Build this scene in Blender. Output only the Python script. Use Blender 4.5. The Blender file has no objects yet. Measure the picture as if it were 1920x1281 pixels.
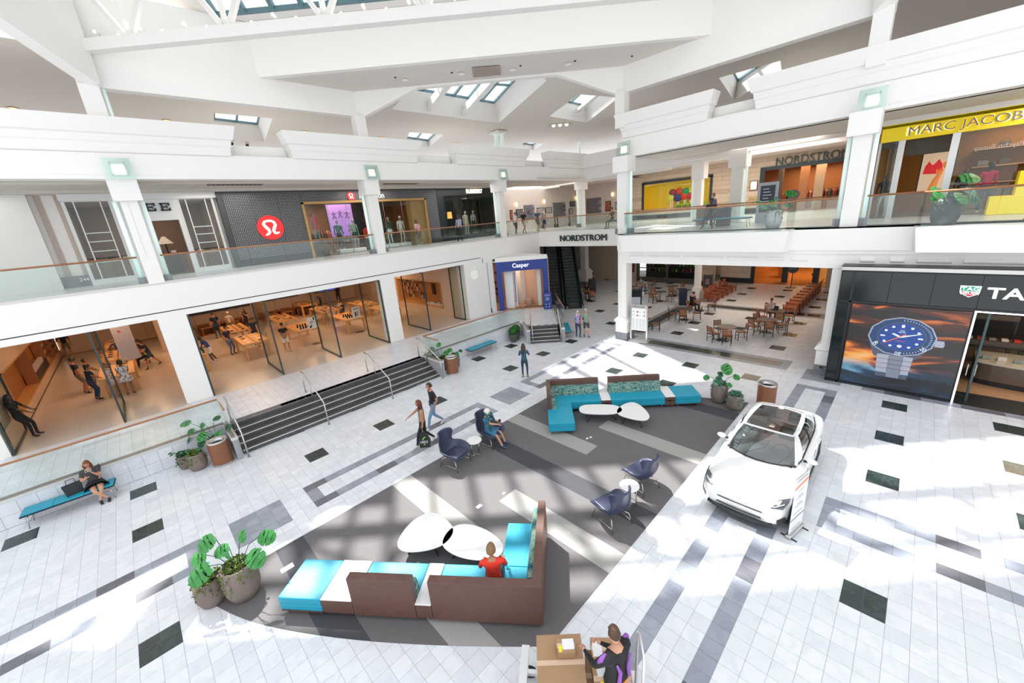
import bpy, bmesh, math, random
from mathutils import Vector, Matrix, noise
from mathutils.geometry import tessellate_polygon
random.seed(7)
R_=math.radians; PI=math.pi; STORE_E=95
SC=bpy.context.scene; COL=SC.collection
# ---------------------------------------------------------------- camera
F_=731.55; T=0.3079; CH=T/0.0430479
RX=Vector((0.7038349,-0.70570369,-0.08123261)); RY=Vector((-0.26233795,-0.1519519,-0.95293726)); RZ=Vector((0.66014789,0.6920209,-0.29208191))
CP=Vector((-0.0248668*CH,-0.0015021*CH,CH)); CX,CY=964.422,629.88
cd=bpy.data.cameras.new('camera'); cam=bpy.data.objects.new('camera',cd); COL.objects.link(cam)
cam.matrix_world=Matrix(((RX.x,-RY.x,-RZ.x,CP.x),(RX.y,-RY.y,-RZ.y,CP.y),(RX.z,-RY.z,-RZ.z,CP.z),(0,0,0,1)))
cd.sensor_width=36; cd.lens=F_*36/1920; cd.shift_x=(960-CX)/1920; cd.shift_y=(CY-640.5)/1920; cd.clip_end=300; cd.clip_start=.05
SC.camera=cam
# ---------------------------------------------------------------- sky, sun, exposure
w=bpy.data.worlds.new('sky'); SC.world=w; w.use_nodes=True
wb=w.node_tree.nodes['Background']; wb.inputs[0].default_value=(0.92,0.96,1,1); wb.inputs[1].default_value=1.65
sl=bpy.data.lights.new('sun','SUN'); sun=bpy.data.objects.new('sun',sl); COL.objects.link(sun)
sl.energy=12.5; sl.color=(1,.965,.9); sl.angle=R_(1.1)
sun.rotation_euler=Vector((-.07,-.68,-1)).to_track_quat('-Z','Y').to_euler(); sun.location=(5,10,30)
vs=SC.view_settings; vs.view_transform='Standard'; vs.look='None'; vs.exposure=0.0; vs.gamma=1; vs.use_curve_mapping=False
SC.cycles.max_bounces=8; SC.cycles.diffuse_bounces=5; SC.cycles.glossy_bounces=3; SC.cycles.transmission_bounces=6; SC.cycles.transparent_max_bounces=16
SC.cycles.caustics_reflective=False; SC.cycles.caustics_refractive=False; SC.cycles.sample_clamp_indirect=6
# ---------------------------------------------------------------- helpers
def ray(px,py): return RX*((px-CX)/F_)+RY*((py-CY)/F_)+RZ
def onZ(px,py,z=0):
    d=ray(px,py); return CP+d*((z-CH)/d.z)
def onX(px,py,x):
    d=ray(px,py); return CP+d*((x-CP.x)/d.x)
def onY(px,py,y):
    d=ray(px,py); return CP+d*((y-CP.y)/d.y)
def proj(p):
    v=Vector(p)-CP; z=RZ.dot(v); return (CX+F_*RX.dot(v)/z, CY+F_*RY.dot(v)/z, z)
class MB:
    def __init__(s): s.v=[];s.f=[];s.m=[];s.mi=0
    def add(s,vs,fs,mi=None):
        b=len(s.v); s.v+= [tuple(v) for v in vs]
        for f in fs: s.f.append([b+i for i in f]); s.m.append(s.mi if mi is None else mi)
        return s
    def box(s,x0,y0,z0,x1,y1,z1,mi=None):
        x0,x1=min(x0,x1),max(x0,x1);y0,y1=min(y0,y1),max(y0,y1);z0,z1=min(z0,z1),max(z0,z1)
        return s.add([(x0,y0,z0),(x1,y0,z0),(x1,y1,z0),(x0,y1,z0),(x0,y0,z1),(x1,y0,z1),(x1,y1,z1),(x0,y1,z1)],
          [(0,3,2,1),(4,5,6,7),(0,1,5,4),(1,2,6,5),(2,3,7,6),(3,0,4,7)],mi)
    def bevbox(s,x0,y0,z0,x1,y1,z1,b,mi=None):
        # box with chamfered vertical and top edges
        def ring(i,z): return [(x0+i+b,y0+i,z),(x1-i-b,y0+i,z),(x1-i,y0+i+b,z),(x1-i,y1-i-b,z),(x1-i-b,y1-i,z),(x0+i+b,y1-i,z),(x0+i,y1-i-b,z),(x0+i,y0+i+b,z)]
        rs=[ring(b*.6,z0),ring(0,z0+b),ring(0,z1-b),ring(b*.6,z1)]
        return s.rings(rs,mi)
    def rings(s,rs,mi=None,cap=True,closed=True):
        n=len(rs[0]); b=[v for r in rs for v in r]; fs=[]
        for i in range(len(rs)-1):
            for j in range(n if closed else n-1):
                k=(j+1)%n; fs.append((i*n+j,i*n+k,(i+1)*n+k,(i+1)*n+j))
        if cap and closed: fs.append(tuple(range(n-1,-1,-1))); fs.append(tuple((len(rs)-1)*n+j for j in range(n)))
        return s.add(b,fs,mi)
    def prism(s,poly,z0,z1,mi=None):
        return s.rings([[(p[0],p[1],z0) for p in poly],[(p[0],p[1],z1) for p in poly]],mi)
    def quad(s,a,b,c,d,mi=None): return s.add([a,b,c,d],[(0,1,2,3)],mi)
    def poly(s,pts,mi=None): return s.add(pts,[tuple(range(len(pts)))],mi)
    def obox(s,o,u,v,w,mi=None):
        # box from corner o with edge vectors u,v,w
        o,u,v,w=map(Vector,(o,u,v,w))
        return s.add([o,o+u,o+u+v,o+v,o+w,o+u+w,o+u+v+w,o+v+w],[(0,3,2,1),(4,5,6,7),(0,1,5,4),(1,2,6,5),(2,3,7,6),(3,0,4,7)],mi)
    def bar(s,a,b,t,h=None,mi=None):
        a,b=Vector(a),Vector(b); d=(b-a).normalized(); up=Vector((0,0,1)) if abs(d.z)<.95 else Vector((1,0,0))
        x=d.cross(up).normalized()*t; y=x.cross(d).normalized()*(h or t)
        return s.obox(a-x/2-y/2,x,y,b-a,mi)
    def tube(s,pts,r,n=8,mi=None,cap=True):
        pts=[Vector(p) for p in pts]; rr=r if isinstance(r,(list,tuple)) else [r]*len(pts); rs=[]; px=None
        for i,p in enumerate(pts):
            d=(pts[min(i+1,len(pts)-1)]-pts[max(i-1,0)]); d=d.normalized() if d.length>1e-9 else Vector((0,0,1))
            if px is None: px=d.cross(Vector((0,0,1)) if abs(d.z)<.9 else Vector((1,0,0))).normalized()
            px=(px-d*px.dot(d)).normalized(); py=d.cross(px)
            rs.append([p+px*(math.cos(a)*rr[i])+py*(math.sin(a)*rr[i]) for a in [2*PI*k/n for k in range(n)]])
        return s.rings(rs,mi,cap)
    def lathe(s,prof,c=(0,0,0),n=24,mi=None,cap=True):
        return s.rings([[(c[0]+r*math.cos(2*PI*k/n),c[1]+r*math.sin(2*PI*k/n),c[2]+z) for k in range(n)] for r,z in prof],mi,cap)
    def ball(s,c,r,n=12,m=8,mi=None,sx=1,sy=1,sz=1):
        rs=[[(c[0]+sx*r*math.sin(PI*(i+.02)/(m+.04))*math.cos(2*PI*k/n),c[1]+sy*r*math.sin(PI*(i+.02)/(m+.04))*math.sin(2*PI*k/n),c[2]-sz*r*math.cos(PI*(i+.02)/(m+.04))) for k in range(n)] for i in range(m+1)]
        return s.rings(rs,mi)
    def xf(s,mat):
        s.v=[tuple(mat@Vector(v)) for v in s.v]; return s
    def merge(s,o,off=0):
        b=len(s.v); s.v+=o.v; s.f+=[[b+i for i in f] for f in o.f]; s.m+=[m+off for m in o.m]; return s
    def mesh(s,name,mats,smooth=False):
        used=sorted({i for f in s.f for i in f})
        if len(used)<len(s.v):
            mp={o:n for n,o in enumerate(used)}; s.v=[s.v[i] for i in used]; s.f=[[mp[i] for i in f] for f in s.f]
        me=bpy.data.meshes.new(name); me.from_pydata(s.v,[],s.f)
        for m in (mats if isinstance(mats,(list,tuple)) else [mats]): me.materials.append(m)
        me.polygons.foreach_set('material_index',s.m)
        if smooth: me.polygons.foreach_set('use_smooth',[True]*len(s.f))
        me.update(); 
        return me
    def build(s,name,mats,parent=None,smooth=False,**kw):
        return put(name,s.mesh(name,mats,smooth),parent,**kw)
def put(name,me,parent=None,loc=None,rz=None,label=None,cat=None,group=None,kind=None,smooth_angle=None):
    o=bpy.data.objects.new(name,me); COL.objects.link(o)
    if parent is not None: o.parent=parent
    if loc is not None: o.location=loc
    if rz is not None: o.rotation_euler=(0,0,rz)
    return tag(o,label,cat,group,kind)
def tag(o,label=None,cat=None,group=None,kind=None):
    if label: o['label']=label
    if cat: o['category']=cat
    if group: o['group']=group
    if kind: o['kind']=kind
    return o
def thing(name,label,cat,loc=(0,0,0),rz=0,group=None):
    o=bpy.data.objects.new(name,None); COL.objects.link(o); o.location=loc; o.rotation_euler=(0,0,rz); o.empty_display_size=.2
    return tag(o,label,cat,group)
def copy_tree(o,parent=None,loc=None,rz=None,label=None,group=None):
    c=o.copy(); COL.objects.link(c); c.parent=parent
    if loc is not None: c.location=loc
    if rz is not None: c.rotation_euler=(0,0,rz)
    if label: c['label']=label
    if group: c['group']=group
    for ch in list(o.children): copy_tree(ch,c)
    return c
def bevel(o,w=.01,seg=2,ang=35):
    m=o.modifiers.new('bevel','BEVEL'); m.width=w; m.segments=seg; m.limit_method='ANGLE'; m.angle_limit=R_(ang); m.harden_normals=False
    return o
def sub(o,l=1):
    m=o.modifiers.new('subdivision','SUBSURF'); m.levels=l; m.render_levels=l; return o
# ---------------------------------------------------------------- materials
MATS={}
def mat(name,col,rough=.5,metal=0,emit=None,es=1,bump=None,var=None,alpha=None,spec=None,coat=0,sheen=0,tex=None):
    if name in MATS: return MATS[name]
    m=bpy.data.materials.new(name); m.use_nodes=True; nt=m.node_tree; N=nt.nodes; L=nt.links; b=N['Principled BSDF']
    b.inputs['Base Color'].default_value=(*col,1); b.inputs['Roughness'].default_value=rough; b.inputs['Metallic'].default_value=metal
    if spec is not None: b.inputs['Specular IOR Level'].default_value=spec
    if coat: b.inputs['Coat Weight'].default_value=coat; b.inputs['Coat Roughness'].default_value=.08
    if emit: b.inputs['Emission Color'].default_value=(*emit,1); b.inputs['Emission Strength'].default_value=es
    if var:   # (scale, amount, second colour, stretch)
        tc=N.new('ShaderNodeTexCoord'); mp=N.new('ShaderNodeMapping'); nz=N.new('ShaderNodeTexNoise'); mx=N.new('ShaderNodeMix'); mx.data_type='RGBA'
        L.new(tc.outputs['Object'],mp.inputs[0]); mp.inputs['Scale'].default_value=var[3] if len(var)>3 else (1,1,1)
        L.new(mp.outputs[0],nz.inputs['Vector']); nz.inputs['Scale'].default_value=var[0]; nz.inputs['Detail'].default_value=5
        rp=N.new('ShaderNodeMapRange'); L.new(nz.outputs[0],rp.inputs[0]); rp.inputs[1].default_value=.35; rp.inputs[2].default_value=.65; rp.inputs[4].default_value=var[1]
        L.new(rp.outputs[0],mx.inputs[0]); mx.inputs[6].default_value=(*col,1); mx.inputs[7].default_value=(*var[2],1); L.new(mx.outputs[2],b.inputs['Base Color'])
    if bump:
        tc=N.new('ShaderNodeTexCoord'); nz=N.new('ShaderNodeTexNoise'); nz.inputs['Scale'].default_value=bump[0]; nz.inputs['Detail'].default_value=3
        bp=N.new('ShaderNodeBump'); bp.inputs['Strength'].default_value=bump[1]; bp.inputs['Distance'].default_value=bump[2] if len(bump)>2 else .01
        L.new(tc.outputs['Object'],nz.inputs['Vector']); L.new(nz.outputs[0],bp.inputs['Height']); L.new(bp.outputs[0],b.inputs['Normal'])
    MATS[name]=m; return m
def glassm(name,col=(.86,.95,.93),rough=0.0,mixf=.06,spec=.9):
    if name in MATS: return MATS[name]
    m=bpy.data.materials.new(name); m.use_nodes=True; nt=m.node_tree; N=nt.nodes; L=nt.links; N.remove(N['Principled BSDF'])
    t=N.new('ShaderNodeBsdfTransparent'); t.inputs[0].default_value=(*col,1); g=N.new('ShaderNodeBsdfGlossy'); g.inputs['Roughness'].default_value=rough; g.inputs[0].default_value=(spec,spec,spec,1)
    lw=N.new('ShaderNodeLayerWeight'); fr=N.new('ShaderNodeMath'); fr.operation='POWER'; fr.inputs[1].default_value=4.0; L.new(lw.outputs['Facing'],fr.inputs[0]); ma=N.new('ShaderNodeMath'); ma.operation='MULTIPLY_ADD'; ma.use_clamp=True; ma.inputs[1].default_value=.55; ma.inputs[2].default_value=mixf+.02
    mx=N.new('ShaderNodeMixShader'); L.new(fr.outputs[0],ma.inputs[0]); L.new(ma.outputs[0],mx.inputs[0]); L.new(t.outputs[0],mx.inputs[1]); L.new(g.outputs[0],mx.inputs[2]); L.new(mx.outputs[0],N['Material Output'].inputs[0])
    MATS[name]=m; return m
def tilemat(name,c1,c2,amt,rough=.28,vein=None,vs_=2.2,size=T):
    m=bpy.data.materials.new(name); m.use_nodes=True; nt=m.node_tree; N=nt.nodes; L=nt.links; b=N['Principled BSDF']; b.inputs['Roughness'].default_value=rough
    ge=N.new('ShaderNodeNewGeometry'); sc=N.new('ShaderNodeVectorMath'); sc.operation='SCALE'; sc.inputs[3].default_value=1/size
    fl=N.new('ShaderNodeVectorMath'); fl.operation='FLOOR'; wn=N.new('ShaderNodeTexWhiteNoise'); wn.noise_dimensions='3D'
    ad=N.new('ShaderNodeVectorMath'); ad.operation='ADD'; ad.inputs[1].default_value=(.001,.001,-.013)
    L.new(ge.outputs['Position'],ad.inputs[0]); L.new(ad.outputs[0],sc.inputs[0]); L.new(sc.outputs[0],fl.inputs[0]); L.new(fl.outputs[0],wn.inputs[0])
    mx=N.new('ShaderNodeMix'); mx.data_type='RGBA'; mx.inputs[6].default_value=(*c1,1); mx.inputs[7].default_value=(*c2,1)
    pw=N.new('ShaderNodeMath'); pw.operation='POWER'; pw.inputs[1].default_value=1.65; ml=N.new('ShaderNodeMath'); ml.operation='MULTIPLY'; ml.inputs[1].default_value=amt
    L.new(wn.outputs[0],pw.inputs[0]); L.new(pw.outputs[0],ml.inputs[0]); L.new(ml.outputs[0],mx.inputs[0])
    nz=N.new('ShaderNodeTexNoise'); nz.inputs['Scale'].default_value=vs_; nz.inputs['Detail'].default_value=8; nz.inputs['Distortion'].default_value=1.6
    of=N.new('ShaderNodeVectorMath'); of.operation='MULTIPLY_ADD'; of.inputs[1].default_value=(7,7,7); L.new(wn.outputs[1],of.inputs[0]); L.new(ge.outputs['Position'],of.inputs[2]); L.new(of.outputs[0],nz.inputs['Vector'])
    rp=N.new('ShaderNodeMapRange'); L.new(nz.outputs[0],rp.inputs[0]); rp.inputs[1].default_value=.47; rp.inputs[2].default_value=.62; rp.inputs[4].default_value=.5
    m2=N.new('ShaderNodeMix'); m2.data_type='RGBA'; L.new(rp.outputs[0],m2.inputs[0]); L.new(mx.outputs[2],m2.inputs[6]); m2.inputs[7].default_value=(*(vein or c2),1)
    L.new(m2.outputs[2],b.inputs['Base Color']); MATS[name]=m; return m
WHITE=mat('white_paint',(.86,.84,.815),.6)
WHITE2=mat('white_plaster',(.82,.79,.76),.65)
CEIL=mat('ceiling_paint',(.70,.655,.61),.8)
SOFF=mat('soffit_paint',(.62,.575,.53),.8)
BLACK=mat('black_metal',(.015,.017,.019),.35)
DTEAL=mat('dark_teal_metal',(.02,.10,.115),.4)
STEEL=mat('brushed_steel',(.55,.54,.52),.3,1)
WOODR=mat('handrail_wood',(.40,.175,.075),.35,var=(6,.5,(.28,.11,.045),(1,1,1)))
GLASS=glassm('rail_glass',(.92,.972,.962),mixf=.025)
CLEAR=glassm('clear_glass',(.93,.97,.96),mixf=.01)
SKYG=glassm('skylight_glass',(.95,.98,1),mixf=.0)
GREYST=mat('grey_stone',(.19,.19,.215),.35,var=(5,.6,(.25,.25,.28)))
DARK=mat('dark_interior',(.02,.022,.025),.6)
# ================================================================ FLOOR
PZ=.78; Z2=5.80; YB=20.5; XB=19.2
tilemat('tile_white',(.74,.755,.79),(.60,.615,.66),.55,.32,vein=(.60,.62,.67))
tilemat('tile_grey',(.27,.29,.345),(.36,.385,.44),.8,.35,vein=(.22,.235,.285))
tilemat('tile_dark',(.115,.115,.135),(.16,.16,.19),.8,.35)
tilemat('tile_green',(.022,.034,.033),(.035,.055,.052),.8,.22,vein=(.05,.075,.07),vs_=5)
GROUT=mat('grout',(.33,.33,.35),.9)
TM=[MATS['tile_white'],MATS['tile_grey'],MATS['tile_dark'],MATS['tile_green']]
def frame(i,j,i0,i1,j0,j1): return i0<=i<i1 and j0<=j<j1 and (i in(i0,i1-1) or j in (j0,j1-1))
XC={(a+x,b+y) for a,b in ((-14,42),(8,12),(-22,42)) for x in (0,1) for y in (0,1)}
def tile_class(i,j):
    if i%30 in (8,9,16,17,24,25) and j%30 in (12,13,20,21,28,29): return 0 if (i,j) in XC else 3
    if 34<=j<38:
        if i<64:
            k=i%30
            if k<4: return 1
            if frame(k,j,6,28,34,38): return 2 if (j==34 and (i//2)%3==0) or (j==37 and (i//2)%7==3) else 1
        elif 65<=i<89: return 3 if 66<=i<88 and j in (35,36) else 1
    if 4<=j<8:
        if 30<=i<34 or 58<=i<62: return 1
        if frame(i,j,6,28,4,8) or frame(i,j,36,56,4,8): return 2 if (i//2)%5==1 and j==4 else 1
    if 30<=i<34 and frame(i,j,30,34,-24,2): return 2 if (j//2)%5==2 else 1
    if (60<=i<64 or 90<=i<94) and 10<=j<32: return 3 if i in (61,62,91,92) and 11<=j<31 else 1
    if i==58 and -12<=j<2: return 2 if (j//3)%2 else 1
    return 0
CARC=[(-.85,9.67),(-.77,9.32),(-.37,8.32),(.09,7.49),(.92,6.26),(1.86,5.06),(2.86,3.9),(3.30,3.42)]
CARR=[(14.55,3.42),(14.2,4.5),(13.65,5.7),(12.9,7.1),(12.1,8.4),(11.1,9.67)]
def soft(P):
    for _ in range(2): P=[P[0]]+[q for a,b in zip(P,P[1:]) for q in ((a[0]*.75+b[0]*.25,a[1]*.75+b[1]*.25),(a[0]*.25+b[0]*.75,a[1]*.25+b[1]*.75))]+[P[-1]]
    return P
CARC=soft(CARC); CARR=soft(CARR)
CARP=CARC+CARR
def inside(p,poly):
    c=False;n=len(poly)
    for k in range(n):
        a,b=poly[k],poly[(k+1)%n]
        if (a[1]>p[1])!=(b[1]>p[1]) and p[0]<(b[0]-a[0])*(p[1]-a[1])/(b[1]-a[1])+a[0]: c=not c
    return c
def tile_field(parent,cells,z,nind,g=.0022,th=.014,cls=tile_class,name='tile'):
    """cells: (i,j); the nind that show largest become parts, the rest one piece of stuff"""
    def score(c):
        px,py,zz=proj(((c[0]+.5)*T,(c[1]+.5)*T,z))
        return zz if zz>0 and -20<px<1940 and -20<py<1300 else 1e6+abs(zz)
    cells=sorted(cells,key=score)
    base={}
    for c in cells[:nind]:
        k=cls(*c)
        if k not in base:
            base[k]=MB().add([(g,g,-th),(T-g,g,-th),(T-g,T-g,-th),(g,T-g,-th),(g,g,0),(T-g,g,0),(T-g,T-g,0),(g,T-g,0)],[(4,5,6,7),(0,1,5,4),(1,2,6,5),(2,3,7,6),(3,0,4,7)]).mesh(name,TM[k])
        put(name,base[k],parent,(c[0]*T,c[1]*T,z))
    mb=MB()
    for c in cells[nind:]:
        x,y=c[0]*T,c[1]*T
        mb.add([(x+g,y+g,z-th),(x+T-g,y+g,z-th),(x+T-g,y+T-g,z-th),(x+g,y+T-g,z-th),(x+g,y+g,z),(x+T-g,y+g,z),(x+T-g,y+T-g,z),(x+g,y+T-g,z)],[(4,5,6,7),(0,1,5,4),(1,2,6,5),(2,3,7,6),(3,0,4,7)],cls(*c))
    if mb.v: mb.build(name+'_field',TM,parent,kind='stuff')
floor=MB().box(-7,-8,-.3,42,30,-.006).build('floor',GROUT,kind='structure')
cells=[]
for i in range(-22,126):
    for j in range(-18,92):
        x,y=(i+.5)*T,(j+.5)*T
        if x+y<2.6: continue
        if inside((x,y),CARP) and inside((x-.3,y-.3),CARP) and inside((x+.3,y+.3),CARP) and inside((x-.3,y+.3),CARP)and inside((x+.3,y-.3),CARP): continue
        if x<16.2 and y>16.62: continue
        if x>=16.2 and y>x-2.6: continue
        if x>37.6 or (x>18.3 and y<1.6) or y>27: continue
        cells.append((i,j))
tile_field(floor,cells,0,300)
# carpet inlay, a touch above the tiles
CAR=mat('carpet_grey',(.135,.125,.13),.95,bump=(260,.5,.004),var=(40,.35,(.165,.155,.155)))
CARL=mat('carpet_light',(.335,.325,.31),.95,bump=(260,.5,.004),var=(40,.35,(.39,.375,.36)))
CARD=mat('carpet_dark',(.055,.055,.065),.95,bump=(260,.5,.004),var=(40,.35,(.075,.075,.085)))
carpet=thing('carpet','large grey carpet with light and dark stripes inlaid in the white tiled floor','carpet')
MB().prism(CARP,-.004,.006).build('carpet_field',CAR,carpet)
def arc_y(x): # lower limit of the carpet at x
    for a,b in zip(CARC,CARC[1:]):
        if a[0]<=x<=b[0]: return a[1]+(b[1]-a[1])*(x-a[0])/(b[0]-a[0])
    return 3.42
def arc_t(x):
    for a,b in zip(CARR,CARR[1:]):
        if b[0]<=x<=a[0]: return a[1]+(b[1]-a[1])*(x-a[0])/(b[0]-a[0])
    return 9.67
for x0,y0,y1,m in ((8.31,6.15,9.67,CARL),(9.86,3.42,6.75,CARL),(6.73,3.42,9.67,CARD),(5.2,3.42,6.75,CARL),(3.66,6.15,9.67,CARL),(.61,0,9.67,CARD),(2.13,0,6.75,CARL),(11.4,6.15,9.67,CARL),(12.93,3.42,9.67,CARD)):
    xs=[x0+.61*k/6 for k in range(7)]
    lo=[(x,max(y0,arc_y(x))+.002) for x in xs]; hi=[(x,min(y1,arc_t(x))-.002) for x in reversed(xs)]
    MB().prism(lo+hi,.003,.0085).build('stripe',m,carpet,label='dark stripe' if m is CARD else 'light stripe')
for k,(x,y,a,b) in enumerate(((.65,8.89,.26,.15),(4.73,7.01,.16,.11),(5.49,6.87,.09,.06),(9.07,6.65,.09,.06),(9.2,6.6,.09,.06))):
    MB().bevbox(x-a/2,y-b/2,.008,x+a/2,y+b/2,.016,.003).build('floor_outlet',WHITE,label=['cream outlet cover plate set in carpet beside the two stone planters','square white floor plate in middle of the carpet by the white coffee tables','small white floor plate beside the larger square plate in middle of carpet','left one of two tiny plates on light stripe by chaise','right one of two tiny plates on light stripe by chaise'][k],cat='floor plate')
# ================================================================ RAISED TERRACE
PLAT=[(-9,16.65),(16.25,16.65),(16.9,16.0),(17.35,14.5),(20.75,17.7),(23.2,20.1),(23.2,40),(-9,40)]
STX0,STX1=1.1,9.32
terr=MB().prism([(-9,16.66),(STX0,16.66),(STX0,16.6),(STX1,16.6),(STX1,16.66),(16.3,16.66),(16.1,15.6),(17.3,14.47),(20.7,17.7),(23.2,20.2),(23.2,40),(-9,40)],0,PZ-.012).build('floor_terrace',GROUT,kind='structure')
cells=[]
for i in range(-22,76):
    for j in range(46,78):
        x,y=(i+.5)*T,(j+.5)*T
        if y>20.55: continue
        if x>16.1 and y<x-3+.1: continue
        if x<16.05 and y<16.6: continue
        if (x>15 and x+y<31.75) or (y<16.9 and (x<STX0-.1 or STX1<x<16.2)): continue
        if x>17.9 and x+y>38.2: continue
        cells.append((i,j))
tile_field(terr,cells,PZ,220,cls=lambda i,j:0)
MB().box(STX0,16.59,PZ-.03,STX1,16.93,PZ).build('landing_edge',TM[0],terr)
APF=mat('polished_floor',(.58,.515,.44),.22,var=(30,.2,(.62,.55,.48)))
MB().box(-4.6,20.4,PZ-.01,15.4,38.6,PZ+.002).build('store_floor',APF,terr)
# retaining wall faced with two rows of square tiles
def tiled_wall(name,a,b,z0,rows,th=.16,cap=.17,tile=.36):
    a=Vector(a);b=Vector(b);d=(b-a);Ln=d.length;d.normalize();n=Vector((d.y,-d.x)) # faces right-hand side
    o=MB()
    def P(s,t,z): q=a+d*s+n*t; return (q.x,q.y,z)
    zt=z0+rows*tile
    o.obox(P(0,-th,0),(d.x*Ln,d.y*Ln,0),(n.x*(th-.008),n.y*(th-.008),0),(0,0,zt))
    w=o.build(name,GROUT,kind='structure')
    cnt=max(1,round(Ln/tile)); ww=Ln/cnt; g=.003
    base=MB().obox((g,-.002,g),(ww-2*g,0,0),(0,-.012,0),(0,0,tile-2*g)).mesh('tile',TM[0])
    for r in range(rows):
        for k in range(cnt):
            t=put('tile',base,w,P(k*ww,0,z0+r*tile)); t.rotation_euler=(0,0,math.atan2(d.y,d.x))
    c=MB().obox(P(-.01,-th-.02,zt),(d.x*(Ln+.02),d.y*(Ln+.02),0),(n.x*(th+.04),n.y*(th+.04),0),(0,0,.10)).build('cap',mat('cap_stone',(.62,.61,.61),.4),w)
    c2=MB().obox(P(0,-th*.9,zt+.10),(d.x*Ln,d.y*Ln,0),(n.x*(th*.6),n.y*(th*.6),0),(0,0,.05)).build('rail_shoe',mat('shoe_bronze',(.30,.26,.225),.4,.6),w)
    return w
tiled_wall('wall_terrace_left',(-7,16.65),(.9,16.65),0,2,tile=.37)
tiled_wall('wall_terrace_centre',(9.47,16.65),(16.3,16.65),0,2,tile=.37)
tiled_wall('wall_cheek_left',(1.03,15.17),(1.03,16.65),0,2,tile=.37)
tiled_wall('wall_cheek_right',(9.47,15.17),(9.47,16.65),0,2,tile=.37)
tiled_wall('wall_cheek_stair',(16.32,16.5),(15.2,15.02),0,2,tile=.37)
tiled_wall('wall_terrace_right',(16.72,13.5),(20.9,17.68),0,2,tile=.37)
STD=tilemat('stair_tile',(.075,.07,.07),(.10,.095,.095),.8,.4)
NOS=mat('nosing_metal',(.80,.79,.77),.35,.3)
def stairs(name,o,u,v,W,n=5,tr=.29,rz=PZ/5,divs=12):
    o=Vector(o);u=Vector(u);v=Vector(v)
    st=bpy.data.objects.new(name,None); COL.objects.link(st); tag(st,kind='structure')
    def P(a,b,z): q=o+u*a+v*b; return (q.x,q.y,z)
    for k in range(n):
        z=(k+1)*rz
        MB().obox(P(0,k*tr,0),(u.x*W,u.y*W,0),(v.x*.02,v.y*.02,0),(0,0,z-.004)).build('riser',STD,st)
        if k<n-1:
            for q in range(divs):
                MB().obox(P(q*W/divs+.002,k*tr+.03,z-.03),(u.x*(W/divs-.004),u.y*(W/divs-.004),0),(v.x*(tr-.032),v.y*(tr-.032),0),(0,0,.03)).build('tread_tile',STD,st)
            MB().obox(P(0,k*tr-.008,z-.02),(u.x*W,u.y*W,0),(v.x*.034,v.y*.022,0),(0,0,.024)).build('nosing',NOS,st)
        else: MB().obox(P(0,k*tr-.008,z-.03),(u.x*W,u.y*W,0),(v.x*.06,v.y*.06,0),(0,0,.032)).build('nosing',MATS['tile_dark'],st)
stairs('stairs_wide',(STX0,15.43),(1,0),(0,1),STX1-STX0)
dv=Vector((.7,.72)).normalized()
stairs('stairs_narrow',(15.35,14.99),Vector((1.15,-1.25)).normalized(),dv,1.72,tr=.24,divs=3)
# stainless stair rails
def stair_rail(pts_low,pts_high,foot_hi,label,mid=True):
    t=thing('stair_rail',label,'handrail',pts_low,0,'stainless stair rails')
    lo=Vector(pts_low);hi=Vector(pts_high);o=lo
    zl,zh=.93,PZ+.95
    a=Vector((0,0,0)); b=hi-lo
    d=(b.normalized())
    MB().tube([(0,0,zl),(b.x*.82,b.y*.82,zh-.0),(b.x,b.y,zh)],.026).build('rail',STEEL,t,smooth=True)
    MB().tube([(0,0,0),(0,0,zl)],.024).build('post',STEEL,t,smooth=True)
    MB().tube([(b.x,b.y,PZ),(b.x,b.y,zh)],.024).build('post',STEEL,t,smooth=True)
    if mid: MB().tube([(b.x*.62,b.y*.62,PZ*.6),(b.x*.62,b.y*.62,zl+(zh-zl)*.62/.82)],.02).build('post',STEEL,t,smooth=True)
    MB().lathe([(.05,0),(.05,.012),(.03,.015)]).build('foot',STEEL,t)
    MB().lathe([(.05,0),(.05,.012),(.03,.015)],(b.x,b.y,PZ)).build('foot',STEEL,t)
stair_rail((1.17,15.1,0),(1.17,17.0,0),0,'stainless stair rail at left end of the wide steps beside the trash can')
stair_rail((3.88,15.1,0),(3.88,17.25,0),0,'stainless stair rail standing in sun on wide steps, second from left')
stair_rail((6.62,15.1,0),(6.62,17.25,0),0,'stainless stair rail on wide steps, second from right, behind the walking couple')
stair_rail((9.25,15.1,0),(9.25,17.0,0),0,'stainless stair rail at right end of the wide steps')
stair_rail((15.42,14.82,0),(16.3,15.75,0),0,'stainless stair rail on left of the narrow steps')
stair_rail((16.52,13.62,0),(17.4,14.5,0),0,'stainless stair rail on right of narrow steps by teal bench')
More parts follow.
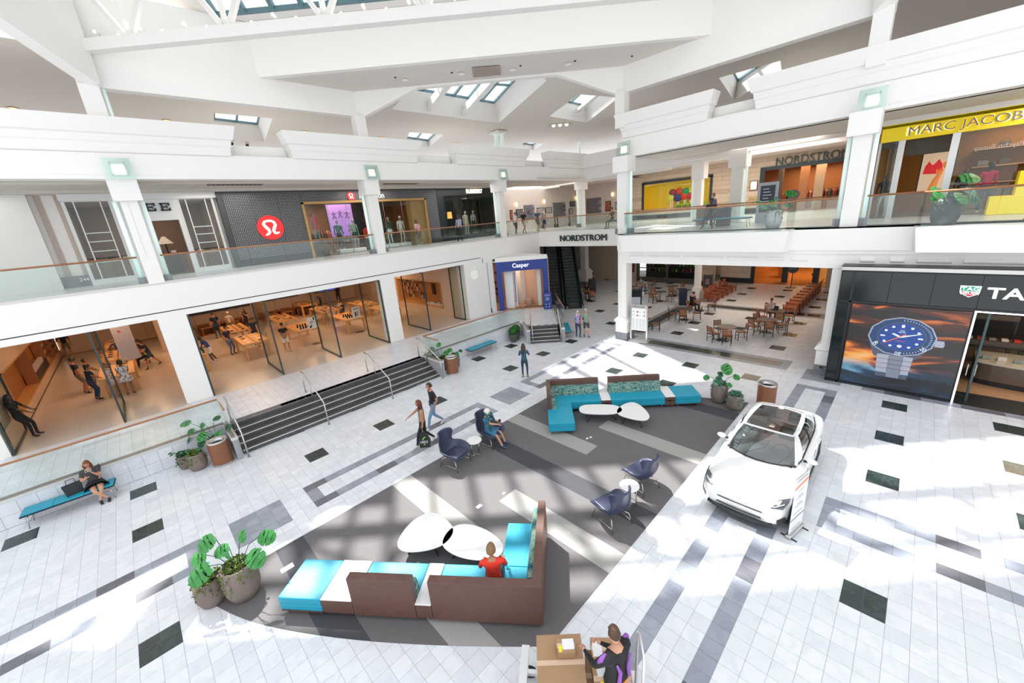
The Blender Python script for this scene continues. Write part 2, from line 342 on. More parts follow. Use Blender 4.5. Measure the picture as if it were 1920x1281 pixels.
# glass balustrades
def balustrade(pts,z0,h,label,cuts=1.45,rail=WOODR,shoe=True,group='glass balustrades',close_start=False):
    t=thing('glass_balustrade',label,'railing',(pts[0][0],pts[0][1],z0),0,group)
    o=Vector((pts[0][0],pts[0][1],z0))
    L=[Vector((p[0],p[1],p[2] if len(p)>2 else z0))-o for p in pts]
    for a,b in zip(L,L[1:]):
        d=b-a; n=max(1,round(d.xy.length/cuts)); dn=d.normalized()
        for k in range(n):
            p=a+d*(k/n)+dn*.006; q=a+d*((k+1)/n)-dn*.006
            nn=Vector((-dn.y,dn.x,0))*.007
            MB().add([p-nn,q-nn,q+nn,p+nn]+[v+Vector((0,0,h-.02)) for v in (p-nn,q-nn,q+nn,p+nn)],[(0,3,2,1),(4,5,6,7),(0,1,5,4),(1,2,6,5),(2,3,7,6),(3,0,4,7)]).build('glass_panel',GLASS,t)
    MB().tube([p+Vector((0,0,h)) for p in L],.032,10).build('handrail',rail,t,smooth=True)
    return t
balustrade([(-7,16.57),(.93,16.57),(.93,15.3)],.93,.92,'glass balustrade with wood rail above the long blue bench')
balustrade([(9.4,15.3),(9.4,16.57),(16.35,16.57),(16.42,16.3)],.93,.92,'glass balustrade with wood rail on terrace wall above the short teal bench')
balustrade([(17.45,14.1),(20.6,17.3)],.93,.92,'glass balustrade beside the escalator, right of narrow steps')
# ================================================================ LEFT FRONT (y = 20.5)
def wall(name,fn,m=WHITE): 
    b=MB(); fn(b); return b.build(name,m,kind='structure')
wall('wall_left_fascia',lambda b:(b.box(-12,YB,4.70,22.9,YB+.5,Z2),b.box(-12,YB+.04,4.66,22.9,YB+.5,4.70)))
MB().box(-12,YB-.03,Z2-.03,22.93,YB+.02,Z2+.05).build('trim_1',mat('slab_edge',(.62,.59,.56),.4),kind='structure')
MB().box(-12,YB+.015,4.655,16.9,YB+.03,4.695).build('trim_2',BLACK,kind='structure')
wall('wall_left_header',lambda b:b.box(-12,YB,4.43,16.9,YB+.6,4.66))
wall('wall_left_pier',lambda b:b.box(.23,YB,PZ,1.13,YB+.6,4.43))
wall('wall_left_pier_centre',lambda b:b.box(9.57,YB,PZ,10.42,YB+.6,4.43))
wall('wall_left_pier_right',lambda b:(b.box(15.4,YB,PZ,17.9,YB+.6,4.43),b.box(16.9,YB,4.43,22.9,YB+.6,4.70),b.box(20.5,YB,0,22.9,YB+.6,4.43)))
wall('wall_left_pier_far',lambda b:b.box(-12,YB,PZ,-4.5,YB+.6,4.43))
MB().box(17.0,YB-.008,4.3,17.04,YB,4.62).box(17.35,YB-.012,PZ,17.38,YB,4.3).box(17.34,YB-.03,PZ,17.42,YB,PZ+.3).build('trim_3',BLACK,kind='structure')
# second floor slabs
SLABM=mat('upper_tile',(.60,.60,.61),.3,var=(3,.5,(.68,.68,.70)))
MB().box(-12,YB+.3,Z2-.9,23,26.5,Z2).build('floor_upper_left',[SLABM],kind='structure')
UW=24.5
# upper soffit and bulkheads left
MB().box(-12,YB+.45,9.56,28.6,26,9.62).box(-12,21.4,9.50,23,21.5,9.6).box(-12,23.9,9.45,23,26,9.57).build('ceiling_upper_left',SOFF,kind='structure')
for x0,x1,l in ((3.32,5.44,'brown return air grille in soffit above the white storefront'),(11.6,13.73,'brown return air grille in soffit above the dark perforated storefront')):
    t=thing('air_grille',l,'vent',(x0,21.7,9.5),0,'soffit air grilles')
    MB().box(0,0,.03,x1-x0,.5,.055).build('frame',mat('grille_brown',(.17,.12,.09),.5),t)
    for k in range(12): MB().box(k*(x1-x0)/12+.02,.03,.0,(k+1)*(x1-x0)/12-.04,.47,.03).build('slat',MATS['grille_brown'],t)
# upper fascia beam, left
wall('wall_left_beam',lambda b:(b.box(-12,20.3,9.54,28.6,20.75,10.40),b.box(-12,20.34,10.40,28.6,20.75,10.46),b.box(-12,20.2,9.54,28.6,20.3,9.66),b.box(-12,20.9,9.6,28.6,21.5,10.95)))
def crown(name,x0,x1,axis='x',f=.34):
    # flared parapet segment whose profile returns round both ends
    prof=[(0,10.42),(.03,10.46),(.06,10.72),(.10,10.78),(.13,10.98),(.20,11.02),(f,11.5)]
    rs=[]
    for e,z in prof: rs.append([(x0-e,20.3-e,z),(x1+e,20.3-e,z),(x1+e,20.8,z),(x0-e,20.8,z)])
    b=MB().rings(rs)
    if axis=='y': b.v=[(y-20.3+XB,x,z) for x,y,z in b.v]
    b.build(name,WHITE,kind='structure')
crown('wall_left_parapet',-12,4.1); crown('wall_left_parapet_second',6.5,12.85); crown('wall_left_parapet_third',15.7,21.6); crown('wall_left_parapet_fourth',24.3,28.4)
# side wing of the gallery beyond the escalator (x = 28.55)
wall('wall_far_beam',lambda b:(b.box(28.5,-2,9.54,28.9,20.75,10.42),b.box(28.3,11.4,10.42,28.9,20.3,11.4)))
# ================================================================ RIGHT FRONT (x = 19.2)
wall('wall_right_beam',lambda b:(b.box(XB,-16,9.54,XB+.45,11.3,10.40),b.box(XB+.04,-16,10.40,XB+.45,11.3,10.46),b.box(XB-.1,-16,9.54,XB,11.4,9.66),b.box(XB+.6,-16,9.6,XB+1.2,11.3,10.95)))
crown('wall_right_parapet',-16,5.3,'y'); crown('wall_right_parapet_far',7.2,11.2,'y')
wall('wall_right_slab',lambda b:(b.box(18.60,-16,4.98,19.4,11.2,Z2),b.box(18.72,-16,4.30,19.4,11.2,4.98),b.box(18.66,-16,4.84,18.8,11.2,4.98)))
for nm,y0,y1 in (('trim_4',3.45,10.6),('trim_5',-14,.1)):
    MB().rings([[(17.85,y0+.12,5.0),(18.7,y0,5.0),(18.7,y1,5.0),(17.85,y1-.12,5.0)],[(17.75,y0,Z2-.02),(18.7,y0-.05,Z2-.02),(18.7,y1+.05,Z2-.02),(17.75,y1,Z2-.02)]]).build(nm,WHITE,kind='structure')
# short half round mouldings on the slab face
ml=thing('wall_moulding','row of small half-round plaster mouldings along white slab above watch store','moulding')
for y0,y1,z in [(9.7,10.5,4.62),(7.9,9.5,4.62),(6.0,7.7,4.62),(4.6,5.8,4.62),(3.7,4.3,4.62),(2.9,3.4,4.62),(.95,1.35,4.62),(.2,.55,4.62),(-.9,-.1,4.62),(-3.0,-1.15,4.62),(-5,-3.3,4.62)]:
    MB().tube([(18.74,y0,z),(18.74,y1,z)],.085,12).build('moulding',WHITE,ml,smooth=False)
MB().box(XB-1.4,3.45,Z2-.02,XB,10.6,Z2).box(18.6,-16,Z2-.04,30,11.2,Z2).box(23.02,11.1,4.92,38,30,Z2).box(24,-16,Z2-.7,38,10.6,Z2-.02).build('floor_upper_right',SLABM,kind='structure')
MB().box(18.9,-16,4.28,30,11.1,4.33).box(23.2,11,4.85,38,27,4.9).build('ceiling_lower_right',WHITE2,kind='structure')
MB().box(XB+.3,-16,9.60,24.5,11.3,9.66).box(24.5,-16,9.98,37.6,11.3,10.04).box(28.9,11.3,9.98,37.6,22,10.04).box(24.4,-16,9.6,24.5,11.3,10.0).build('ceiling_upper_right',CEIL,kind='structure')
# ================================================================ COLUMNS
def col_left(x,label,lower=False,pipes=True):
    t=thing('column',label,'column',(x,20.72,Z2),0,'white gallery columns')
    MB().box(-.235,-.27,0,.235,.3,3.1).build('shaft',WHITE,t)
    MB().box(-.2,-.29,1.0,-.05,-.27,3.0).build('shaft_panel',WHITE,t)
    MB().box(-.4,-.45,3.02,.4,.35,3.76).build('capital',WHITE,t)
    for s in (-1,1):
        MB().tube([(s*.38,.05,.28),(s*.38,.05,3.02)],.07,10).build('light_tube',mat('frosted_tube',(.74,.86,.83),.25,emit=(.7,.9,.86),es=.25),t,smooth=True)
        MB().box(s*.38-.12,-.1,0,s*.38+.12,.2,.28).build('tube_base',GREYST,t)
    return t
col_left(.6,'white gallery column left of white storefront, first from left')
col_left(9.97,'white gallery column in front of the red round logo storefront')
col_left(19.25,'white gallery column between black storefront and bridge')
c=col_left(28.75,'slim white gallery column in far corner beyond the bridge')
def col_right(y,label):
    t=thing('column',label,'column',(19.05,y,0),0,'white atrium columns')
    MB().box(-.42,-.36,0,.42,.36,.42).build('base',GREYST,t)
    MB().box(-.41,-.35,.42,.41,.35,1.0).rings([[(-.41,-.35,1),(.41,-.35,1),(.41,.35,1),(-.41,.35,1)],[(-.47,-.41,1.06),(.47,-.41,1.06),(.47,.41,1.06),(-.47,.41,1.06)],[(-.47,-.41,1.12),(.47,-.41,1.12),(.47,.41,1.12),(-.47,.41,1.12)],[(-.31,-.26,1.3),(.31,-.26,1.3),(.31,.26,1.3),(-.31,.26,1.3)]]).build('pedestal',WHITE,t)
    MB().box(-.3,-.25,1.28,.3,.25,8.85).build('shaft',WHITE,t)
    MB().box(-.32,-.08,1.4,.32,.08,4.2).build('shaft_rib',WHITE,t)
    MB().box(-.5,-.42,8.82,.3,.42,9.56).build('capital',WHITE,t)
    for s in (-1,1):
        MB().tube([(-.05,s*.36,Z2+.28),(-.05,s*.36,8.82)],.07,10).build('light_tube',MATS['frosted_tube'],t,smooth=True)
        MB().box(-.2,s*.36-.12,Z2,.1,s*.36+.12,Z2+.28).build('tube_base',GREYST,t)
    return t
col_right(11.0,'tall white column rising through both floors behind the menu sign')
col_right(1.85,'tall white column beside the big watch advertisement')
# lamps: a frosted plate held off the beam over each column
LAMP=mat('lamp_glow',(1,.93,.8),.4,emit=(1,.86,.66),es=1.6)
PLATE=glassm('lamp_plate',(.84,.94,.915),.12,.10)
def lamp(loc,rz,label,tilt=.42):
    t=thing('wall_lamp',label,'lamp',loc,rz,'square glass plate lamps')
    g=MB().box(-.36,-.01,-.36,.36,.01,.36); g.xf(Matrix.Translation((0,-.22,0))@Matrix.Rotation(-tilt*.5,4,'X')); g.build('glass_plate',PLATE,t)
    g=MB().box(-.15,-.015,-.15,.15,.015,.15); g.xf(Matrix.Translation((0,-.17,0))@Matrix.Rotation(-tilt*.5,4,'X')); g.build('diffuser',LAMP,t)
    MB().box(-.2,-.14,-.2,.2,0,.2).build('back_box',WHITE,t)
    for a in (-1,1):
        for b in (-1,1):
            MB().ball((a*.19,-.235-b*.04,b*.2),.018).build('screw',mat('brass',(.55,.38,.12),.3,1),t)
lamp((.62,20.25,9.86),0,'square glass plate lamp on beam above leftmost gallery column')
lamp((10.0,20.25,9.86),0,'square glass plate lamp on beam above the column by red logo storefront')
lamp((19.25,20.25,9.86),0,'square glass plate lamp on beam above the column right of the black storefront')
lamp((18.9,10.9,9.86),-PI/2,'square glass plate lamp on the tall column by the bridge')
lamp((18.9,1.75,9.86),-PI/2,'square glass plate lamp above column beside the yellow storefront')
for a,b,l in ((-9,.28,'left'),(.95,9.68,'second'),(10.3,18.95,'third')):
    balustrade([(a,20.56),(b,20.56)],Z2,1.03,{'left':'upper gallery glass balustrade in front of blank white wall','second':'upper gallery glass balustrade in front of white storefront and perforated wall','third':'upper gallery glass balustrade in front of mannequins and black storefront'}[l])
balustrade([(19.6,20.56),(22.95,20.5),(23.05,11.2)],Z2,1.03,'glass balustrade along the bridge above escalators')
balustrade([(18.85,10.65),(17.95,10.4),(17.95,3.6),(18.75,3.5),(18.75,2.25)],Z2,1.03,'right gallery glass balustrade with seated man behind it')
balustrade([(18.75,1.45),(18.75,.1),(17.95,0),(17.95,-12)],Z2,1.03,'right gallery glass balustrade in front of the yellow storefront')
balustrade([(24.5,11.2),(24.5,2)],Z2,1.03,'inner glass balustrade behind the seated man on right gallery')
# bridge fascia with big letters
wall('wall_bridge',lambda b:(b.box(22.9,11.2,4.86,23.3,20.5,Z2),b.box(22.8,11.2,4.78,23.3,20.5,4.9),b.box(22.86,11.2,Z2-.04,23.0,20.5,Z2+.05)))
# ================================================================ ROOF
AX=[(.6,20.5),(10,20.5),(19.2,11.2),(19.2,1.8)]
wall('wall_roof_left',lambda b:b.box(.35,20.5,12.5,10.05,20.95,15.5))
wall('wall_roof_right',lambda b:b.box(19.2,1.6,12.45,19.65,11.25,15.5))
def diag(b,p,q,prof,th=.45,top=16.2):
    p=Vector(p);q=Vector(q);d=(q-p).normalized();n=Vector((-d.y,d.x))*th
    # prof: (s, zbottom)
    f=[];k=[]
    for s,z in prof: a=p+d*s; f+= [(a.x,a.y,z)]; k+=[(a.x+n.x,a.y+n.y,z)]
    e=[(p.x+d.x*prof[-1][0],p.y+d.y*prof[-1][0],top),(p.x+d.x*prof[0][0],p.y+d.y*prof[0][0],top)]
    f+=e; k+=[(x+n.x,y+n.y,z) for x,y,z in e]
    b.rings([f,k])
# gable arch on the diagonal between the middle columns
wall('wall_roof_gable',lambda b:diag(b,(10,20.5),(19.2,11.2),[(0,12.5),(.35,12.5),(3.1,13.5),(9.9,13.5),(12.7,12.45),(13.08,12.45)],.35,13.75))
b=MB(); S1=26.4
b.poly([(5.9,20.5,13.58),(10,20.5,13.58),(19.2,11.3,13.58),(19.2,7.2,13.58)][::-1]); b.build('ceiling_soffit',CEIL,kind='structure')
wall('wall_roof_diagonal',lambda b:diag(b,(5.9,20.5),(19.2,7.2),[(0,13.56),(18.81,13.56)],.3,15.52))
wall('wall_roof_far_left',lambda b:diag(b,(-8.6,11.3),(.6,20.5),[(0,12.5),(3.4,13.9),(9.6,13.9),(12.9,12.5),(13.01,12.5)],-.45,15.5))
wall('wall_roof_far_right',lambda b:diag(b,(19.2,1.8),(10,-7.4),[(0,12.4),(3.4,13.9),(9.6,13.9),(13.01,12.5)],-.45,15.5))
# column stubs between parapet and roof beams
for (x,y),l in zip(AX,('first','second','third','fourth')):
    ex=.28 if y>20 else .14; ey=.14 if y>20 else .28
    t=thing('roof_post',{'first':'white post carrying the roof corner, far left','second':'white post carrying roof beam above red logo storefront','third':'white post carrying the roof beam above the tall middle column','fourth':'white post carrying the roof beam at top right'}[l],'post',(x,y,10.9),0,'white roof posts')
    MB().box(-.26,-.2,0,.26,.3,1.62).build('shaft',WHITE,t)
    MB().tube([(.36,.12,0),(.36,.12,1.6)],.05,8).build('pipe',MATS['frosted_tube'],t,smooth=True)
# glazed ridge: edge at x+y=25.3, z 15.5 rising towards the viewer
def D(s,t): # s=x+y, t=y-x
    return ((s-t)/2,(s+t)/2)
ZE,SE,SRD,ZRD=15.5,25.3,21.1,18.0
TL,TR=15.5,-13.0
TEAL=mat('mullion',(.10,.19,.22),.45)
sk=thing('skylight_ridge','large glazed skylight ridge with dark glazing bars at top of the atrium','skylight')
def slope(s): return ZE+(SE-s)*(ZRD-ZE)/(SE-SRD)
n=0; t=TL
while t>TR+.1:
    t2=max(t-3.2,TR)
    q=[(*D(SE,t),slope(SE)),(*D(SE,t2),slope(SE)),(*D(SRD,t2),ZRD),(*D(SRD,t),ZRD)]
    MB().poly(q).build('pane',SKYG,sk)
    for k in range(2):
        tt=t-1.6*k
        MB().bar((*D(SE,tt),slope(SE)),(*D(SRD,tt),ZRD),.16,.22).build('glazing_bar',TEAL,sk)
    t=t2
for k in range(4):  # panes out of view, set here to let sun onto the carpet's left part
    t=27-k*2.875; t2=t-2.875
    MB().poly([(*D(24.2,t),slope(24.2)),(*D(24.2,t2),slope(24.2)),(*D(SRD,t2),ZRD),(*D(SRD,t),ZRD)]).build('pane',SKYG,sk)
    for tt in (t,t-1.44): MB().bar((*D(24.2,tt),slope(24.2)),(*D(SRD,tt),ZRD),.16,.22).build('glazing_bar',TEAL,sk)
MB().bar((*D(SE,TL),ZE),(*D(SE,TR),ZE),.14,.14).build('edge_bar',TEAL,sk)
MB().bar((*D(23.2,TL),slope(23.2)),(*D(23.2,TR),slope(23.2)),.05,.08).build('cross_bar',TEAL,sk)
MB().bar((*D(SRD,TL),ZRD),(*D(SRD,TR),ZRD),.35,.5).build('ridge_beam',WHITE,sk)
b=MB()
b.poly([(*D(SE,21),ZE+.03),(*D(26.6,21),ZE+.03),(*D(26.6,-18),ZE+.03),(*D(SE,-18),ZE+.03)])          # flat strip at the wall head
b.poly([(*D(SE,TL),ZE),(*D(SE,27),ZE),(*D(24.2,27),slope(24.2)),(*D(24.2,TL),slope(24.2))][::-1])
b.poly([(*D(SE,27),ZE),(*D(SE,45),ZE),(*D(SRD,45),ZRD),(*D(SRD,27),ZRD)][::-1])  # unseen cover, widened to block sun from the floor's left corner
b.poly([(*D(SE,TR),ZE),(*D(SE,-22),ZE),(*D(SRD,-22),ZRD),(*D(SRD,TR),ZRD)])
b.poly([(*D(SRD,45),ZRD),(*D(14.6,45),14.4),(*D(14.6,-22),14.4),(*D(SRD,-22),ZRD)][::-1])               # unseen far slope, made opaque and long to keep sun off the cartons
b.build('ceiling_ridge',WHITE2,kind='structure')
# white truss under the ridge
tr=thing('roof_truss','white steel roof truss spanning the atrium with small spotlights','truss')
a=Vector((.8,20.3,13.6)); e=Vector((19.1,2.0,13.6)); d=(e-a); up=Vector((0,0,2.6))
MB().bar(a,e,.34,.34).build('bottom_chord',WHITE,tr)
MB().bar(a+up,e+up,.26,.26).build('top_chord',WHITE,tr)
MB().bar(a,a+up,.2,.2).build('end_post',WHITE,tr); MB().bar(e,e+up,.2,.2).build('end_post',WHITE,tr)
nb=8
for k in range(nb):
    p=a+d*((k+.5)/nb)
    MB().bar(p,p+up,.14,.14).build('web',WHITE,tr)
    MB().bar(p,a+d*(k/nb)+up,.15,.15).build('web',WHITE,tr); MB().bar(p,a+d*((k+1)/nb)+up,.15,.15).build('web',WHITE,tr)
a2,e2=a+Vector((-.9,-.9,.1)),e+Vector((-.9,-.9,.1))
MB().bar(a2+up,e2+up,.12,.12).build('rail',WHITE,tr)
for k in range(34):
    p=a+d*(.02+.0285*k)+Vector((.12,.12,.22 if k%2 else .38))
    s=thing('spotlight','small lit white spotlight on the top of roof truss','spotlight',p,0,'spotlights on the truss')
    if k<1 or True:
        m=MB().tube([(0,0,0),(-.10,-.10,.02)],.055,10); m.build('housing',WHITE,s,smooth=True)
        MB().tube([(-.101,-.101,.02),(-.106,-.106,.021)],.05,10).build('lens',mat('spot_lens',(1,.9,.75),.4,emit=(1,.86,.62),es=6),s)
        MB().tube([(0,0,0),(.02,.02,-.16)],.012,6).build('stem',WHITE,s)
# outer ceiling with skylight wells
ZC=13.6
def corners(px): return [tuple(onZ(x,y,ZC)) for x,y in px]
wells={'far_left':[(400,212),(511,222),(496,266),(402,258)],'mid':[(768,248),(831,253),(805,276),(758,270)],'mid2':[(984,267),(1019,270),(1000,282),(968,278)],
 'corner2':[(1030,218),(1100,230),(1160,183),(1085,177)],'right':[(1348,146),(1463,114),(1466,134),(1376,188)]}
# the wide corner skylight keeps its hidden near edge on the gable line
pc=[onZ(735,205,ZC),onZ(935,231,ZC),onZ(1024,152,ZC)]
bigw=[tuple(pc[0]),tuple(pc[1]),tuple(pc[2]),(16.9,14.2,ZC),(12.2,18.9,ZC)]
outer=[(-25,46),(50,46),(50,-20),(19.25,-20),(19.25,11.3),(10.1,20.55),(-25,20.55)]
def wellsafe(p): return p
holes=[bigw]+[corners(v) for v in wells.values()]
allp=[[Vector((x,y,ZC)) for x,y in outer]]+[[Vector(p) for p in h] for h in holes]
tri=tessellate_polygon(allp); flat=[p for l in allp for p in l]
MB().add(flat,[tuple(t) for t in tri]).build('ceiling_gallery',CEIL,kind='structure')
lab={'far_left':'small two-pane skylight in gallery ceiling above the white storefront','mid':'small skylight in the ceiling left of big corner skylight','mid2':'smallest skylight low above the far parapet','corner2':'medium skylight right of the big corner skylight','right':'two-pane skylight in right gallery ceiling with camera on its rim'}
def well(h,label,rise=1.0,shrink=.80,nx=1,ny=1):
    t=thing('skylight',label,'skylight',(0,0,0),0)
    c=sum((Vector(p) for p in h),Vector())/len(h)
    top=[(c.x+(p[0]-c.x)*shrink,c.y+(p[1]-c.y)*shrink,p[2]+rise) for p in h]
    MB().rings([[tuple(p) for p in h],top],cap=False).build('shaft',WHITE,t)
    MB().poly(top).build('pane',SKYG,t)
    m=len(top)
    for k in range(m): MB().bar(top[k],top[(k+1)%m],.12,.12).build('frame',TEAL,t)
    return t,top
for k,v in wells.items():
    t,top=well(corners(v),lab[k],*((.5,.92) if k.startswith('mid') else (1.0,.84)))
    V=[Vector(p) for p in top]
    MB().bar((V[0]+V[1])/2,(V[2]+V[3])/2,.10,.12).build('glazing_bar',TEAL,t)
    if k=='corner2': MB().bar((V[0]*.3+V[1]*.7)-Vector((0,0,.5)),(V[3]*.3+V[2]*.7)-Vector((0,0,.5)),.3,.2).build('rafter',WHITE,t)
t,top=well(bigw,'big corner skylight with slanted white rafters and teal glazing bars')
V=[Vector(p) for p in top]
for f in (.17,.34,.5,.67,.84):
    p=V[0].lerp(V[1],f); q=V[4].lerp(V[2],f)
    MB().bar(p,q,.12,.12).build('glazing_bar',TEAL,t)
MB().bar(V[0].lerp(V[4],.5),V[1].lerp(V[2],.5),.10,.10).build('glazing_bar',TEAL,t)
H=[Vector(p) for p in bigw]
for f in (.3,.62):
    p=H[0].lerp(H[1],f)+Vector((0,0,.35)); q=H[4].lerp(H[2],f)+Vector((0,0,.35)); MB().bar(p,q,.28,.42).build('rafter',WHITE,t)
# ceiling fittings
def ceilput(px,py,z=ZC): return onZ(px,py,z)
for k,(px,py,l) in enumerate(((23,202,'recessed ceiling light at far left above the parapet'),(312,225,'recessed ceiling light left of the small skylight'),(571,246,'recessed ceiling light right of the small skylight'),(714,257,'recessed ceiling light near the second roof post'),(855,268,'recessed ceiling light above the third parapet segment'),(1292,179,'recessed ceiling light left of right skylight'),(1550,111,'recessed ceiling light right of the right skylight'),(1827,38,'recessed ceiling light at top right corner'))):
    p=ceilput(px,py)
    t=thing('downlight',l,'ceiling light',p,0)
    MB().lathe([(.19,-.03),(.15,-.03),(.13,.05)],n=20,cap=False).build('trim_ring',mat('gold_ring',(.45,.30,.14),.3,.8),t)
    MB().lathe([(.001,.0),(.14,.0)],n=16,cap=False).build('bulb',mat('warm_bulb',(1,.6,.3),.4,emit=(1,.55,.25),es=2.2),t)
for px,py in ((760,149),(865,138),(961,130),(1065,120)):
    MB().lathe([(.16,-.015),(.15,-.03),(.11,-.03),(.10,-.012)],n=18).build('downlight',WHITE,loc=onZ(px,py,13.57),label='small white recessed light in the flat soffit above the arch',cat='ceiling light',group='soffit lights')
for px,py in ((741,145),(847,136),(976,123),(1078,114),(1185,105)):
    MB().lathe([(.05,-.03),(.05,0)],n=10).build('sprinkler',BLACK,loc=onZ(px,py,13.57),label='tiny dark sprinkler head in flat soffit above the arch',cat='sprinkler',group='soffit sprinklers')
t=thing('ceiling_grille','square beige air grille in the flat soffit above the arch','vent',(0,0,0))
g=[onZ(x,y,13.55) for x,y in ((885,127),(937,123),(939,140),(888,145))]
MB().poly(g).build('frame',mat('grille_beige',(.33,.27,.23),.6),t)
for k in range(8):
    f=(k+.5)/8; MB().bar(g[0].lerp(g[3],f)-Vector((0,0,.015)),g[1].lerp(g[2],f)-Vector((0,0,.015)),.05,.03).build('slat',mat('grille_slat',(.42,.35,.30),.6),t)
p=onZ(1050,233,ZC); t=thing('spot_cluster','recessed cluster of three small spots in ceiling below medium skylight','ceiling light',p,-.75)
MB().box(-.9,-.35,-.03,.9,.35,-.01).build('housing',mat('beige',(.5,.42,.34),.6),t)
for k in (-1,0,1): MB().ball((k*.5,0,-.05),.12).build('lens',MATS['spot_lens'],t)
for px,py,l in ((434,267,'left one of two small cameras on rim of the small skylight'),(463,270,'right one of two small cameras on rim of the small skylight'),(1408,190,'small camera on rim of the right skylight')):
    p=onZ(px,py,ZC-.09); t=thing('camera_dome',l,'camera',p)
    MB().box(-.12,-.1,-.02,.12,.1,.1).build('mount',WHITE,t); MB().ball((0,0,-.08),.11).build('dome',BLACK,t,smooth=True)
# tall struts seen above the third parapet
t=thing('strut_pair','pair of pale struts with teal plate above the third parapet segment','strut',(0,0,0))
for px in (929,940):
    p=onZ(px,246,ZC); MB().tube([p,(p.x,p.y,10.5)],.14,8).build('strut',MATS['frosted_tube'],t)
p=onZ(934,246,ZC); MB().box(p.x-.5,p.y-.5,ZC-.2,p.x+.5,p.y+.5,ZC-.05).build('head_plate',WHITE,t); MB().box(p.x-.3,p.y-.2,11.0,p.x+.3,p.y,12.1).build('plate',mat('teal_plate',(.02,.22,.20),.5),t)
p=onZ(1086,265,ZC); t=thing('strut','single pale strut above the far corner parapet','strut',p); MB().tube([(0,0,0),(0,0,-3)],.15,8).build('strut_tube',MATS['frosted_tube'],t)
# ================================================================ TEXT
def text(parent,name,s,size,loc,rot,m,ext=.01,align='CENTER',bold=0,sx=1,**kw):
    cu=bpy.data.curves.new('t','FONT'); cu.body=s; cu.size=size; cu.extrude=ext; cu.align_x=align; cu.align_y='CENTER'; cu.offset=bold; cu.resolution_u=3
    tmp=bpy.data.objects.new('t',cu); COL.objects.link(tmp); bpy.context.view_layer.update()
    me=bpy.data.meshes.new_from_object(tmp.evaluated_get(bpy.context.evaluated_depsgraph_get())); bpy.data.objects.remove(tmp); bpy.data.curves.remove(cu)
    me.materials.clear(); me.materials.append(m); me.name=name
    o=put(name,me,parent,loc,**kw); o.rotation_euler=rot; o.scale=(sx,1,1); return o
def glyphs(parent,name,n,w,h,loc,rot,m,seed=1):
    # lettering too small to read in the photograph: separate upright marks in a row
    rnd=random.Random(seed); mb=MB(); x=-w/2; a=w/n
    for k in range(n):
        b=a*rnd.uniform(.55,.8); t_=h*.18
        mb.box(x,-h/2,-.002,x+t_,h/2,.004).box(x,(h/2-t_) if k%2 else -h/2,-.002,x+b,(h/2) if k%2 else -h/2+t_,.004)
        if k%3: mb.box(x+b-t_,-h/2,-.002,x+b,h/2,.004)
        x+=a
    o=mb.build(name,m,parent,loc=loc); o.rotation_euler=rot; return o
RYF=(PI/2,0,0)          # reads along +X, faces the atrium from the left front
RXF=(PI/2,0,-PI/2)      # reads along -Y, faces the atrium from the right front
def areal(name,loc,size,energy,col,rot=(0,0,0),sy=None):
    l=bpy.data.lights.new(name,'AREA'); l.shape='RECTANGLE'; l.size=size; l.size_y=sy or size; l.energy=energy; l.color=col
    o=bpy.data.objects.new(name,l); COL.objects.link(o); o.location=loc; o.rotation_euler=rot; return o
# ================================================================ GROUND FLOOR STORE WITH WOODEN TABLES
SW=mat('store_wall',(.62,.47,.36),.6); OAK=mat('oak',(.62,.34,.13),.45,var=(3,.5,(.52,.26,.09),(1,12,1))); OAKD=mat('oak_dark',(.36,.15,.05),.5,var=(3,.5,(.28,.11,.03),(1,1,10)))
APL=-4.5
wall('wall_store_left',lambda b:(b.box(APL-.2,20.9,PZ,APL,38.6,1.24),b.box(APL-.2,20.9,3.05,APL,38.6,4.6),b.box(APL-.2,20.9,1.24,APL,23.7,3.05),b.box(APL-.8,23.5,1.0,APL-.55,38.6,3.3)),SW)
wall('wall_store_back',lambda b:b.box(APL,38.4,PZ,15.5,38.6,4.6),SW)
wall('wall_store_partition',lambda b:b.box(.25,32.2,PZ,1.2,38.4,4.6),SW)
wall('wall_store_right',lambda b:(b.box(15.25,21.1,PZ,15.6,23.2,4.6),b.box(15.25,29.6,PZ,15.6,38.6,4.6),b.box(15.25,23.2,PZ,15.6,29.6,1.25),b.box(15.25,23.2,3.1,15.6,29.6,4.6),b.box(15.75,23.2,1,15.9,29.6,3.2)),SW)
MB().box(-12,20.9,4.5,15.6,38.6,4.6).build('ceiling_store',mat('store_ceiling',(.7,.6,.5),.7),kind='structure')
SEAM=mat('seam',(.12,.08,.06),.8)
b=MB()
for k in range(14): b.box(-4.4+k*1.4,38.385,PZ,-4.385+k*1.4,38.4,4.5)
b.box(APL,38.38,1.0-.2,15.2,38.4,.83); b.box(APL,20.9,PZ,APL+.02,38.4,.83); b.build('baseboard_store',SEAM,kind='structure')
for n,(x,y) in enumerate(((-1.6,26),(-1.6,32),(3.9,26),(3.9,32),(9.4,26),(9.4,32),(13.5,29))):
    areal('store_light',(x,y,4.44),2.4,STORE_E,(1,.60,.33))
t=thing('video_wall','wide dark video wall at back of wooden-table store','screen',(0,0,0),0,'dark store screens'); SCR=mat('screen_off',(.02,.013,.012),.25)
MB().box(1.7,38.2,1.9,6.4,38.38,4.45).build('panel',SCR,t)
t=thing('video_wall','smaller dark screen at back of the wooden-table store','screen',(0,0,0),0,'dark store screens'); MB().box(7.4,38.2,2.0,10.2,38.38,4.45).build('panel',SCR,t)
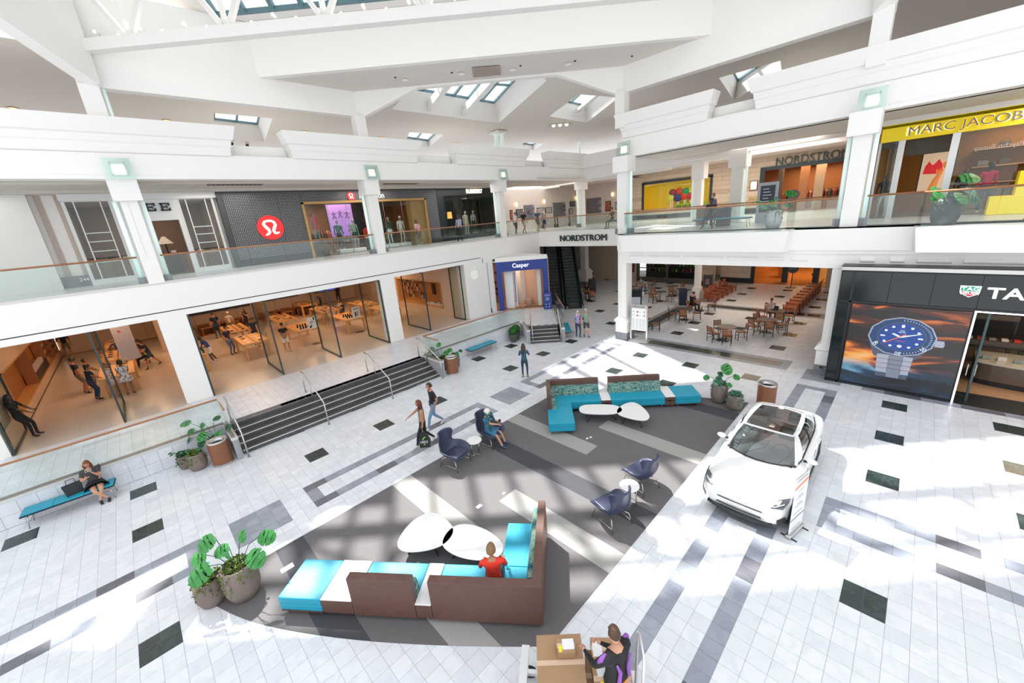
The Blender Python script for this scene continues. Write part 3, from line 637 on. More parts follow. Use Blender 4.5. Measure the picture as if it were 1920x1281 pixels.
t=thing('television','lit blue television on a stand at back of the wooden-table store','television',(11.9,36,PZ)); MB().box(-.8,-.05,1.4,.8,.05,2.4).build('frame',BLACK,t); MB().box(-.72,-.06,1.48,.72,-.05,2.32).build('picture',mat('tv_blue',(.02,.03,.12),.3,emit=(.05,.08,.35),es=1.2),t); MB().box(-.05,-.04,0,.05,.04,1.4).build('stand',BLACK,t)
def niche(name,label,x,s,y0,y1,z0,z1,bays,depth=.45):
    # shelf niche sunk in a side wall; s = direction the room lies in
    t=thing(name,label,'shelving',(x,y0,z0)); L=y1-y0; Hh=z1-z0; d=-s*depth
    for a,bb in (((0,0,0),(d,L,.06)),((0,0,Hh-.06),(d,L,Hh)),((0,0,0),(d,.06,Hh)),((0,L-.06,0),(d,L,Hh)),((d,0,0),(d-s*.03,L,Hh))):
        MB().box(a[0]+s*.015,a[1],a[2],bb[0],bb[1],bb[2]).build('frame_board',OAK if a[0]==0 else OAKD,t)
    return t
NL=niche('shelf_niche','long wooden display niche sunk in left wall behind the security guard',APL,1,23.75,38.1,1.24,3.05,3)
b=MB()
for y in (5.4,9.6,12.2): MB().box(-.4,y,.06,0,y+.06,1.75).build('divider',OAKD,NL)
for z in (.45,.85,1.25):
    for y0,y1 in ((9.7,12.2),(12.3,14.3)): MB().box(-.4,y0,z,-.02,y1,z+.03).build('shelf',OAKD,NL)
MB().box(-.42,5.5,.0,-.02,9.6,.5).build('drawer_block',mat('near_black',(.02,.015,.013),.4),NL)
WBX=mat('white_box',(.72,.66,.6),.5)
for y0,y1 in ((9.8,12.0),(12.4,14.1)):
    for r,z in enumerate((.06,.48,.88,1.28)):
        for k in range(6):
            y=y0+(y1-y0)*k/6
            MB().box(0,0,0,.14,.2,.3).build('product_box',WBX,None,loc=(APL-.34,23.75+y,1.24+z),label='small white product box standing on left wall niche shelf',cat='box',group='product boxes in the left niche')
for k in range(10): MB().box(0,0,0,.16,.09,.26).build('product_box',WBX,None,loc=(APL-.2,23.75+5.6+k*.34,1.24+.5),label='small white product box on black drawer block in left niche',cat='box',group='product boxes on the drawer block')
NR=niche('shelf_niche','wooden accessory wall niche with rows of hanging cases in right store bay',15.25,-1,23.3,29.5,1.25,3.2,1)
b=MB(); random.seed(3)
CASEC=[mat('case_%s'%n,c,.5) for n,c in (('brown',(.25,.10,.04)),('black',(.03,.02,.02)),('cream',(.55,.42,.3)),('rust',(.42,.12,.04)))]
for r in range(5):
    for k in range(13):
        MB().box(0,0,0,.03,.14,.24).build('phone_case',random.choice(CASEC),None,loc=(15.63,26.0+k*.26,1.62+r*.30),label='hanging phone case in the rows of right wall niche',cat='phone case',group='phone cases on the right wall')
for k in range(8): MB().box(0,0,0,.2,.16,.12+.05*(k%3)).build('white_device',WBX,None,loc=(15.4,23.6+k*.27,1.32),label='small white device on bottom ledge of right wall niche',cat='device',group='white devices in the right niche')
MB().box(15.6,24.6,2.1,15.66,25.0,2.9).build('wall_screen',SCR,None,label='narrow dark screen hung in the right wall niche',cat='screen')
# pivoting glass doors, all standing open
for k,(x,y1) in enumerate(((-4.44,23.2),(-1.68,23.3),(1.17,21.6),(3.93,23.3),(6.71,23.25),(9.5,23.2),(12.3,23.2),(15.08,21.8))):
    d=bpy.data.objects.new('door_%d'%(k+1),None); COL.objects.link(d); tag(d,kind='structure'); d.location=(x,20.52,PZ)
    L=y1-20.52; h=3.62
    for nm,bx in (('frame_post',(-.03,0,0,.03,.06,h)),('frame_post',(-.03,L-.06,0,.03,L,h)),('frame_rail',(-.03,.06,0,.03,L-.06,.07)),('frame_rail',(-.03,.06,h-.05,.03,L-.06,h))): MB().box(*bx).build(nm,mat('door_frame',(.02,.04,.04),.35),d)
    MB().box(-.006,.06,.07,.006,L-.06,h-.05).build('pane',CLEAR,d)
def store_table(x,y0,y1,label,w=1.22,h=.92):
    t=thing('display_table',label,'table',(x,y0,PZ),0,'wooden display tables'); L=y1-y0
    bevel(MB().box(-w/2,0,h-.09,w/2,L,h).build('table_top',OAK,t),.008)
    MB().box(-.02,.1,h-.0005,.02,L-.1,h+.002).build('cable_slot',BLACK,t)
    for sx in (-1,1):
        for yy in (0,L-.12): MB().box(sx*w/2-(.12 if sx>0 else 0),yy,0,sx*w/2+(.12 if sx<0 else 0),yy+.12,h-.09).build('leg',OAK,t)
    return t
tabs=[(-1.67,24.8,27.45,'front wooden table behind the first open glass door'),(-1.62,28.7,31.4,'second wooden table behind the front one in left bay'),(-1.6,33.0,35.6,'third wooden table near the back wall in left bay'),
 (1.05,24.8,27.4,'wooden table partly hidden by the big white pier'),(3.9,24.85,27.5,'wooden table where two people in navy stand, in the middle bay'),(6.7,24.9,27.5,'wooden table with upright tablets and the first counter sign'),(9.5,24.85,27.5,'wooden table with upright tablets and second counter sign'),
 (3.9,29.3,32.0,'wooden table behind the two people in navy'),(6.75,29.4,32.2,'wooden table in second row behind first counter sign'),(9.6,29.3,32.1,'wooden table where seated customers sit in second row'),(12.25,28.4,31.2,'wooden table in the second row at far right of middle bay'),(9.6,33.8,36.4,'wooden table in the third row below the television'),(12.2,24.9,27.5,'wooden table in right store bay beside pillar')]
for x,y0,y1,l in tabs: store_table(x,y0,y1,l)
DEV=mat('device_black',(.015,.013,.014),.2); DEVW=mat('device_white',(.8,.72,.62),.3); STANDW=mat('tablet_stand',(.75,.68,.6),.4)
random.seed(11)
def devices(x,y0,y1,lab,grp):
    for k in range(4):
        for s in (-1,1):
            o=MB().bevbox(-.09,-.13,0,.09,.13,.012,.004).build('tablet',DEV if random.random()<.75 else DEVW,None,loc=(x+s*.3,y0+.35+k*(y1-y0-.7)/3,PZ+.924),rz=random.uniform(-.4,.4),label=lab,cat='tablet',group=grp)
for k in (0,1,2,4,7,8,9,10,11):
    x,y0,y1,l=tabs[k]; devices(x,y0,y1,'tablet lying on the '+' '.join(l.split()[:9]),'tablets on '+l)
for k in (3,5,6,12):
    x,y0,y1,l=tabs[k]
    for r,yy in enumerate((.35,.95)):
        t=thing('tablet_stand',['front','second'][r]+' row of small upright tablets on the '+' '.join(l.split()[:7]),'display',(x-.15 if k!=3 else x+.3,y0+yy,PZ+.92))
        MB().box(-.28,-.12,0,.28,.12,.02).build('base',STANDW,t)
        for q in range(4): MB().box(-.24+q*.15,-.02,.02,-.15+q*.15,.0,.22).xf(Matrix.Identity(4)).build('tablet',DEV,t)
for x,y,l,c in ((6.9,24.72,'white counter sign with dark feather print, on clear pole stand','left'),(9.62,24.78,'white counter sign with two small phone pictures, on clear pole stand','right')):
    t=thing('floor_sign',l,'sign',(x,y,PZ),.25)
    MB().lathe([(.27,0),(.27,.012),(.02,.02)],n=24).build('base',mat('disc_brown',(.10,.06,.045),.4),t); MB().tube([(0,0,.01),(0,0,.95)],.012).build('pole',CLEAR,t)
    MB().box(-.28,-.01,.95,.28,.01,1.65).build('card',mat('card_white',(.78,.75,.72),.5),t)
    if c=='left':
        MB().poly([(.08,-.013,1.63),(.2,-.013,1.6),(.16,-.013,1.45),(.1,-.013,1.42)]).poly([(-.22,-.013,1.1),(-.05,-.013,1.22),(-.08,-.013,1.05),(-.2,-.013,.98)]).build('print',BLACK,t)
        for z in (1.38,1.33,1.28): MB().box(-.14,-.013,z,.06,-.011,z+.025).build('text_line',mat('print_blue',(.1,.12,.35),.5),t)
    else:
        for z in (1.55,1.5): MB().box(-.2,-.013,z,.2,-.011,z+.025).build('text_line',BLACK,t)
        MB().box(-.12,-.013,1.05,-.01,-.011,1.35).build('phone_print',BLACK,t); MB().box(.03,-.013,1.05,.14,-.011,1.35).build('phone_print',mat('print_pink',(.6,.25,.22),.5),t)
t=thing('hanging_banner','tall grey-white paper banner with small round emblem beside first glass door','sign',(-1.0,25.6,PZ)); MB().box(-.35,-.01,1.35,.3,.01,3.0).build('sheet',mat('sheet_grey',(.5,.42,.42),.6),t); MB().lathe([(.06,0),(.06,.004)],n=16).xf(Matrix.Translation((-.1,-.012,2.75))@Matrix.Rotation(PI/2,4,'X')).build('emblem',mat('emblem_red',(.5,.1,.08),.5),t)
MB().tube([(-.3,0,1.4),(-.3,0,0)],.01).tube([(.25,0,1.4),(.25,0,0)],.01).build('pole',CLEAR,t)
# wooden cube seats in front of the video wall
sp=[(2.0,36.4),(2.9,36.6),(3.9,36.2),(1.9,35.3),(2.9,35.2),(4.6,35.4),(6.9,36.6),(7.7,36.4),(8.5,36.6),(9.2,36.0),(9.3,35.0),(8.2,35.2),(10.1,35.7),(7.2,35.2),(5.3,36.5)]
for k,(x,y) in enumerate(sp):
    if k==0:
        s0=thing('cube_seat','hollow wooden cube seat standing among rows in front of the video wall','seat',(x,y,PZ),0,'wooden cube seats')
        for a in ((-.35,-.35,0,.35,.35,.05),(-.35,-.35,.5,.35,.35,.55),(-.35,-.35,.05,-.3,.35,.5),(.3,-.35,.05,.35,.35,.5),(-.3,.28,.05,.3,.33,.5)): MB().box(*a).build('panel',OAKD,s0)
    else: copy_tree(s0,None,(x,y,PZ),.1*((k*7)%5-2))
# store emblem on the white pier: a round bitten fruit with a leaf, pale and backlit
def outline_fruit(n=40):
    pts=[]
    for k in range(n):
        a=2*PI*k/n; x=math.cos(a); y=math.sin(a)
        r=1-.10*max(0,math.sin(a))**8*1.6-.07*max(0,-math.sin(a))**10
        x*=r*.92*(1+.05*math.sin(a)); y*=r
        dx,dy=x-1.15,y-.12
        dd=math.hypot(dx,dy)
        if dd<.5: x=1.15+dx/dd*.5; y=.12+dy/dd*.5
        pts.append((x,y))
    return pts
t=thing('store_emblem','pale glowing bitten fruit emblem with leaf on white pier beside mattress store','logo',(16.2,20.49,3.66))
EMB=mat('emblem_white',(.9,.88,.85),.4,emit=(1,.97,.93),es=.12)
MB().rings([[(x*.33,-.03,y*.34) for x,y in outline_fruit()],[(x*.33,0,y*.34) for x,y in outline_fruit()]]).build('fruit',EMB,t)
MB().rings([[(x,-.03,z) for x,z in ((-.0,.37),(.03,.47),(.12,.54),(.11,.44),(.06,.38))],[(x,0,z) for x,z in ((-.0,.37),(.03,.47),(.12,.54),(.11,.44),(.06,.38))]]).build('leaf',EMB,t)
# ================================================================ MATTRESS STORE (diagonal blue portal)
BLUE=mat('portal_blue',(.018,.045,.27),.45)
cs=Vector((17.95,20.28)); ce=Vector((20.45,17.72)); du=(ce-cs).normalized(); dn=Vector((-du.y,du.x)) # dn points into the store
cl=(ce-cs).length
t=thing('store_portal','deep blue store portal with white lettering left of the escalator','storefront',(cs.x,cs.y,PZ),math.atan2(du.y,du.x))
hz=3.44; oz=2.76
MB().box(0,0,0,.36,.5,hz).box(cl-.36,0,0,cl,.5,hz).box(.36,0,oz,cl-.36,.5,hz).build('portal_frame',BLUE,t)
text(t,'lettering','Casper',.40,(cl*.48,-.02,oz+.36),RYF,mat('letter_white',(.9,.9,.9),.4,emit=(1,1,1),es=.5),.02,bold=.006)
MB().prism([(0,.0),(cl,0),(cl*.5,2.4)],hz,hz+.28).build('roof',WHITE,t)
MB().box(.5,.55,0,1.1,1.15,oz).build('white_post',WHITE,t); MB().box(1.12,1.0,0,1.35,1.1,oz).build('white_panel',WHITE,t); MB().box(1.2,.98,.35,1.24,1.0,oz-.2).build('blue_strip',BLUE,t)
MB().box(cl-.75,.8,0,cl-.5,1.1,oz).build('white_post',WHITE,t)
MB().box(.4,.45,0,cl-.4,.9,.02).build('mat',mat('mat_olive',(.14,.10,.03),.9),t)
wall('wall_mattress_store',lambda b:(b.box(20.95,18.2,0,21.1,26,4.3),b.box(17.9,24,PZ,24,24.2,4.3),b.box(17.7,21,PZ,17.8,24.2,4.3)),mat('peach_wall',(.62,.42,.30),.7))
MB().prism([(18,20.3),(20.5,17.8),(20.95,18.2),(20.95,24),(17.9,24)],PZ-.01,PZ+.01).build('floor_mattress_store',mat('pink_wood',(.52,.30,.20),.4,var=(4,.4,(.45,.25,.16),(1,8,1))),kind='structure')
MB().prism([(18,20.3),(20.5,17.8),(20.95,18.2),(20.95,24),(17.9,24)],4.2,4.28).build('ceiling_mattress_store',WHITE2,kind='structure')
areal('store_light',(19.8,20.8,4.15),1.6,50,(1,.72,.5))
for x,y,r,m,l in ((19.95,20.95,.42,mat('stool_navy',(.02,.03,.07),.7),'round navy pouf stool inside the mattress store'),(20.45,19.7,.28,mat('stool_pink',(.5,.3,.24),.7),'small pink pouf stool inside mattress store')):
    MB().lathe([(r*.9,0),(r,.05),(r,.38),(r*.93,.45),(r*.5,.47)],n=24).build('pouf',m,None,True,loc=(x,y,PZ+.01),label=l,cat='stool')
t=thing('potted_branch','tall thin branch with dark leaf clusters in small pot inside mattress store','plant',(19.9,22.6,PZ+.01)); MB().lathe([(.16,0),(.2,.05),(.2,.4),(.17,.4)],n=16).build('pot',GREYST,t); MB().tube([(0,0,.38),(.08,0,1),(-.05,0,1.6),(.15,0,2.3)],.02).build('stem',BLACK,t)
for p in ((.1,0,1.05),(-.1,0,1.6),(.18,0,2.3),(.02,.05,.7)): MB().ball(p,.17,8,6,sz=.7).build('leaf_cluster',DARK,t)
t=thing('a_board','navy blue A-board sign with white lettering beside blue portal','sign',(19.95,17.45,PZ),-.75)
g=MB().box(-.28,-.02,0,.28,.0,1.15); g.xf(Matrix.Rotation(-.12,4,'X')); g.build('board',BLUE,t); g=MB().box(-.28,-.02,0,.28,0,1.15); g.xf(Matrix.Translation((0,.28,0))@Matrix.Rotation(.12,4,'X')); g.build('board',BLUE,t)
WL=mat('letter_plain',(.75,.78,.85),.5)
tx=text(t,'lettering','Casper',.13,(0,.085,.98),(PI/2-.12,0,0),WL,.004)
glyphs(t,'lettering',4,.22,.07,(0,.066,.80),(PI/2-.12,0,0),WL); glyphs(t,'lettering',5,.26,.08,(0,.052,.68),(PI/2-.12,0,0),WL,3)
for x in (-.12,.1):
    for z in (.18,.36): MB().ball((x,z*.12-.03,z),.035,8,6,sy=.3).build('icon',WL,t)
# ================================================================ UPPER LEFT STOREFRONTS (y = 24.5)
def Y4(px,py,y=UW): p=onY(px,py,y); return p.x,p.z
wall('wall_upper_left',lambda b:(b.box(-12,UW+.02,Z2,-2.1,UW+.4,9.6),b.box(-2.1,UW+.25,Z2,-1.2,UW+.5,9.6),b.box(3.8,UW+.25,Z2,4.25,UW+.5,9.6),b.box(22.7,UW,Z2,23,UW+.4,9.6)),WHITE2)
MB().box(-12,UW-.18,Z2,-2.1,UW+.02,9.5).build('wall_upper_left_panel',mat('pale_panel',(.70,.70,.68),.6),kind='structure')
for a,c in ((-1.95,-1.78),(-1.42,-1.25)): MB().box(a,UW+.2,Z2,c,UW+.25,9.5).build('trim_6',mat('taupe',(.50,.42,.37),.7),kind='structure')
MB().box(-2.1,UW+.1,Z2,-1.25,UW+.24,Z2+.45).build('baseboard_upper',GREYST,kind='structure')
for s,x in (('248',-2.35),('244',-1.45)): text(None,'unit_number',s,.2,(x,UW+.05 if x>-2 else UW-.2,Z2+.28),RYF,WHITE,.005,label={'248':'white unit number 248 on grey plinth, farther left one','244':'white unit number 244 on grey plinth next to white storefront frame'}[s],cat='number')
UWALL=mat('shop_dark_wall',(.10,.085,.075),.7); SHOPF=mat('shop_floor',(.22,.20,.19),.35)
def shop_room(nm,x0,x1,depth,wm,energy,col,z1=9.3):
    wall('wall_'+nm,lambda b:(b.box(x0,UW+depth,Z2,x1,UW+depth+.1,z1+.2),b.box(x0-.1,UW+.5,Z2,x0,UW+depth,z1+.2),b.box(x1,UW+.5,Z2,x1+.1,UW+depth,z1+.2)),wm)
    MB().box(x0,UW+.2,Z2-.4,x1,UW+depth+.1,Z2+.02).build('floor_'+nm,SHOPF,kind='structure')
    MB().box(x0,UW+.3,z1,x1,UW+depth,z1+.1).build('ceiling_'+nm,CEIL,kind='structure')
    if energy: areal('shop_light',((x0+x1)/2,UW+depth*.5,z1-.06),min(3,(x1-x0)*.4),energy,col)
# white clothes store
t=thing('white_storefront','white storefront with black slab letters and two tall display windows','storefront',(0,UW,0))
x0,x1=-1.25,3.78
FR=mat('white_frame',(.74,.745,.74),.5)
b=MB()
wl,wr,dl,dr=(-1.2,.14),(2.42,3.72),(1.28,2.25),(9.17,6.0)
b.box(x0,0,9.17,x1,.25,9.5).box(x0-.05,-.12,9.2,x1+.12,0,9.5).box(wl[1],0,Z2,dl[0],.25,9.17).box(dl[0],0,8.28,dl[1],.25,9.17).box(dl[1],0,Z2,wr[0],.25,9.17).box(wl[0],0,Z2,wl[1],.25,6.02).box(wr[0],0,Z2,wr[1],.25,6.02).box(x0-.02,0,Z2,wl[0],.25,9.17).box(wr[1],0,Z2,x1,.25,9.17)
b.build('facade',FR,t)
for a,c in (wl,wr):
    MB().box(a,.03,6.02,c,.05,9.15).build('window_pane',CLEAR,t)
    for xx in (a+.02,a+.28,c-.28,c-.02): MB().box(xx-.02,-.02,6.0,xx+.02,.03,9.16).build('mullion',FR,t)
    for z in (7.0,7.45,7.85,8.2): MB().box(a+.3,.15,z-.3,c-.25,.4,z-.26).build('shelf',WHITE,t)
for s,x in (('E',1.42),('E',1.93)): 
    e=MB(); 
    for (a0,z0,a1,z1) in ((-.16,-.16,-.08,.16),(-.19,.11,.17,.17),(-.19,-.17,.17,-.11),(-.08,-.03,.06,.03),(.11,.04,.17,.17),(.11,-.17,.17,-.04),(.05,-.07,.08,.07)): e.box(a0,-.05,z0,a1,-.01,z1)
    o=e.build('letter',mat('letter_navy',(.02,.03,.05),.5),t); o.location=(x-.02,-.02,8.86)
shop_room('white_shop',x0,x1,5,mat('shop_taupe',(.26,.19,.155),.7),60,(1,.75,.55))
for k,(x,y,hh) in enumerate(((-.9,1.4,1.3),(-.2,2.4,1.5),(2.6,1.6,1.4),(3.3,2.6,1.5),(1.7,3.6,1.6))):
    t=thing('shelf_unit','low wooden shelf of folded goods inside the white storefront, %s'%['far left','left back','right front','right back','behind doorway'][k],'shelf',(x,UW+y,Z2+.02))
    MB().box(-.4,-.2,0,.4,.2,hh*.6).build('carcass',OAKD,t)
    for q in range(3): MB().box(-.38+q*.27,-.15,hh*.6,-.18+q*.27,.15,hh*.6+.12).build('folded_stack',[WHITE,BLACK,GREYST][(q+k)%3],t)
t=thing('table_lamp','table lamp with pale cone shade in the white storefront doorway','lamp',(1.6,UW+1.6,Z2+.95)); MB().tube([(0,0,0),(0,0,.5)],.03).build('stem',BLACK,t); MB().lathe([(.32,.5),(.06,.85)],n=20,cap=False).build('lamp_shade',mat('shade_cream',(.7,.6,.5),.7,emit=(1,.8,.6),es=.2),t); 
MB().box(1.2,UW+1.3,Z2+.02,2.0,UW+1.9,Z2+.95).build('console',UWALL,None,label='dark console table under the cone lamp in white storefront',cat='table')
# perforated dark storefront with gold framed opening
def perfmat():
    m=bpy.data.materials.new('perforated_panel'); m.use_nodes=True; nt=m.node_tree; N=nt.nodes; L=nt.links; b=N['Principled BSDF']; b.inputs['Roughness'].default_value=.4
    tc=N.new('ShaderNodeTexCoord'); mp=N.new('ShaderNodeMapping'); mp.inputs['Scale'].default_value=(13,13,13); L.new(tc.outputs['Object'],mp.inputs[0])
    fr=N.new('ShaderNodeVectorMath'); fr.operation='FRACTION'; L.new(mp.outputs[0],fr.inputs[0]); sb=N.new('ShaderNodeVectorMath'); sb.operation='SUBTRACT'; sb.inputs[1].default_value=(.5,.5,.5); L.new(fr.outputs[0],sb.inputs[0])
    ml=N.new('ShaderNodeVectorMath'); ml.operation='MULTIPLY'; ml.inputs[1].default_value=(1,0,1); L.new(sb.outputs[0],ml.inputs[0]); ln=N.new('ShaderNodeVectorMath'); ln.operation='LENGTH'; L.new(ml.outputs[0],ln.inputs[0])
    lt=N.new('ShaderNodeMath'); lt.operation='LESS_THAN'; lt.inputs[1].default_value=.27; L.new(ln.outputs['Value'],lt.inputs[0])
    mx=N.new('ShaderNodeMix'); mx.data_type='RGBA'; L.new(lt.outputs[0],mx.inputs[0]); mx.inputs[6].default_value=(.045,.047,.052,1); mx.inputs[7].default_value=(.36,.36,.38,1); L.new(mx.outputs[2],b.inputs['Base Color']); return m
PERF=perfmat()
LX0,LX1=3.98+.02,16.75; GX0,GX1=7.72,15.62
t=thing('perforated_storefront','charcoal perforated storefront with red round logo and gold framed opening','storefront',(0,UW-.1,0))
nn=3
for k in range(nn):
    a=LX0+.12+(GX0-LX0-.12)*k/nn; c=LX0+.12+(GX0-LX0-.12)*(k+1)/nn
    MB().box(a+.006,-.05,6.15,c-.006,.1,9.36).build('panel',PERF,t)
for k in range(4):
    a=GX0+(GX1-GX0)*k/4; c=GX0+(GX1-GX0)*(k+1)/4
    MB().box(a+.006,-.05,8.83,c-.006,.1,9.36).build('panel',PERF,t)
MB().box(GX1+.006,-.05,6.15,LX1-.1,.1,9.36).build('panel',PERF,t)
FRD=mat('charcoal_frame',(.05,.055,.055),.5)
MB().box(LX0-.1,-.14,Z2,LX0+.12,.15,9.5).box(LX0,-.12,9.36,LX1,.12,9.5).box(LX0,-.02,Z2,GX0,.1,6.15).box(GX1,-.02,Z2,LX1,.1,6.15).build('surround',FRD,t)
GOLD=mat('gold_frame',(.50,.30,.10),.4,.3)
MB().box(GX0-.06,-.16,Z2,GX0+.06,.1,8.83).box(GX1-.06,-.16,Z2,GX1+.06,.1,8.83).box(GX0-.06,-.16,8.73,GX1+.06,.1,8.85).build('gold_frame',GOLD,t)
MB().box(GX1-1.1,.0,Z2,GX1-.06,.6,8.73).build('wood_return',mat('olive_wood',(.26,.17,.06),.6),t)
RED=mat('logo_red',(.80,.02,.02),.4,emit=(1,.03,.02),es=.25)
def omega(cx,cz,r,y,mi):
    # white omega-like stroke built as a ribbon of varying width
    P=[(-.52,-.60,.05),(-.30,-.52,.10),(-.16,-.38,.12),(-.20,-.15,.13),(-.40,.12,.13),(-.50,.34,.12),(-.38,.52,.10),(-.12,.58,.09),(.14,.56,.10),(.34,.44,.12),(.40,.22,.13),(.26,-.05,.13),(.16,-.28,.13),(.24,-.46,.12),(.44,-.50,.09),(.62,-.40,.03)]
    pts=[]
    Q=[Vector((a,b)) for a,b,c in P]
    l=[];rr=[]
    for i,(a,b,c) in enumerate(P):
        d=(Q[min(i+1,len(P)-1)]-Q[max(i-1,0)]).normalized(); n=Vector((-d.y,d.x))*c
        l.append(Q[i]+n); rr.append(Q[i]-n)
    mb=MB(); vs=[(cx+v.x*r,y,cz+v.y*r) for v in l]+[(cx+v.x*r,y,cz+v.y*r) for v in rr]; n=len(P)
    fs=[(i,i+1,n+i+1,n+i) for i in range(n-1)]
    vs2=[(x,y+.02,z) for x,_,z in vs]; k=len(vs)
    mb.add(vs+vs2,fs+[tuple(k+j for j in reversed(f)) for f in fs]+[(i,k+i,k+i+1,i+1) for i in range(n-1)]+[(n+i,n+i+1,k+n+i+1,k+n+i) for i in range(n-1)])
    return mb
def logo(cx,cz,r,label,y=UW-.22):
    t=thing('round_logo',label,'logo',(0,0,0))
    m=MB().lathe([(r,0),(r,.05)],n=48); m.xf(Matrix.Translation((cx,y+.05,cz))@Matrix.Rotation(PI/2,4,'X')); m.build('disc',RED,t)
    omega(cx,cz,r*.98,y-.025,0).build('symbol',mat('letter_white2',(.85,.8,.78),.4,emit=(1,.95,.92),es=.4),t)
cx,cz=Y4(507.5,427,UW-.2); logo(cx,cz,.62,'big red round logo with white curl sign on the perforated wall')
cx,cz=Y4(658,368,UW-.2); logo(cx,cz,.24,'small red round logo above gold framed shop opening')
a,c=Y4(670,367,UW-.2),Y4(723,367,UW-.2)
text(None,'shop_lettering','lululemon',.50,((a[0]+c[0])/2,UW-.2,a[1]-.03),RYF,MATS['letter_white2'],.02,sx=.84,label='white lowercase shop name lettering half hidden by the gallery column',cat='sign')
for gx,ge in ((-4,35),(4,75),(11.5,95),(18.5,95)): areal('gallery_fill',(gx,22.6,9.4),3,ge,(1,.93,.85))  # added fill lamps that brighten the walkway, no fixtures stand here
shop_room('red_logo_shop',LX0,LX1,6.5,mat('shop_brown',(.22,.12,.065),.7),240,(1,.66,.42))
for k,xx in enumerate((9.1,10.2,11.6,12.6,13.9)): MB().box(xx-.008,UW+.0,Z2+.02,xx+.008,UW+.03,8.73).build('pane_joint',STEEL,None,label='slim metal joint between shop window panes, gold framed opening',cat='window bar',group='shop window joints')
MB().box(GX0+.06,UW-.02,Z2+.02,10.4,UW,8.73).box(11.7,UW-.02,Z2+.02,GX1-.1,UW,8.73).build('shop_window',CLEAR,None,label='large clear shop window inside the gold frame',cat='window')
t=thing('purple_screen','purple lit screen showing dark figures inside gold framed shop','screen',(11.35,UW+3,7.9),.0); MB().box(-1.25,0,-1.35,1.2,.12,1.05).build('surround',BLACK,t); MB().box(-1.2,-.02,-1.1,.45,0,.95).build('picture',mat('screen_purple',(.3,.16,.5),.4,emit=(.45,.24,.75),es=.55),t)
for a,bz,s in ((-.8,.3,1),(-.4,.35,1),(.05,.3,1),(-.55,-.6,1.2),(.1,-.55,1.1)):
    MB().tube([(a-.12*s,-.03,bz-.25*s),(a,-.03,bz),(a+.12*s,-.03,bz-.25*s)],.03*s,6).ball((a,-.03,bz+.16),.05*s,8,5).tube([(a-.15,-.03,bz+.1),(a,-.03,bz+.02),(a+.15,-.03,bz+.12)],.022*s,6).build('figure_print',mat('print_dark',(.05,.03,.08),.6),t)
random.seed(5)
RC=[mat('cloth_%d'%k,c,.8) for k,c in enumerate(((.55,.05,.04),(.02,.02,.025),(.02,.09,.07),(.55,.5,.45),(.35,.13,.05),(.60,.16,.10),(.1,.11,.13)))]
def rack(loc,rz,label,n=9,L=1.5):
    t=thing('clothes_rack',label,'clothes rack',loc,rz)
    MB().tube([(-L/2,0,0),(-L/2,0,1.45),(L/2,0,1.45),(L/2,0,0)],.02,6).build('rail',BLACK,t)
    for k in range(n):
        x=-L/2+.1+k*(L-.2)/(n-1)
        MB().rings([[(x-.03,-.2,.55),(x+.03,-.2,.55),(x+.03,.2,.55),(x-.03,.2,.55)],[(x-.03,-.22,1.25),(x+.03,-.22,1.25),(x+.03,.22,1.25),(x-.03,.22,1.25)],[(x-.015,-.04,1.43),(x+.015,-.04,1.43),(x+.015,.04,1.43),(x-.015,.04,1.43)]]).build('garment',random.choice(RC),t)
    return t
for k,(x,y) in enumerate(((9.2,2.6),(10.6,4.6),(13.0,3.0),(14.2,4.2),(12.2,5.2),(8.6,4.8))): rack((x,UW+y,Z2+.02),.2*k,'clothes rack inside the gold framed shop, %s'%['front left','middle back','front right','far right','back centre','back left'][k])
t=thing('clothes_table','low table with red and white folded clothes inside gold framed shop','table',(11.4,UW+1.5,Z2+.02)); MB().box(-.6,-.4,0,.6,.4,.72).build('body',UWALL,t)
for k in range(5): MB().bevbox(-.55+k*.22,-.2,.72,-.36+k*.22,.15,.8,.02).build('folded_cloth',RC[(0,3,5,0,3)[k]],t)
for k,(x,w) in enumerate(((8.5,.9),(9.9,.8),(10.8,.8),(12.3,.9),(13.2,.7),(14.1,.8))): MB().bevbox(-w/2,-.3,0,w/2,.3,.22,.02).build('plinth',WHITE,None,loc=(x,UW+.75,Z2+.02),label='low white display plinth under mannequin feet in shop window',cat='plinth',group='mannequin plinths')
MB().bevbox(-.45,-.3,0,.45,.3,1.0,.02).build('tall_plinth',mat('plinth_brown',(.12,.08,.06),.6),None,loc=(8.35,UW+.45,Z2+.02),label='tall brown plinth under red-jacket mannequin behind gold frame',cat='plinth')
# black storefront with lit letters
t=thing('black_storefront','black storefront with glowing cream lettering over dark display window','storefront',(0,UW,0))
BK=mat('teal_black',(.008,.022,.026),.35)
BX0,BX1=LX1+.02,22.7
MB().box(BX0,0,8.98,BX1,.3,9.45).box(BX0,0,Z2,17.35,.3,8.98).box(22.45,0,Z2,BX1,.3,8.98).box(17.35,0,Z2,22.45,.3,6.1).build('facade',BK,t)
MB().box(17.3,-.03,8.95,22.4,.02,9.0).box(17.32,-.03,6.1,17.38,.02,8.95).build('window_frame',BLACK,t)
MB().box(17.38,.1,6.1,22.45,.12,8.95).build('window_pane',CLEAR,t)
for xx in (18.9,20.7): MB().box(xx-.01,.08,6.1,xx+.01,.12,8.95).build('pane_joint',BLACK,t)
a,c=Y4(871,359),Y4(903,359)
text(t,'lettering','BURBERRY',.42,((a[0]+c[0])/2+.05,-.06,a[1]-.02),RYF,mat('letter_cream',(.9,.75,.6),.4,emit=(1,.78,.58),es=2.2),.02,sx=.80,bold=.006)
shop_room('black_shop',BX0,BX1,4,mat('shop_teal',(.015,.03,.032),.6),22,(1,.8,.6))
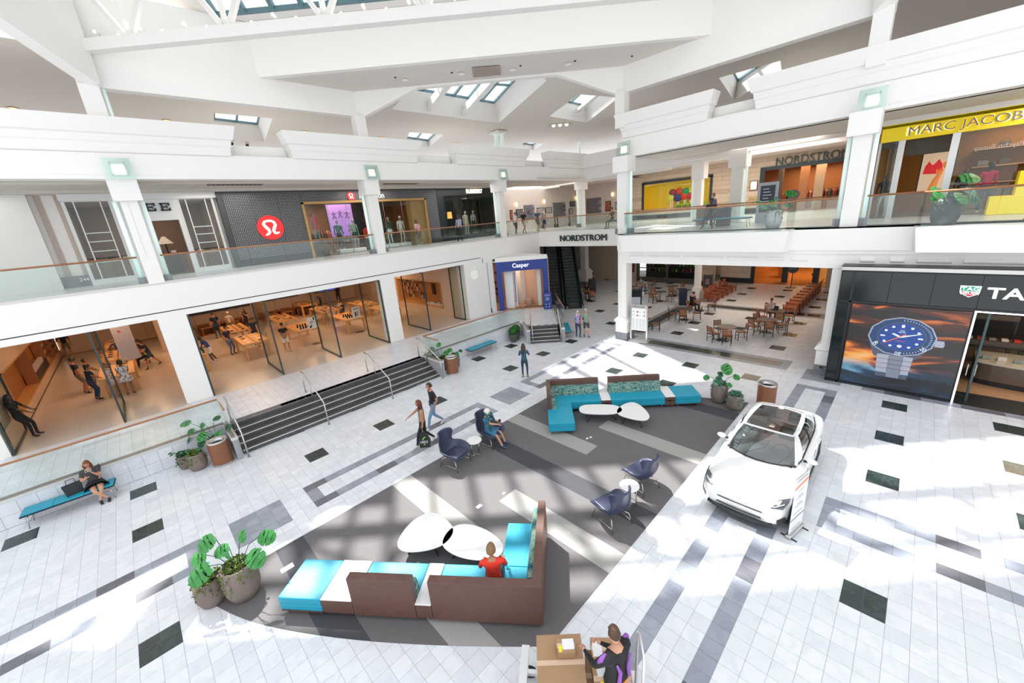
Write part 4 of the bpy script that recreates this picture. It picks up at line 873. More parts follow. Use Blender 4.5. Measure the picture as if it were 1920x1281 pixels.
for k in range(8): MB().ball((0,0,0),.06,8,6).build('shop_spot',MATS['spot_lens'],None,loc=(17.8+k*.55,UW+.8+(k%3)*.5,9.2-.05*(k%2)),label='tiny lit spot in ceiling of the black storefront',cat='spotlight',group='spots in the black storefront')
t=thing('orange_panel','small glowing orange lamp shade inside black storefront','lamp',(19.3,UW+2.2,Z2+1.6)); MB().lathe([(.2,0),(.17,.5)],n=16,cap=False).build('lamp_shade',mat('shade_orange',(.8,.35,.1),.6,emit=(1,.4,.1),es=1.3),t); MB().tube([(0,0,-1.58),(0,0,0)],.02).build('pole',BLACK,t)
# outer closure of the upper gallery, seen only through the shops
# ================================================================ CORRIDOR BEYOND THE BRIDGE
GW=mat('gallery_wall',(.66,.60,.56),.7); STB=mat('stone_block',(.15,.15,.17),.6,var=(3,.5,(.21,.21,.23)))
# upper wall: one leg runs diagonally from behind the black storefront to the far corner, the other along x = 37.5
wall('wall_corridor_upper',lambda b:(b.box(37.5,21.3,4.9,37.8,28,10.2),b.box(22.7,26.9,Z2,37.6,27.2,10.2)),GW)
MB().box(22.7,20,9.64,37.6,28,9.7).build('ceiling_corridor',CEIL,kind='structure')
def on_wall(px,py):
    p=onY(px,py,26.9); 
    return (p,'y') if p.x<37.5 else (onX(px,py,37.5),'x')
def wall_item(px0,py0,px1,py1,fn,off=.03):
    """rectangle given by two opposite picture corners, laid on whichever wall is there"""
    a,k=on_wall((px0+px1)/2,(py0+py1)/2)
    if k=='y': p,q=onY(px0,py0,26.9-off),onY(px1,py1,26.9-off); w=abs(q.x-p.x); rot=0
    else: p,q=onX(px0,py0,37.5-off),onX(px1,py1,37.5-off); w=abs(q.y-p.y); rot=-PI/2
    c=(p+q)/2; return fn(c,w,abs(p.z-q.z),rot)
def picture(label,m,frame=BLACK):
    def f(c,w,h,rot):
        t=thing('framed_picture',label,'picture',c,rot,'framed pictures in the corridor')
        MB().box(-w/2,-.03,-h/2,w/2,.02,h/2).build('frame',frame,t); MB().box(-w*.40,-.04,-h*.42,w*.40,-.03,h*.42).build('print',m,t); return t
    return f
PD=mat('print_navy',(.03,.04,.07),.5,var=(9,1,(.25,.27,.3))); PWh=mat('print_white',(.6,.58,.55),.5,var=(9,1,(.2,.2,.22))); PO=mat('print_orange',(.08,.03,.02),.5,var=(7,1,(.7,.18,.05))); PL=mat('print_light',(.6,.62,.64),.5,var=(3,1,(.35,.3,.28)))
Q5=lambda x0,y0,x1,y1:(900+x0/6.4,260+y0/6.4,900+x1/6.4,260+y1/6.4)
for box,l,m in ((Q5(357,858,398,972),'framed poster with street scene at left end of corridor',PO),(Q5(430,850,520,950),'dark framed poster behind the walker in white cap',PD),(Q5(572,862,612,905),'small dark blue framed picture on the grey stone panel',PD),(Q5(682,832,765,900),'framed picture behind the walking man in blue shirt',PWh),(Q5(778,828,863,888),'white framed picture with row of small figures',PWh),
   (Q5(972,812,1022,865),'black framed picture on second grey stone panel',PD),(Q5(1078,752,1138,815),'black framed picture, upper left of cluster by far column',PD),(Q5(1168,745,1200,815),'black framed picture, upper right of cluster by far column',PD),(Q5(1066,840,1118,905),'white framed picture, lower left of cluster by far column',PWh),(Q5(1186,826,1210,885),'framed picture, lower right of the cluster by far column',PD),
   (Q5(1504,752,1572,870),'orange movie poster in black frame right of the third stone panel',PO),(Q5(1622,762,1668,848),'black framed picture next to tall middle column',PWh)):
    wall_item(*box,picture(l,m))
# stone panels, block by block
def stone(label,nx,nz):
    def f(c,w,h,rot):
        t=thing('stone_cladding',label,'stone cladding',c,rot)
        MB().box(-w/2,-.01,-h/2,w/2,.02,h/2).build('mortar',GROUT,t)
        for i in range(nx):
            for j in range(nz): 
                o=.5*(j%2)*w/nx; x0=max(-w/2,-w/2+i*w/nx-o+.01); x1=min(w/2,-w/2+(i+1)*w/nx-o-.01)
                MB().box(x0,-.035-.012*((i*3+j)%2),-h/2+j*h/nz+.01,x1,0,-h/2+(j+1)*h/nz-.01).build('stone',STB,t)
        return t
    return f
wall_item(*Q5(520,800,660,965),stone('grey stone block panel behind the walker in white cap',3,6),.0)
wall_item(*Q5(872,770,1030,925),stone('grey stone block panel in corner of the corridor',3,6),.0)
wall_item(*Q5(1276,722,1458,890),stone('grey stone block panel right of the slim far column',3,5),.0)
def sconce(label):
    def f(c,w,h,rot):
        t=thing('wall_sconce',label,'lamp',c,rot,'crescent wall sconces')
        MB().ball((0,-.12,0),.16,10,8,sy=.6,sz=1.3).build('shade',mat('sconce_glow',(1,.75,.4),.5,emit=(1,.62,.28),es=2.6),t); MB().box(-.05,-.05,-.12,.05,.02,.12).build('bracket',BLACK,t)
    return f
for x,y,l in ((425,795,'leftmost crescent sconce in the upper corridor'),(760,757,'crescent sconce above the walking pair in upper corridor'),(1147,715,'crescent sconce left of the slim far column'),(1597,668,'crescent sconce above orange movie poster')):
    wall_item(*Q5(x-12,y-20,x+12,y+20),sconce(l))
areal('corridor_light',(28,23.5,9.5),5,160,(1,.86,.72)); 
t=thing('ceiling_panel','bright white ceiling light panel above the corridor walkers','ceiling light',(0,0,0)); g=[onZ(*p,9.6) for p in ((958,356),(1022,351),(1022,349),(985,350))]
p=onZ(992,352.5,9.55); MB().box(p.x-3,p.y-1.2,9.5,p.x+3,p.y+1.2,9.6).build('diffuser',mat('panel_glow',(1,1,1),.5,emit=(1,.98,.95),es=1.5),t)
# lower wall below the bridge
wall('wall_far_lower',lambda b:(b.box(37.5,20.0,0,37.8,27.5,4.9),b.box(20.9,27.2,0,37.6,27.5,4.9)),mat('taupe_wall',(.42,.35,.31),.7))
t=thing('stone_dado','dark grey stone wainscot of large blocks under the bridge','wainscot',(37.42,20.1,0),0)
MB().box(-.03,0,0,.05,7,2.05).build('mortar',mat('mortar_dark',(.06,.06,.06),.9),t); SD=mat('dado_stone',(.085,.095,.095),.6,var=(3,.6,(.13,.14,.14)))
for j in range(6):
    for i in range(10):
        y0=max(0,i*.9-.45*(j%2)); y1=min(7,i*.9-.45*(j%2)+.87)
        if y1>y0+.1: MB().box(-.07-.015*((i+j*2)%3==0),y0,j*.34+.01,-.02,y1,j*.34+.33).build('stone',SD,t)
def poster(px0,py0,px1,py1,X,label,m,cat='poster'):
    p,q=onX(px0,py0,X),onX(px1,py1,X); t=thing('poster',label,cat,(p+q)/2,-PI/2); w=abs(p.y-q.y);h=abs(p.z-q.z)
    MB().box(-w/2,-.02,-h/2,w/2,.02,h/2).build('frame',BLACK,t); MB().box(-w*.4,-.03,-h*.4,w*.4,-.02,h*.4).build('print',m,t)
poster(1127,461,1139,479,37.4,'dark framed poster on wall under the bridge',PO)
for px,l in ((1081,'small round lit sconce left of the slim column under bridge'),(1149,'small round lit sconce on wall under bridge')):
    p=onX(px,462,37.3); MB().ball((0,0,0),.16,10,8).build('globe_sconce',MATS['sconce_glow'],None,True,loc=p,label=l,cat='lamp')
t=thing('column','slim white column with square pedestal behind the escalators','column',(31.9,22.75,0)); MB().box(-.55,-.55,0,.55,.55,.45).build('base',GREYST,t); MB().box(-.52,-.52,.45,.52,.52,1.35).rings([[(-.58,-.58,1.35),(.58,-.58,1.35),(.58,.58,1.35),(-.58,.58,1.35)],[(-.3,-.3,1.7),(.3,-.3,1.7),(.3,.3,1.7),(-.3,.3,1.7)]]).build('pedestal',WHITE,t); MB().box(-.28,-.28,1.6,.28,.28,4.86).build('shaft',WHITE,t)
t=thing('column','slim white column standing in middle of dining area','column',(29.75,11.1,0)); MB().box(-.27,-.27,0,.27,.27,1.0).build('pedestal',WHITE,t); MB().box(-.19,-.19,1.0,.19,.19,4.3).build('shaft',WHITE,t); MB().box(-.21,-.06,1,.21,.06,4.27).build('shaft_rib',WHITE,t)
t=thing('column','wide white column on upper right gallery behind seated man','column',(*onX(1376,440,25.6).xy,Z2)); MB().box(-.3,-.3,0,.3,.3,3).build('shaft',WHITE,t); MB().box(-.45,-.45,2.95,.45,.45,3.85).build('capital',WHITE,t); MB().tube([(-.1,-.42,.2),(-.1,-.42,2.95)],.07,8).build('light_tube',MATS['frosted_tube'],t)
t=thing('column','narrower white column in front of yellow shop window','column',(*onX(1307,420,29).xy,Z2)); MB().box(-.25,-.25,0,.25,.25,3).build('shaft',WHITE,t); MB().box(-.4,-.4,2.75,.4,.4,3.75).build('capital',WHITE,t); MB().tube([(-.1,.38,.2),(-.1,.38,2.75)],.07,8).build('light_tube',MATS['frosted_tube'],t)
MB().box(28.75,13.1,9.4,29.15,26,9.95).box(25.4,-12,9.5,25.8,13.3,9.95).build('wall_right_inner_beam',WHITE2,kind='structure')
# escalators
td=Vector((.752,.659)).normalized(); tn=Vector((td.y,-td.x)) # tn to the right looking up
eb=Vector((22.75,19.75))
ESB=mat('escalator_black',(.02,.028,.03),.35); ESG=glassm('escalator_glass',(.45,.55,.53),.02,.10); STP=mat('step_metal',(.045,.06,.06),.4)
def escalator(o,W,label):
    t=thing('escalator',label,'escalator',(o.x,o.y,0),math.atan2(td.y,td.x),'escalators')
    # local x = travel, y = left; steps between y=0 and -W
    run,rise=10.0,5.75; st=26
    MB().box(-.9,-W,0,.6,0,.02).build('landing_plate',STEEL,t)
    for k in range(st):
        x=.5+k*run/st; z=k*rise/st
        MB().box(x,-W,max(0,z-.25),x+run/st+.02,0,z+rise/st).build('step',STP,t)
        MB().box(x-.01,-W+.02,z+rise/st-.03,x+.02,-.02,z+rise/st+.002).build('step_nosing',ESB,t)
    for s,y in ((1,.06),(-1,-W-.06)):
        MB().add([(-.7,y-.1,.0),(-.7,y+.1,.0),(.6,y+.1,.0),(.6,y-.1,.0),(-.7,y-.1,.25),(-.7,y+.1,.25),(.6,y+.1,.3),(.6,y-.1,.3),(.6+run,y-.1,rise-.3),(.6+run,y+.1,rise-.3),(.6+run,y-.1,rise+.32),(.6+run,y+.1,rise+.32)],[(4,5,6,7),(0,1,5,4),(0,4,7,3),(1,2,6,5),(7,6,11,10),(3,7,10,8),(2,9,11,6),(8,10,11,9)]).build('skirt',ESB,t)
        MB().add([(-.6,y,.25),(.6,y,.3),(.6+run,y,rise+.3),(.6+run,y,rise+1.0),(.6,y,1.0),(-.5,y,.95),(-.8,y,.6)],[(0,1,2,3,4,5,6)]).build('balustrade_glass',ESG,t)
        MB().tube([(-.55,y,.28),(-.85,y,.45),(-.9,y,.68),(-.7,y,.92),(-.4,y,1.0),(.6,y,1.05),(.6+run,y,rise+1.05)],.055,8).build('handrail',ESB,t,smooth=True)
        MB().tube([(-.55,y+.02,.24),(-.95,y+.02,.24)],.03,6).tube([(-.95,y,.24),(-.95,y,.0)],.03,6).build('guard',mat('pale_metal',(.6,.58,.5),.3,.6),t)
    return t
escalator(eb,1.05,'left escalator rising behind blue portal to the bridge')
o2=eb+tn*1.42; escalator(o2,1.05,'right escalator rising beside the narrow steps to the bridge')
# ================================================================ BRIDGE LETTERS
LET=mat('letter_dark',(.03,.045,.04),.35,.2)
t=thing('bridge_lettering','dark serif-like store name letters on white bridge over the escalators','sign',(22.88,0,0))
text(t,'lettering','NORDSTROM',.60,(-.06,16.45,5.32),RXF,LET,.05,sx=1.07)
# ================================================================ DEPARTMENT STORE, UPPER
def blocks(name,label_kind,X,y0,y1,z0,z1,holes,bw=1.3,bh=.36,m1=None,m2=None,parent=None):
    w=parent or MB().box(X+.02,y0,z0,X+.4,y0+.01,z0+.01).build(name,m1,kind='structure')
    b=MB()
    segs=[]
    nz=round((z1-z0)/bh)
    for j in range(nz):
        za=z0+(z1-z0)*j/nz; zb=z0+(z1-z0)*(j+1)/nz; y=y0-(bw/2)*(j%2)
        while y<y1:
            a=max(y,y0); c=min(y+bw,y1); y+=bw
            parts=[(a,c)]
            for h in holes:
                if zb>h[2]+.02 and za<h[3]-.02:
                    nn=[]
                    for p in parts:
                        if p[1]<=h[0] or p[0]>=h[1]: nn.append(p)
                        else:
                            if p[0]<h[0]: nn.append((p[0],h[0]))
                            if p[1]>h[1]: nn.append((h[1],p[1]))
                    parts=nn
            for p in parts:
                if p[1]-p[0]>.03: segs.append((p[0]+.006,p[1]-.006,za+.006,zb-.006,j))
    for k,(a,c,za,zb,j) in enumerate(segs):
        MB().box(X,a,za,X+.1,c,zb).build('stone_block',m2 if j in (2,5) else m1,w)
    MB().box(X+.03,y0,z0,X+.35,y1,z1) 
    return w
BEI=mat('beige_stone',(.60,.49,.38),.6,var=(2,.5,(.66,.55,.44))); BEI2=mat('beige_stone_band',(.50,.385,.28),.6)
hn=[(13.35,19.6,6.75,9.2),(4.0,9.55,Z2,9.1)]
wallNU=MB().box(37.56,9.55,Z2,37.7,13.35,10.1).box(37.56,13.35,9.2,37.7,19.6,10.1).box(37.56,13.35,Z2,37.7,19.6,6.75).box(37.56,19.6,Z2,37.7,21.3,10.1).box(37.56,4,9.1,37.7,9.55,10.1).box(37.56,-14,Z2,37.7,4,10.1).build('wall_department_upper',BEI2,kind='structure')
blocks('x','',37.46,3.4,21.3,Z2,10.0,hn,m1=BEI,m2=BEI2,parent=wallNU)
t=thing('yellow_window','yellow display window with giant lollipop figures in dark frame','shop window',(37.4,0,0))
MB().box(0,13.2,9.0,.1,19.7,9.22).box(0,13.2,6.7,.1,13.4,9.1).box(0,19.5,6.7,.1,19.7,9.1).build('frame',mat('navy_frame',(.02,.035,.045),.5),t)
YEL=mat('yellow_back',(.83,.52,.02),.6,emit=(1,.62,.02),es=.12)
MB().box(1.2,13.4,6.7,1.25,19.6,9.1).box(.1,13.4,6.7,1.2,13.42,9.1).box(.1,19.58,6.7,1.2,19.6,9.1).box(.1,13.4,6.68,1.25,19.6,6.7).build('yellow_backdrop',YEL,t)
MB().box(.3,13.45,6.7,.9,16.5,7.0).box(.25,13.45,6.5,.35,16.6,6.72).build('green_plinth',mat('lime',(.42,.56,.03),.6),t)
MB().box(.02,13.4,6.7,.04,19.5,9.0).build('window_pane',CLEAR,t)
lol=[(601,602,.36,'dark red square',(.30,.02,.02)),(690,582,.34,'tomato red',(.75,.05,.03)),(786,580,.40,'leafy green',(.02,.35,.10)),(862,565,.30,'smiling yellow',(.85,.72,.05)),(575,667,.36,'pale yellow',(.75,.72,.06)),(668,668,.40,'dark blue',(.05,.05,.20)),(760,648,.36,'strawberry red',(.80,.06,.02)),(845,645,.34,'crimson',(.62,.02,.06))]
for k,(x,y,r,nm,c) in enumerate(lol):
    p=onX(1180+x/7.385,280+y/7.385,37.9); q=thing('lollipop',nm+' giant lollipop on stick in the yellow shop window','decoration',p,0,'giant lollipops')
    MB().ball((0,0,0),r,16,10,sx=.4,sz=.95 if k!=2 else .75).build('candy',mat('candy_%d'%k,c,.35),q,True); MB().tube([(.02,0,-r*.8),(.02,0,-(p.z-6.75))],.05,8).build('stick',WHITE,q)
tag(glyphs(None,'window_lettering',14,2.6,.22,(37.385,15.1,6.78),RXF,BLACK),'dark lettering along the foot of yellow display window','sign')
t=thing('store_lettering','large dark store name letters on beige stone above upper entrance','sign',(37.4,0,0))
a=onX(1450,300,37.4); c=onX(1599,280,37.4)
text(t,'lettering','NORDSTROM',.80,(-.04,(a.y+4.0)/2,9.46),RXF,LET,.06,sx=.90)
MB().box(37.36,4.0,8.95,37.5,9.6,9.22).box(37.36,9.3,Z2,37.5,9.6,8.95).box(37.36,4.0,Z2,37.5,4.1,8.95).build('door_20',mat('navy_frame2',(.02,.035,.045),.5),kind='structure')
WARM=mat('warm_room',(.42,.20,.09),.7)
wall('wall_department_room',lambda b:(b.box(43,1,Z2,43.2,12,10),b.box(37.8,11.8,Z2,43,12,10),b.box(37.8,1,Z2,43,1.2,10)),WARM)
MB().box(37.5,1,Z2-.3,43.2,12,Z2).build('floor_department_upper',mat('warm_floor',(.30,.17,.09),.35),kind='structure')
MB().box(37.5,1,9.2,43.2,12,9.3).build('ceiling_department_upper',CEIL,kind='structure')
areal('department_light',(40.2,6.6,9.1),4,240,(1,.62,.34))
for k,(y,w) in enumerate(((7.0,.55),(6.0,.6),(8.6,.35))): MB().box(39.2,y-w/2,Z2,39.5,y+w/2,9.2).build('wall_department_pier',[WARM,BEI2,UWALL][k],kind='structure')
for k,(x,y) in enumerate(((40.2,8.2),(40.6,7.5),(40.3,6.4),(41.2,5.5),(40.2,4.9),(41.8,7.0),(41.8,4.3))): rack((x,y,Z2),PI/2+.1*k,'clothes rack just inside the upper department store entrance, %s'%['far left','left','centre','right of centre','right','back centre','back right'][k],10,1.3)
for k,(y) in enumerate((10.2,3.55)):
    p=Vector((37.455,9.98 if k==0 else 3.5,7.95))
    if k==0:
        t=thing('lantern_sconce','rectangular lit lantern sconce on beige stone wall','lamp',p,-PI/2); MB().box(-.27,-.12,-.36,.27,.0,.36).build('frame',mat('bronze',(.16,.09,.05),.5,.5),t); MB().box(-.21,-.14,-.30,.21,-.11,.30).build('lamp_shade',mat('lantern_glow',(1,.85,.6),.5,emit=(1,.74,.42),es=1.5),t)
t=thing('wall_plaque','small brass plaque on beige stone wall below lantern','plaque',(37.44,9.98,6.98),-PI/2); MB().box(-.3,-.02,-.12,.3,.0,.12).build('plate',mat('brass_plate',(.55,.38,.16),.4,.5),t)
MB().box(37.40,9.6,Z2,37.48,21,Z2+.4).build('baseboard_right',BLACK,kind='structure')
for y0,y1,x0 in ((4.2,7.2,25),(4.2,7.4,27.6),(4.2,7.4,30.2),(8.3,12,25.6),(8.3,12,28.2)):
    t=thing('ceiling_coffer','recessed ceiling coffer with dark slot, upper right gallery, %d m deep'%0 if 0 else 'long recessed ceiling coffer with dark slot over upper right gallery','coffer',(x0,y0,9.97),0,'ceiling coffers')
    MB().box(0,0,-.03,.12,y1-y0,0).box(1.2,0,-.03,1.32,y1-y0,0).box(0,0,-.03,1.32,.12,0).box(0,y1-y0-.12,-.03,1.32,y1-y0,0).build('frame',WHITE2,t); MB().box(.55,.2,-.02,.72,y1-y0-.2,-.005).build('slot',BLACK,t)
areal('gallery_fill',(27,6,9.9),4,300,(1,.9,.8)); areal('gallery_fill',(33,8,9.9),4,380,(1,.9,.78)); areal('gallery_fill',(33,16,9.9),4,260,(1,.9,.78)); areal('gallery_fill',(21.4,-3,9.5),2.5,90,(1,.9,.8))
# ================================================================ YELLOW STOREFRONT UPPER RIGHT (x = 23.2)
MX=23.2
t=thing('yellow_storefront','storefront with bright yellow sign band and backlit capital letters','storefront',(MX,0,0))
YB2=mat('yellow_band',(.86,.66,.01),.5,emit=(1,.76,.02),es=.15)
MB().box(0,-12,8.79,.15,1.68,9.42).build('sign_band',YB2,t)
text(t,'lettering','MARC JACOBS',.42,(-.05,-.72+.02,9.09),RXF,mat('letter_grey',(.22,.20,.16),.4,.3),.02,sx=1.13).location=(-.05,-.62,9.07)
HALO=mat('halo',(1,.9,.5),.5,emit=(1,.82,.35),es=1.2)
h=text(t,'letter_halo','MARC JACOBS',.44,(-.015,-.62,9.07),RXF,HALO,.004,sx=1.12)
MB().box(-.05,-12,9.42,.3,1.75,9.6).build('head',WHITE2,t)
for y0,y1 in ((1.12,.92),(-.35,-.56),(1.7,1.62)): MB().box(-.06,min(y0,y1),Z2,.1,max(y0,y1),8.79).build('mullion',STEEL,t)
MB().box(.0,.92,Z2,.02,1.62,8.79).box(0,-12,Z2,.02,-.56,8.79).build('window_pane',CLEAR,t)
MB().box(.02,.92,8.55,.2,1.6,8.79).box(.6,-.35,8.2,.8,.9,8.79).build('door_head',UWALL,t)
wall('wall_yellow_shop',lambda b:(b.box(28,-12,Z2,28.2,1.8,9.5),b.box(MX+.1,1.7,Z2,28.2,1.85,9.6)),mat('ochre',(.36,.17,.03),.7))
MB().box(MX,-12,Z2-.2,28.2,1.8,Z2+.01).build('floor_yellow_shop',SHOPF,kind='structure'); MB().box(MX,-12,9.3,28.2,1.8,9.4).build('ceiling_yellow_shop',UWALL,kind='structure')
areal('yellow_shop_light',(26,-3,9.2),3,120,(1,.68,.38))
t=thing('handbag_poster','lit poster of a red handbag held by raised hand','poster',(25.2,-.15,7.45),-PI/2-.15)
MB().box(-.55,-.03,-.75,.5,.03,.85).build('frame',BLACK,t); MB().box(-.5,-.05,-.7,.45,-.03,.8).build('backdrop',mat('poster_cream',(.7,.5,.33),.5,emit=(1,.75,.5),es=.35),t)
REDB=mat('bag_red',(.75,.01,.02),.4,emit=(1,.02,.02),es=.3); SK=mat('poster_skin',(.7,.22,.05),.5,emit=(1,.35,.08),es=.35)
MB().rings([[(x,-.065,z) for x,z in ((-.42,0),(.18,-.05),(.12,.35),(0,.55),(-.12,.35),(-.2,.35),(-.28,.5),(-.38,.3))],[(x,-.05,z) for x,z in ((-.42,0),(.18,-.05),(.12,.35),(0,.55),(-.12,.35),(-.2,.35),(-.28,.5),(-.38,.3))]]).build('red_bag',REDB,t)
MB().tube([(-.05,-.08,-.7),(.02,-.08,-.3),(.12,-.08,.0)],[.13,.10,.06],10).tube([(.12,-.08,0),(.2,-.08,.12)],.03,6).tube([(.08,-.08,0),(.1,-.08,.15)],.03,6).tube([(.02,-.08,-.02),(0,-.08,.14)],.03,6).ball((.3,-.08,.3),.16,8,6,sy=.3).build('raised_hand',SK,t)
for k,(y,z,m) in enumerate(((-2.0,8.3,UWALL),(-2.6,8.3,RC[0]),(-2.1,7.6,UWALL),(-1.5,7.6,GREYST))):
    q=thing('handbag',['black handbag on the top shelf of yellow storefront','red handbag on the top shelf of yellow storefront','black handbag on the lower shelf of yellow storefront','grey handbag on the lower shelf of yellow storefront'][k],'handbag',(27.4,y,z)); MB().bevbox(-.08,-.16,0,.08,.16,.2,.02).build('body',m,q); MB().tube([(0,-.1,.2),(0,-.08,.32),(0,.08,.32),(0,.1,.2)],.012,6).build('handle',m,q)
for z in (8.28,7.58,6.9): MB().box(27.1,-12,z-.05,28,-1.2,z).build('wall_shelf',mat('shelf_lit',(.5,.3,.2),.5),None,label='long wall shelf in yellow storefront, %s'%{8.28:'top',7.58:'middle',6.9:'bottom'}[z],cat='shelf')
t=thing('yellow_counter','bright yellow block counter behind the glass balustrade at far right','counter',(22.3,-1.7,Z2+.01)); MB().bevbox(0,-3,0,.7,.1,.62,.01).box(.05,-3,.62,.7,-.45,1.42).build('blocks',YB2,t); MB().box(.1,-1.1,1.42,.2,-.5,1.7).build('name_card',BLACK,t); text(t,'lettering','THE\nTOTE BAG',.09,(.09,-.8,1.57),RXF,WHITE,.004)
text(None,'mirrored_lettering','Psycho Bunny',.22,(MX-.02,-1.55,8.15),(PI/2,0,-PI/2),mat('pale_letter',(.45,.42,.42),.5),.004,sx=-.95,label='pale mirrored lettering reflected across the yellow store window',cat='sign')
# ================================================================ WATCH STORE (x = 18.2)
WX=18.2; GB=mat('gloss_black',(.006,.012,.013),.12,spec=.6); GB2=mat('gloss_black_edge',(.004,.006,.007),.3)
t=thing('watch_storefront','glossy black watch storefront with lit entrance frame','storefront',(WX,0,0))
MB().box(.02,-1.6,0,1.0,1.76,4.33).box(.02,-12,3.2,1.0,-1.6,4.33).build('carcass',GB2,t)
MB().box(-.04,-12,4.33,.9,1.76,4.47).build('cornice',STEEL,t); MB().box(-.06,-12,4.45,.9,1.78,4.49).build('cornice_cap',BLACK,t)
ys=[1.74,1.42,.42,-.6,-1.62,-2.6,-3.6,-4.6,-5.6,-6.6]
for a,c in zip(ys,ys[1:]): MB().box(-.01,c+.012,3.24,.03,a-.012,4.28).build('gloss_panel',GB,t)
for z0,z1 in ((.1,.35),(.37,1.3),(1.32,2.2),(2.22,3.16)): MB().box(-.01,1.44,z0,.03,1.72,z1-.01).build('gloss_panel',GB,t)
MB().box(-.03,1.36,.0,.03,1.42,4.3).box(-.03,-12,3.17,.03,1.74,3.23).box(-.03,1.72,0,.03,1.76,4.33).box(-.03,-1.6,0,.03,1.76,.08).build('frame_bar',BLACK,t)
LED=mat('led_white',(1,1,1),.4,emit=(.93,.88,1),es=4.5)
MB().box(-.03,-1.66,0,.0,-1.62,3.17).box(-.03,-6,3.13,.0,-1.62,3.17).build('led_strip',LED,t)
MB().box(-.0,-1.62,0,.3,-1.60,3.17).build('jamb',GB2,t)
# floor of the shop
MB().box(18.2,-12,-.01,19.4,-1.66,.004).build('floor_watch_porch',mat('porch_slate',(.015,.017,.018),.4),kind='structure')
MB().box(19.4,-12,-.01,26,1.6,.01).build('floor_watch_shop',mat('shop_oak',(.42,.24,.13),.4,var=(3,.6,(.50,.30,.17),(10,1,1))),kind='structure')
wall('wall_watch_shop',lambda b:(b.box(25.5,-12,0,25.7,1.6,4.2),b.box(19.2,-1.5,0,25.5,-1.4,4.2)),mat('shop_black_wall',(.03,.025,.024),.5)); MB().box(18.3,-12,3.3,25.7,1.6,3.4).build('ceiling_watch_shop',UWALL,kind='structure')
areal('watch_shop_light',(20.6,-4,3.25),2,80,(1,.72,.5))
t=thing('display_counter','curved bronze fronted jewellery counter with glass top just inside watch store','counter',(21.3,-3.9,0)); 
arc=[(-1.0+.5*(1-math.cos(a)),1.9*math.sin(a)) for a in [(-1+k/6)*1.2 for k in range(13)]]
MB().prism([(x,y) for x,y in arc]+[(.6,1.7),(.6,-1.7)],.2,.8).build('front',mat('bronze_front',(.17,.13,.10),.35,.6),t); MB().prism([(x+.03,y*.98) for x,y in arc]+[(.6,1.7),(.6,-1.7)],0,.2).build('plinth',BLACK,t); MB().prism([(x-.03,y) for x,y in arc]+[(.6,1.7),(.6,-1.7)],.8,.86).build('rim',mat('rim_cream',(.6,.5,.4),.4),t); MB().prism([(x,y) for x,y in arc]+[(.6,1.7),(.6,-1.7)],.87,1.12).build('glass_top',CLEAR,t)
for k in range(7): MB().box(0,0,0,.16,.2,.12).build('watch_box',[mat('box_grey',(.3,.3,.3),.4),mat('box_orange',(.8,.13,.03),.4),WBX][(0,2,0,1,2,0,2)[k]],None,loc=(20.7+.05*abs(k-3),-2.5-k*.36,.87),label='small watch display box under counter glass in watch store',cat='watch box',group='watch boxes in the counter')
for k,(x,y,z) in enumerate(((22.6,-2.6,1.15),(22.4,-4.6,1.15),(23.4,-2.4,2.0))):
    q=thing('display_table','dark display table with small lit goods in the watch store, %s'%['front','right','back'][k],'table',(x,y,0)); MB().box(-.3,-.8,z-.2,.3,.8,z).build('case',UWALL,q); 
    for sx in (-.27,.27):
        for sy in (-.77,.77): MB().box(sx-.02,sy-.02,0,sx+.02,sy+.02,z-.2).build('leg',BLACK,q)
    for j in range(5): MB().bevbox(-.15,-.7+j*.3,z,.1,-.52+j*.3,z+.07,.01).build('tray',[RC[0],WBX,GREYST][(j+k)%3],q)
q=thing('glass_door','tall open glass door with dark steel pulls at watch store entrance','door',(18.5,-1.95,0),.35); 
MB().box(-.02,-.03,0,.02,.03,3.1).box(.9,-.03,0,.94,.03,3.1).build('stile',mat('steel_teal',(.06,.09,.09),.4,.5),q); MB().box(.02,-.008,.05,.9,.008,3.1).build('pane',CLEAR,q); MB().tube([(.12,-.1,.9),(.12,-.1,1.3)],.02).tube([(.12,.1,.9),(.12,.1,1.3)],.02).build('handle',STEEL,q)
# shield logo and letters
q=thing('shield_logo','green and red shield logo on black panel of watch storefront','logo',(WX-.03,-1.40,3.78),-PI/2)
def shield(s,y): return [(x*s,y,z*s) for x,z in ((-.22,.17),(.22,.17),(.21,-.02),(.2,-.07),(0,-.19),(-.2,-.07),(-.21,-.02))]
WSH=mat('shield_white',(.85,.85,.85),.4,emit=(1,1,1),es=.6)
MB().rings([shield(1.0,-.02),shield(1.0,0)]).build('border',WSH,q)
MB().rings([[(x,-.03,z) for x,z in ((-.195,.145),(.195,.145),(.19,.0),(-.19,.0))],[(x,-.02,z) for x,z in ((-.195,.145),(.195,.145),(.19,.0),(-.19,.0))]]).build('green_half',mat('shield_green',(.0,.25,.12),.4,emit=(0,.4,.2),es=.3),q)
MB().rings([[(x,-.03,z) for x,z in ((-.19,-.015),(.19,-.015),(.178,-.06),(0,-.165),(-.178,-.06))],[(x,-.02,z) for x,z in ((-.19,-.015),(.19,-.015),(.178,-.06),(0,-.165),(-.178,-.06))]]).build('red_half',mat('shield_red',(.6,.0,.03),.4,emit=(.8,.0,.05),es=.3),q)
text(q,'lettering','TAG',.155,(0,-.035,.072),RYF,WSH,.004,sx=1.25,bold=.003); text(q,'lettering','HEUER',.115,(0,-.035,-.06),RYF,WSH,.004,sx=1.1,bold=.002)
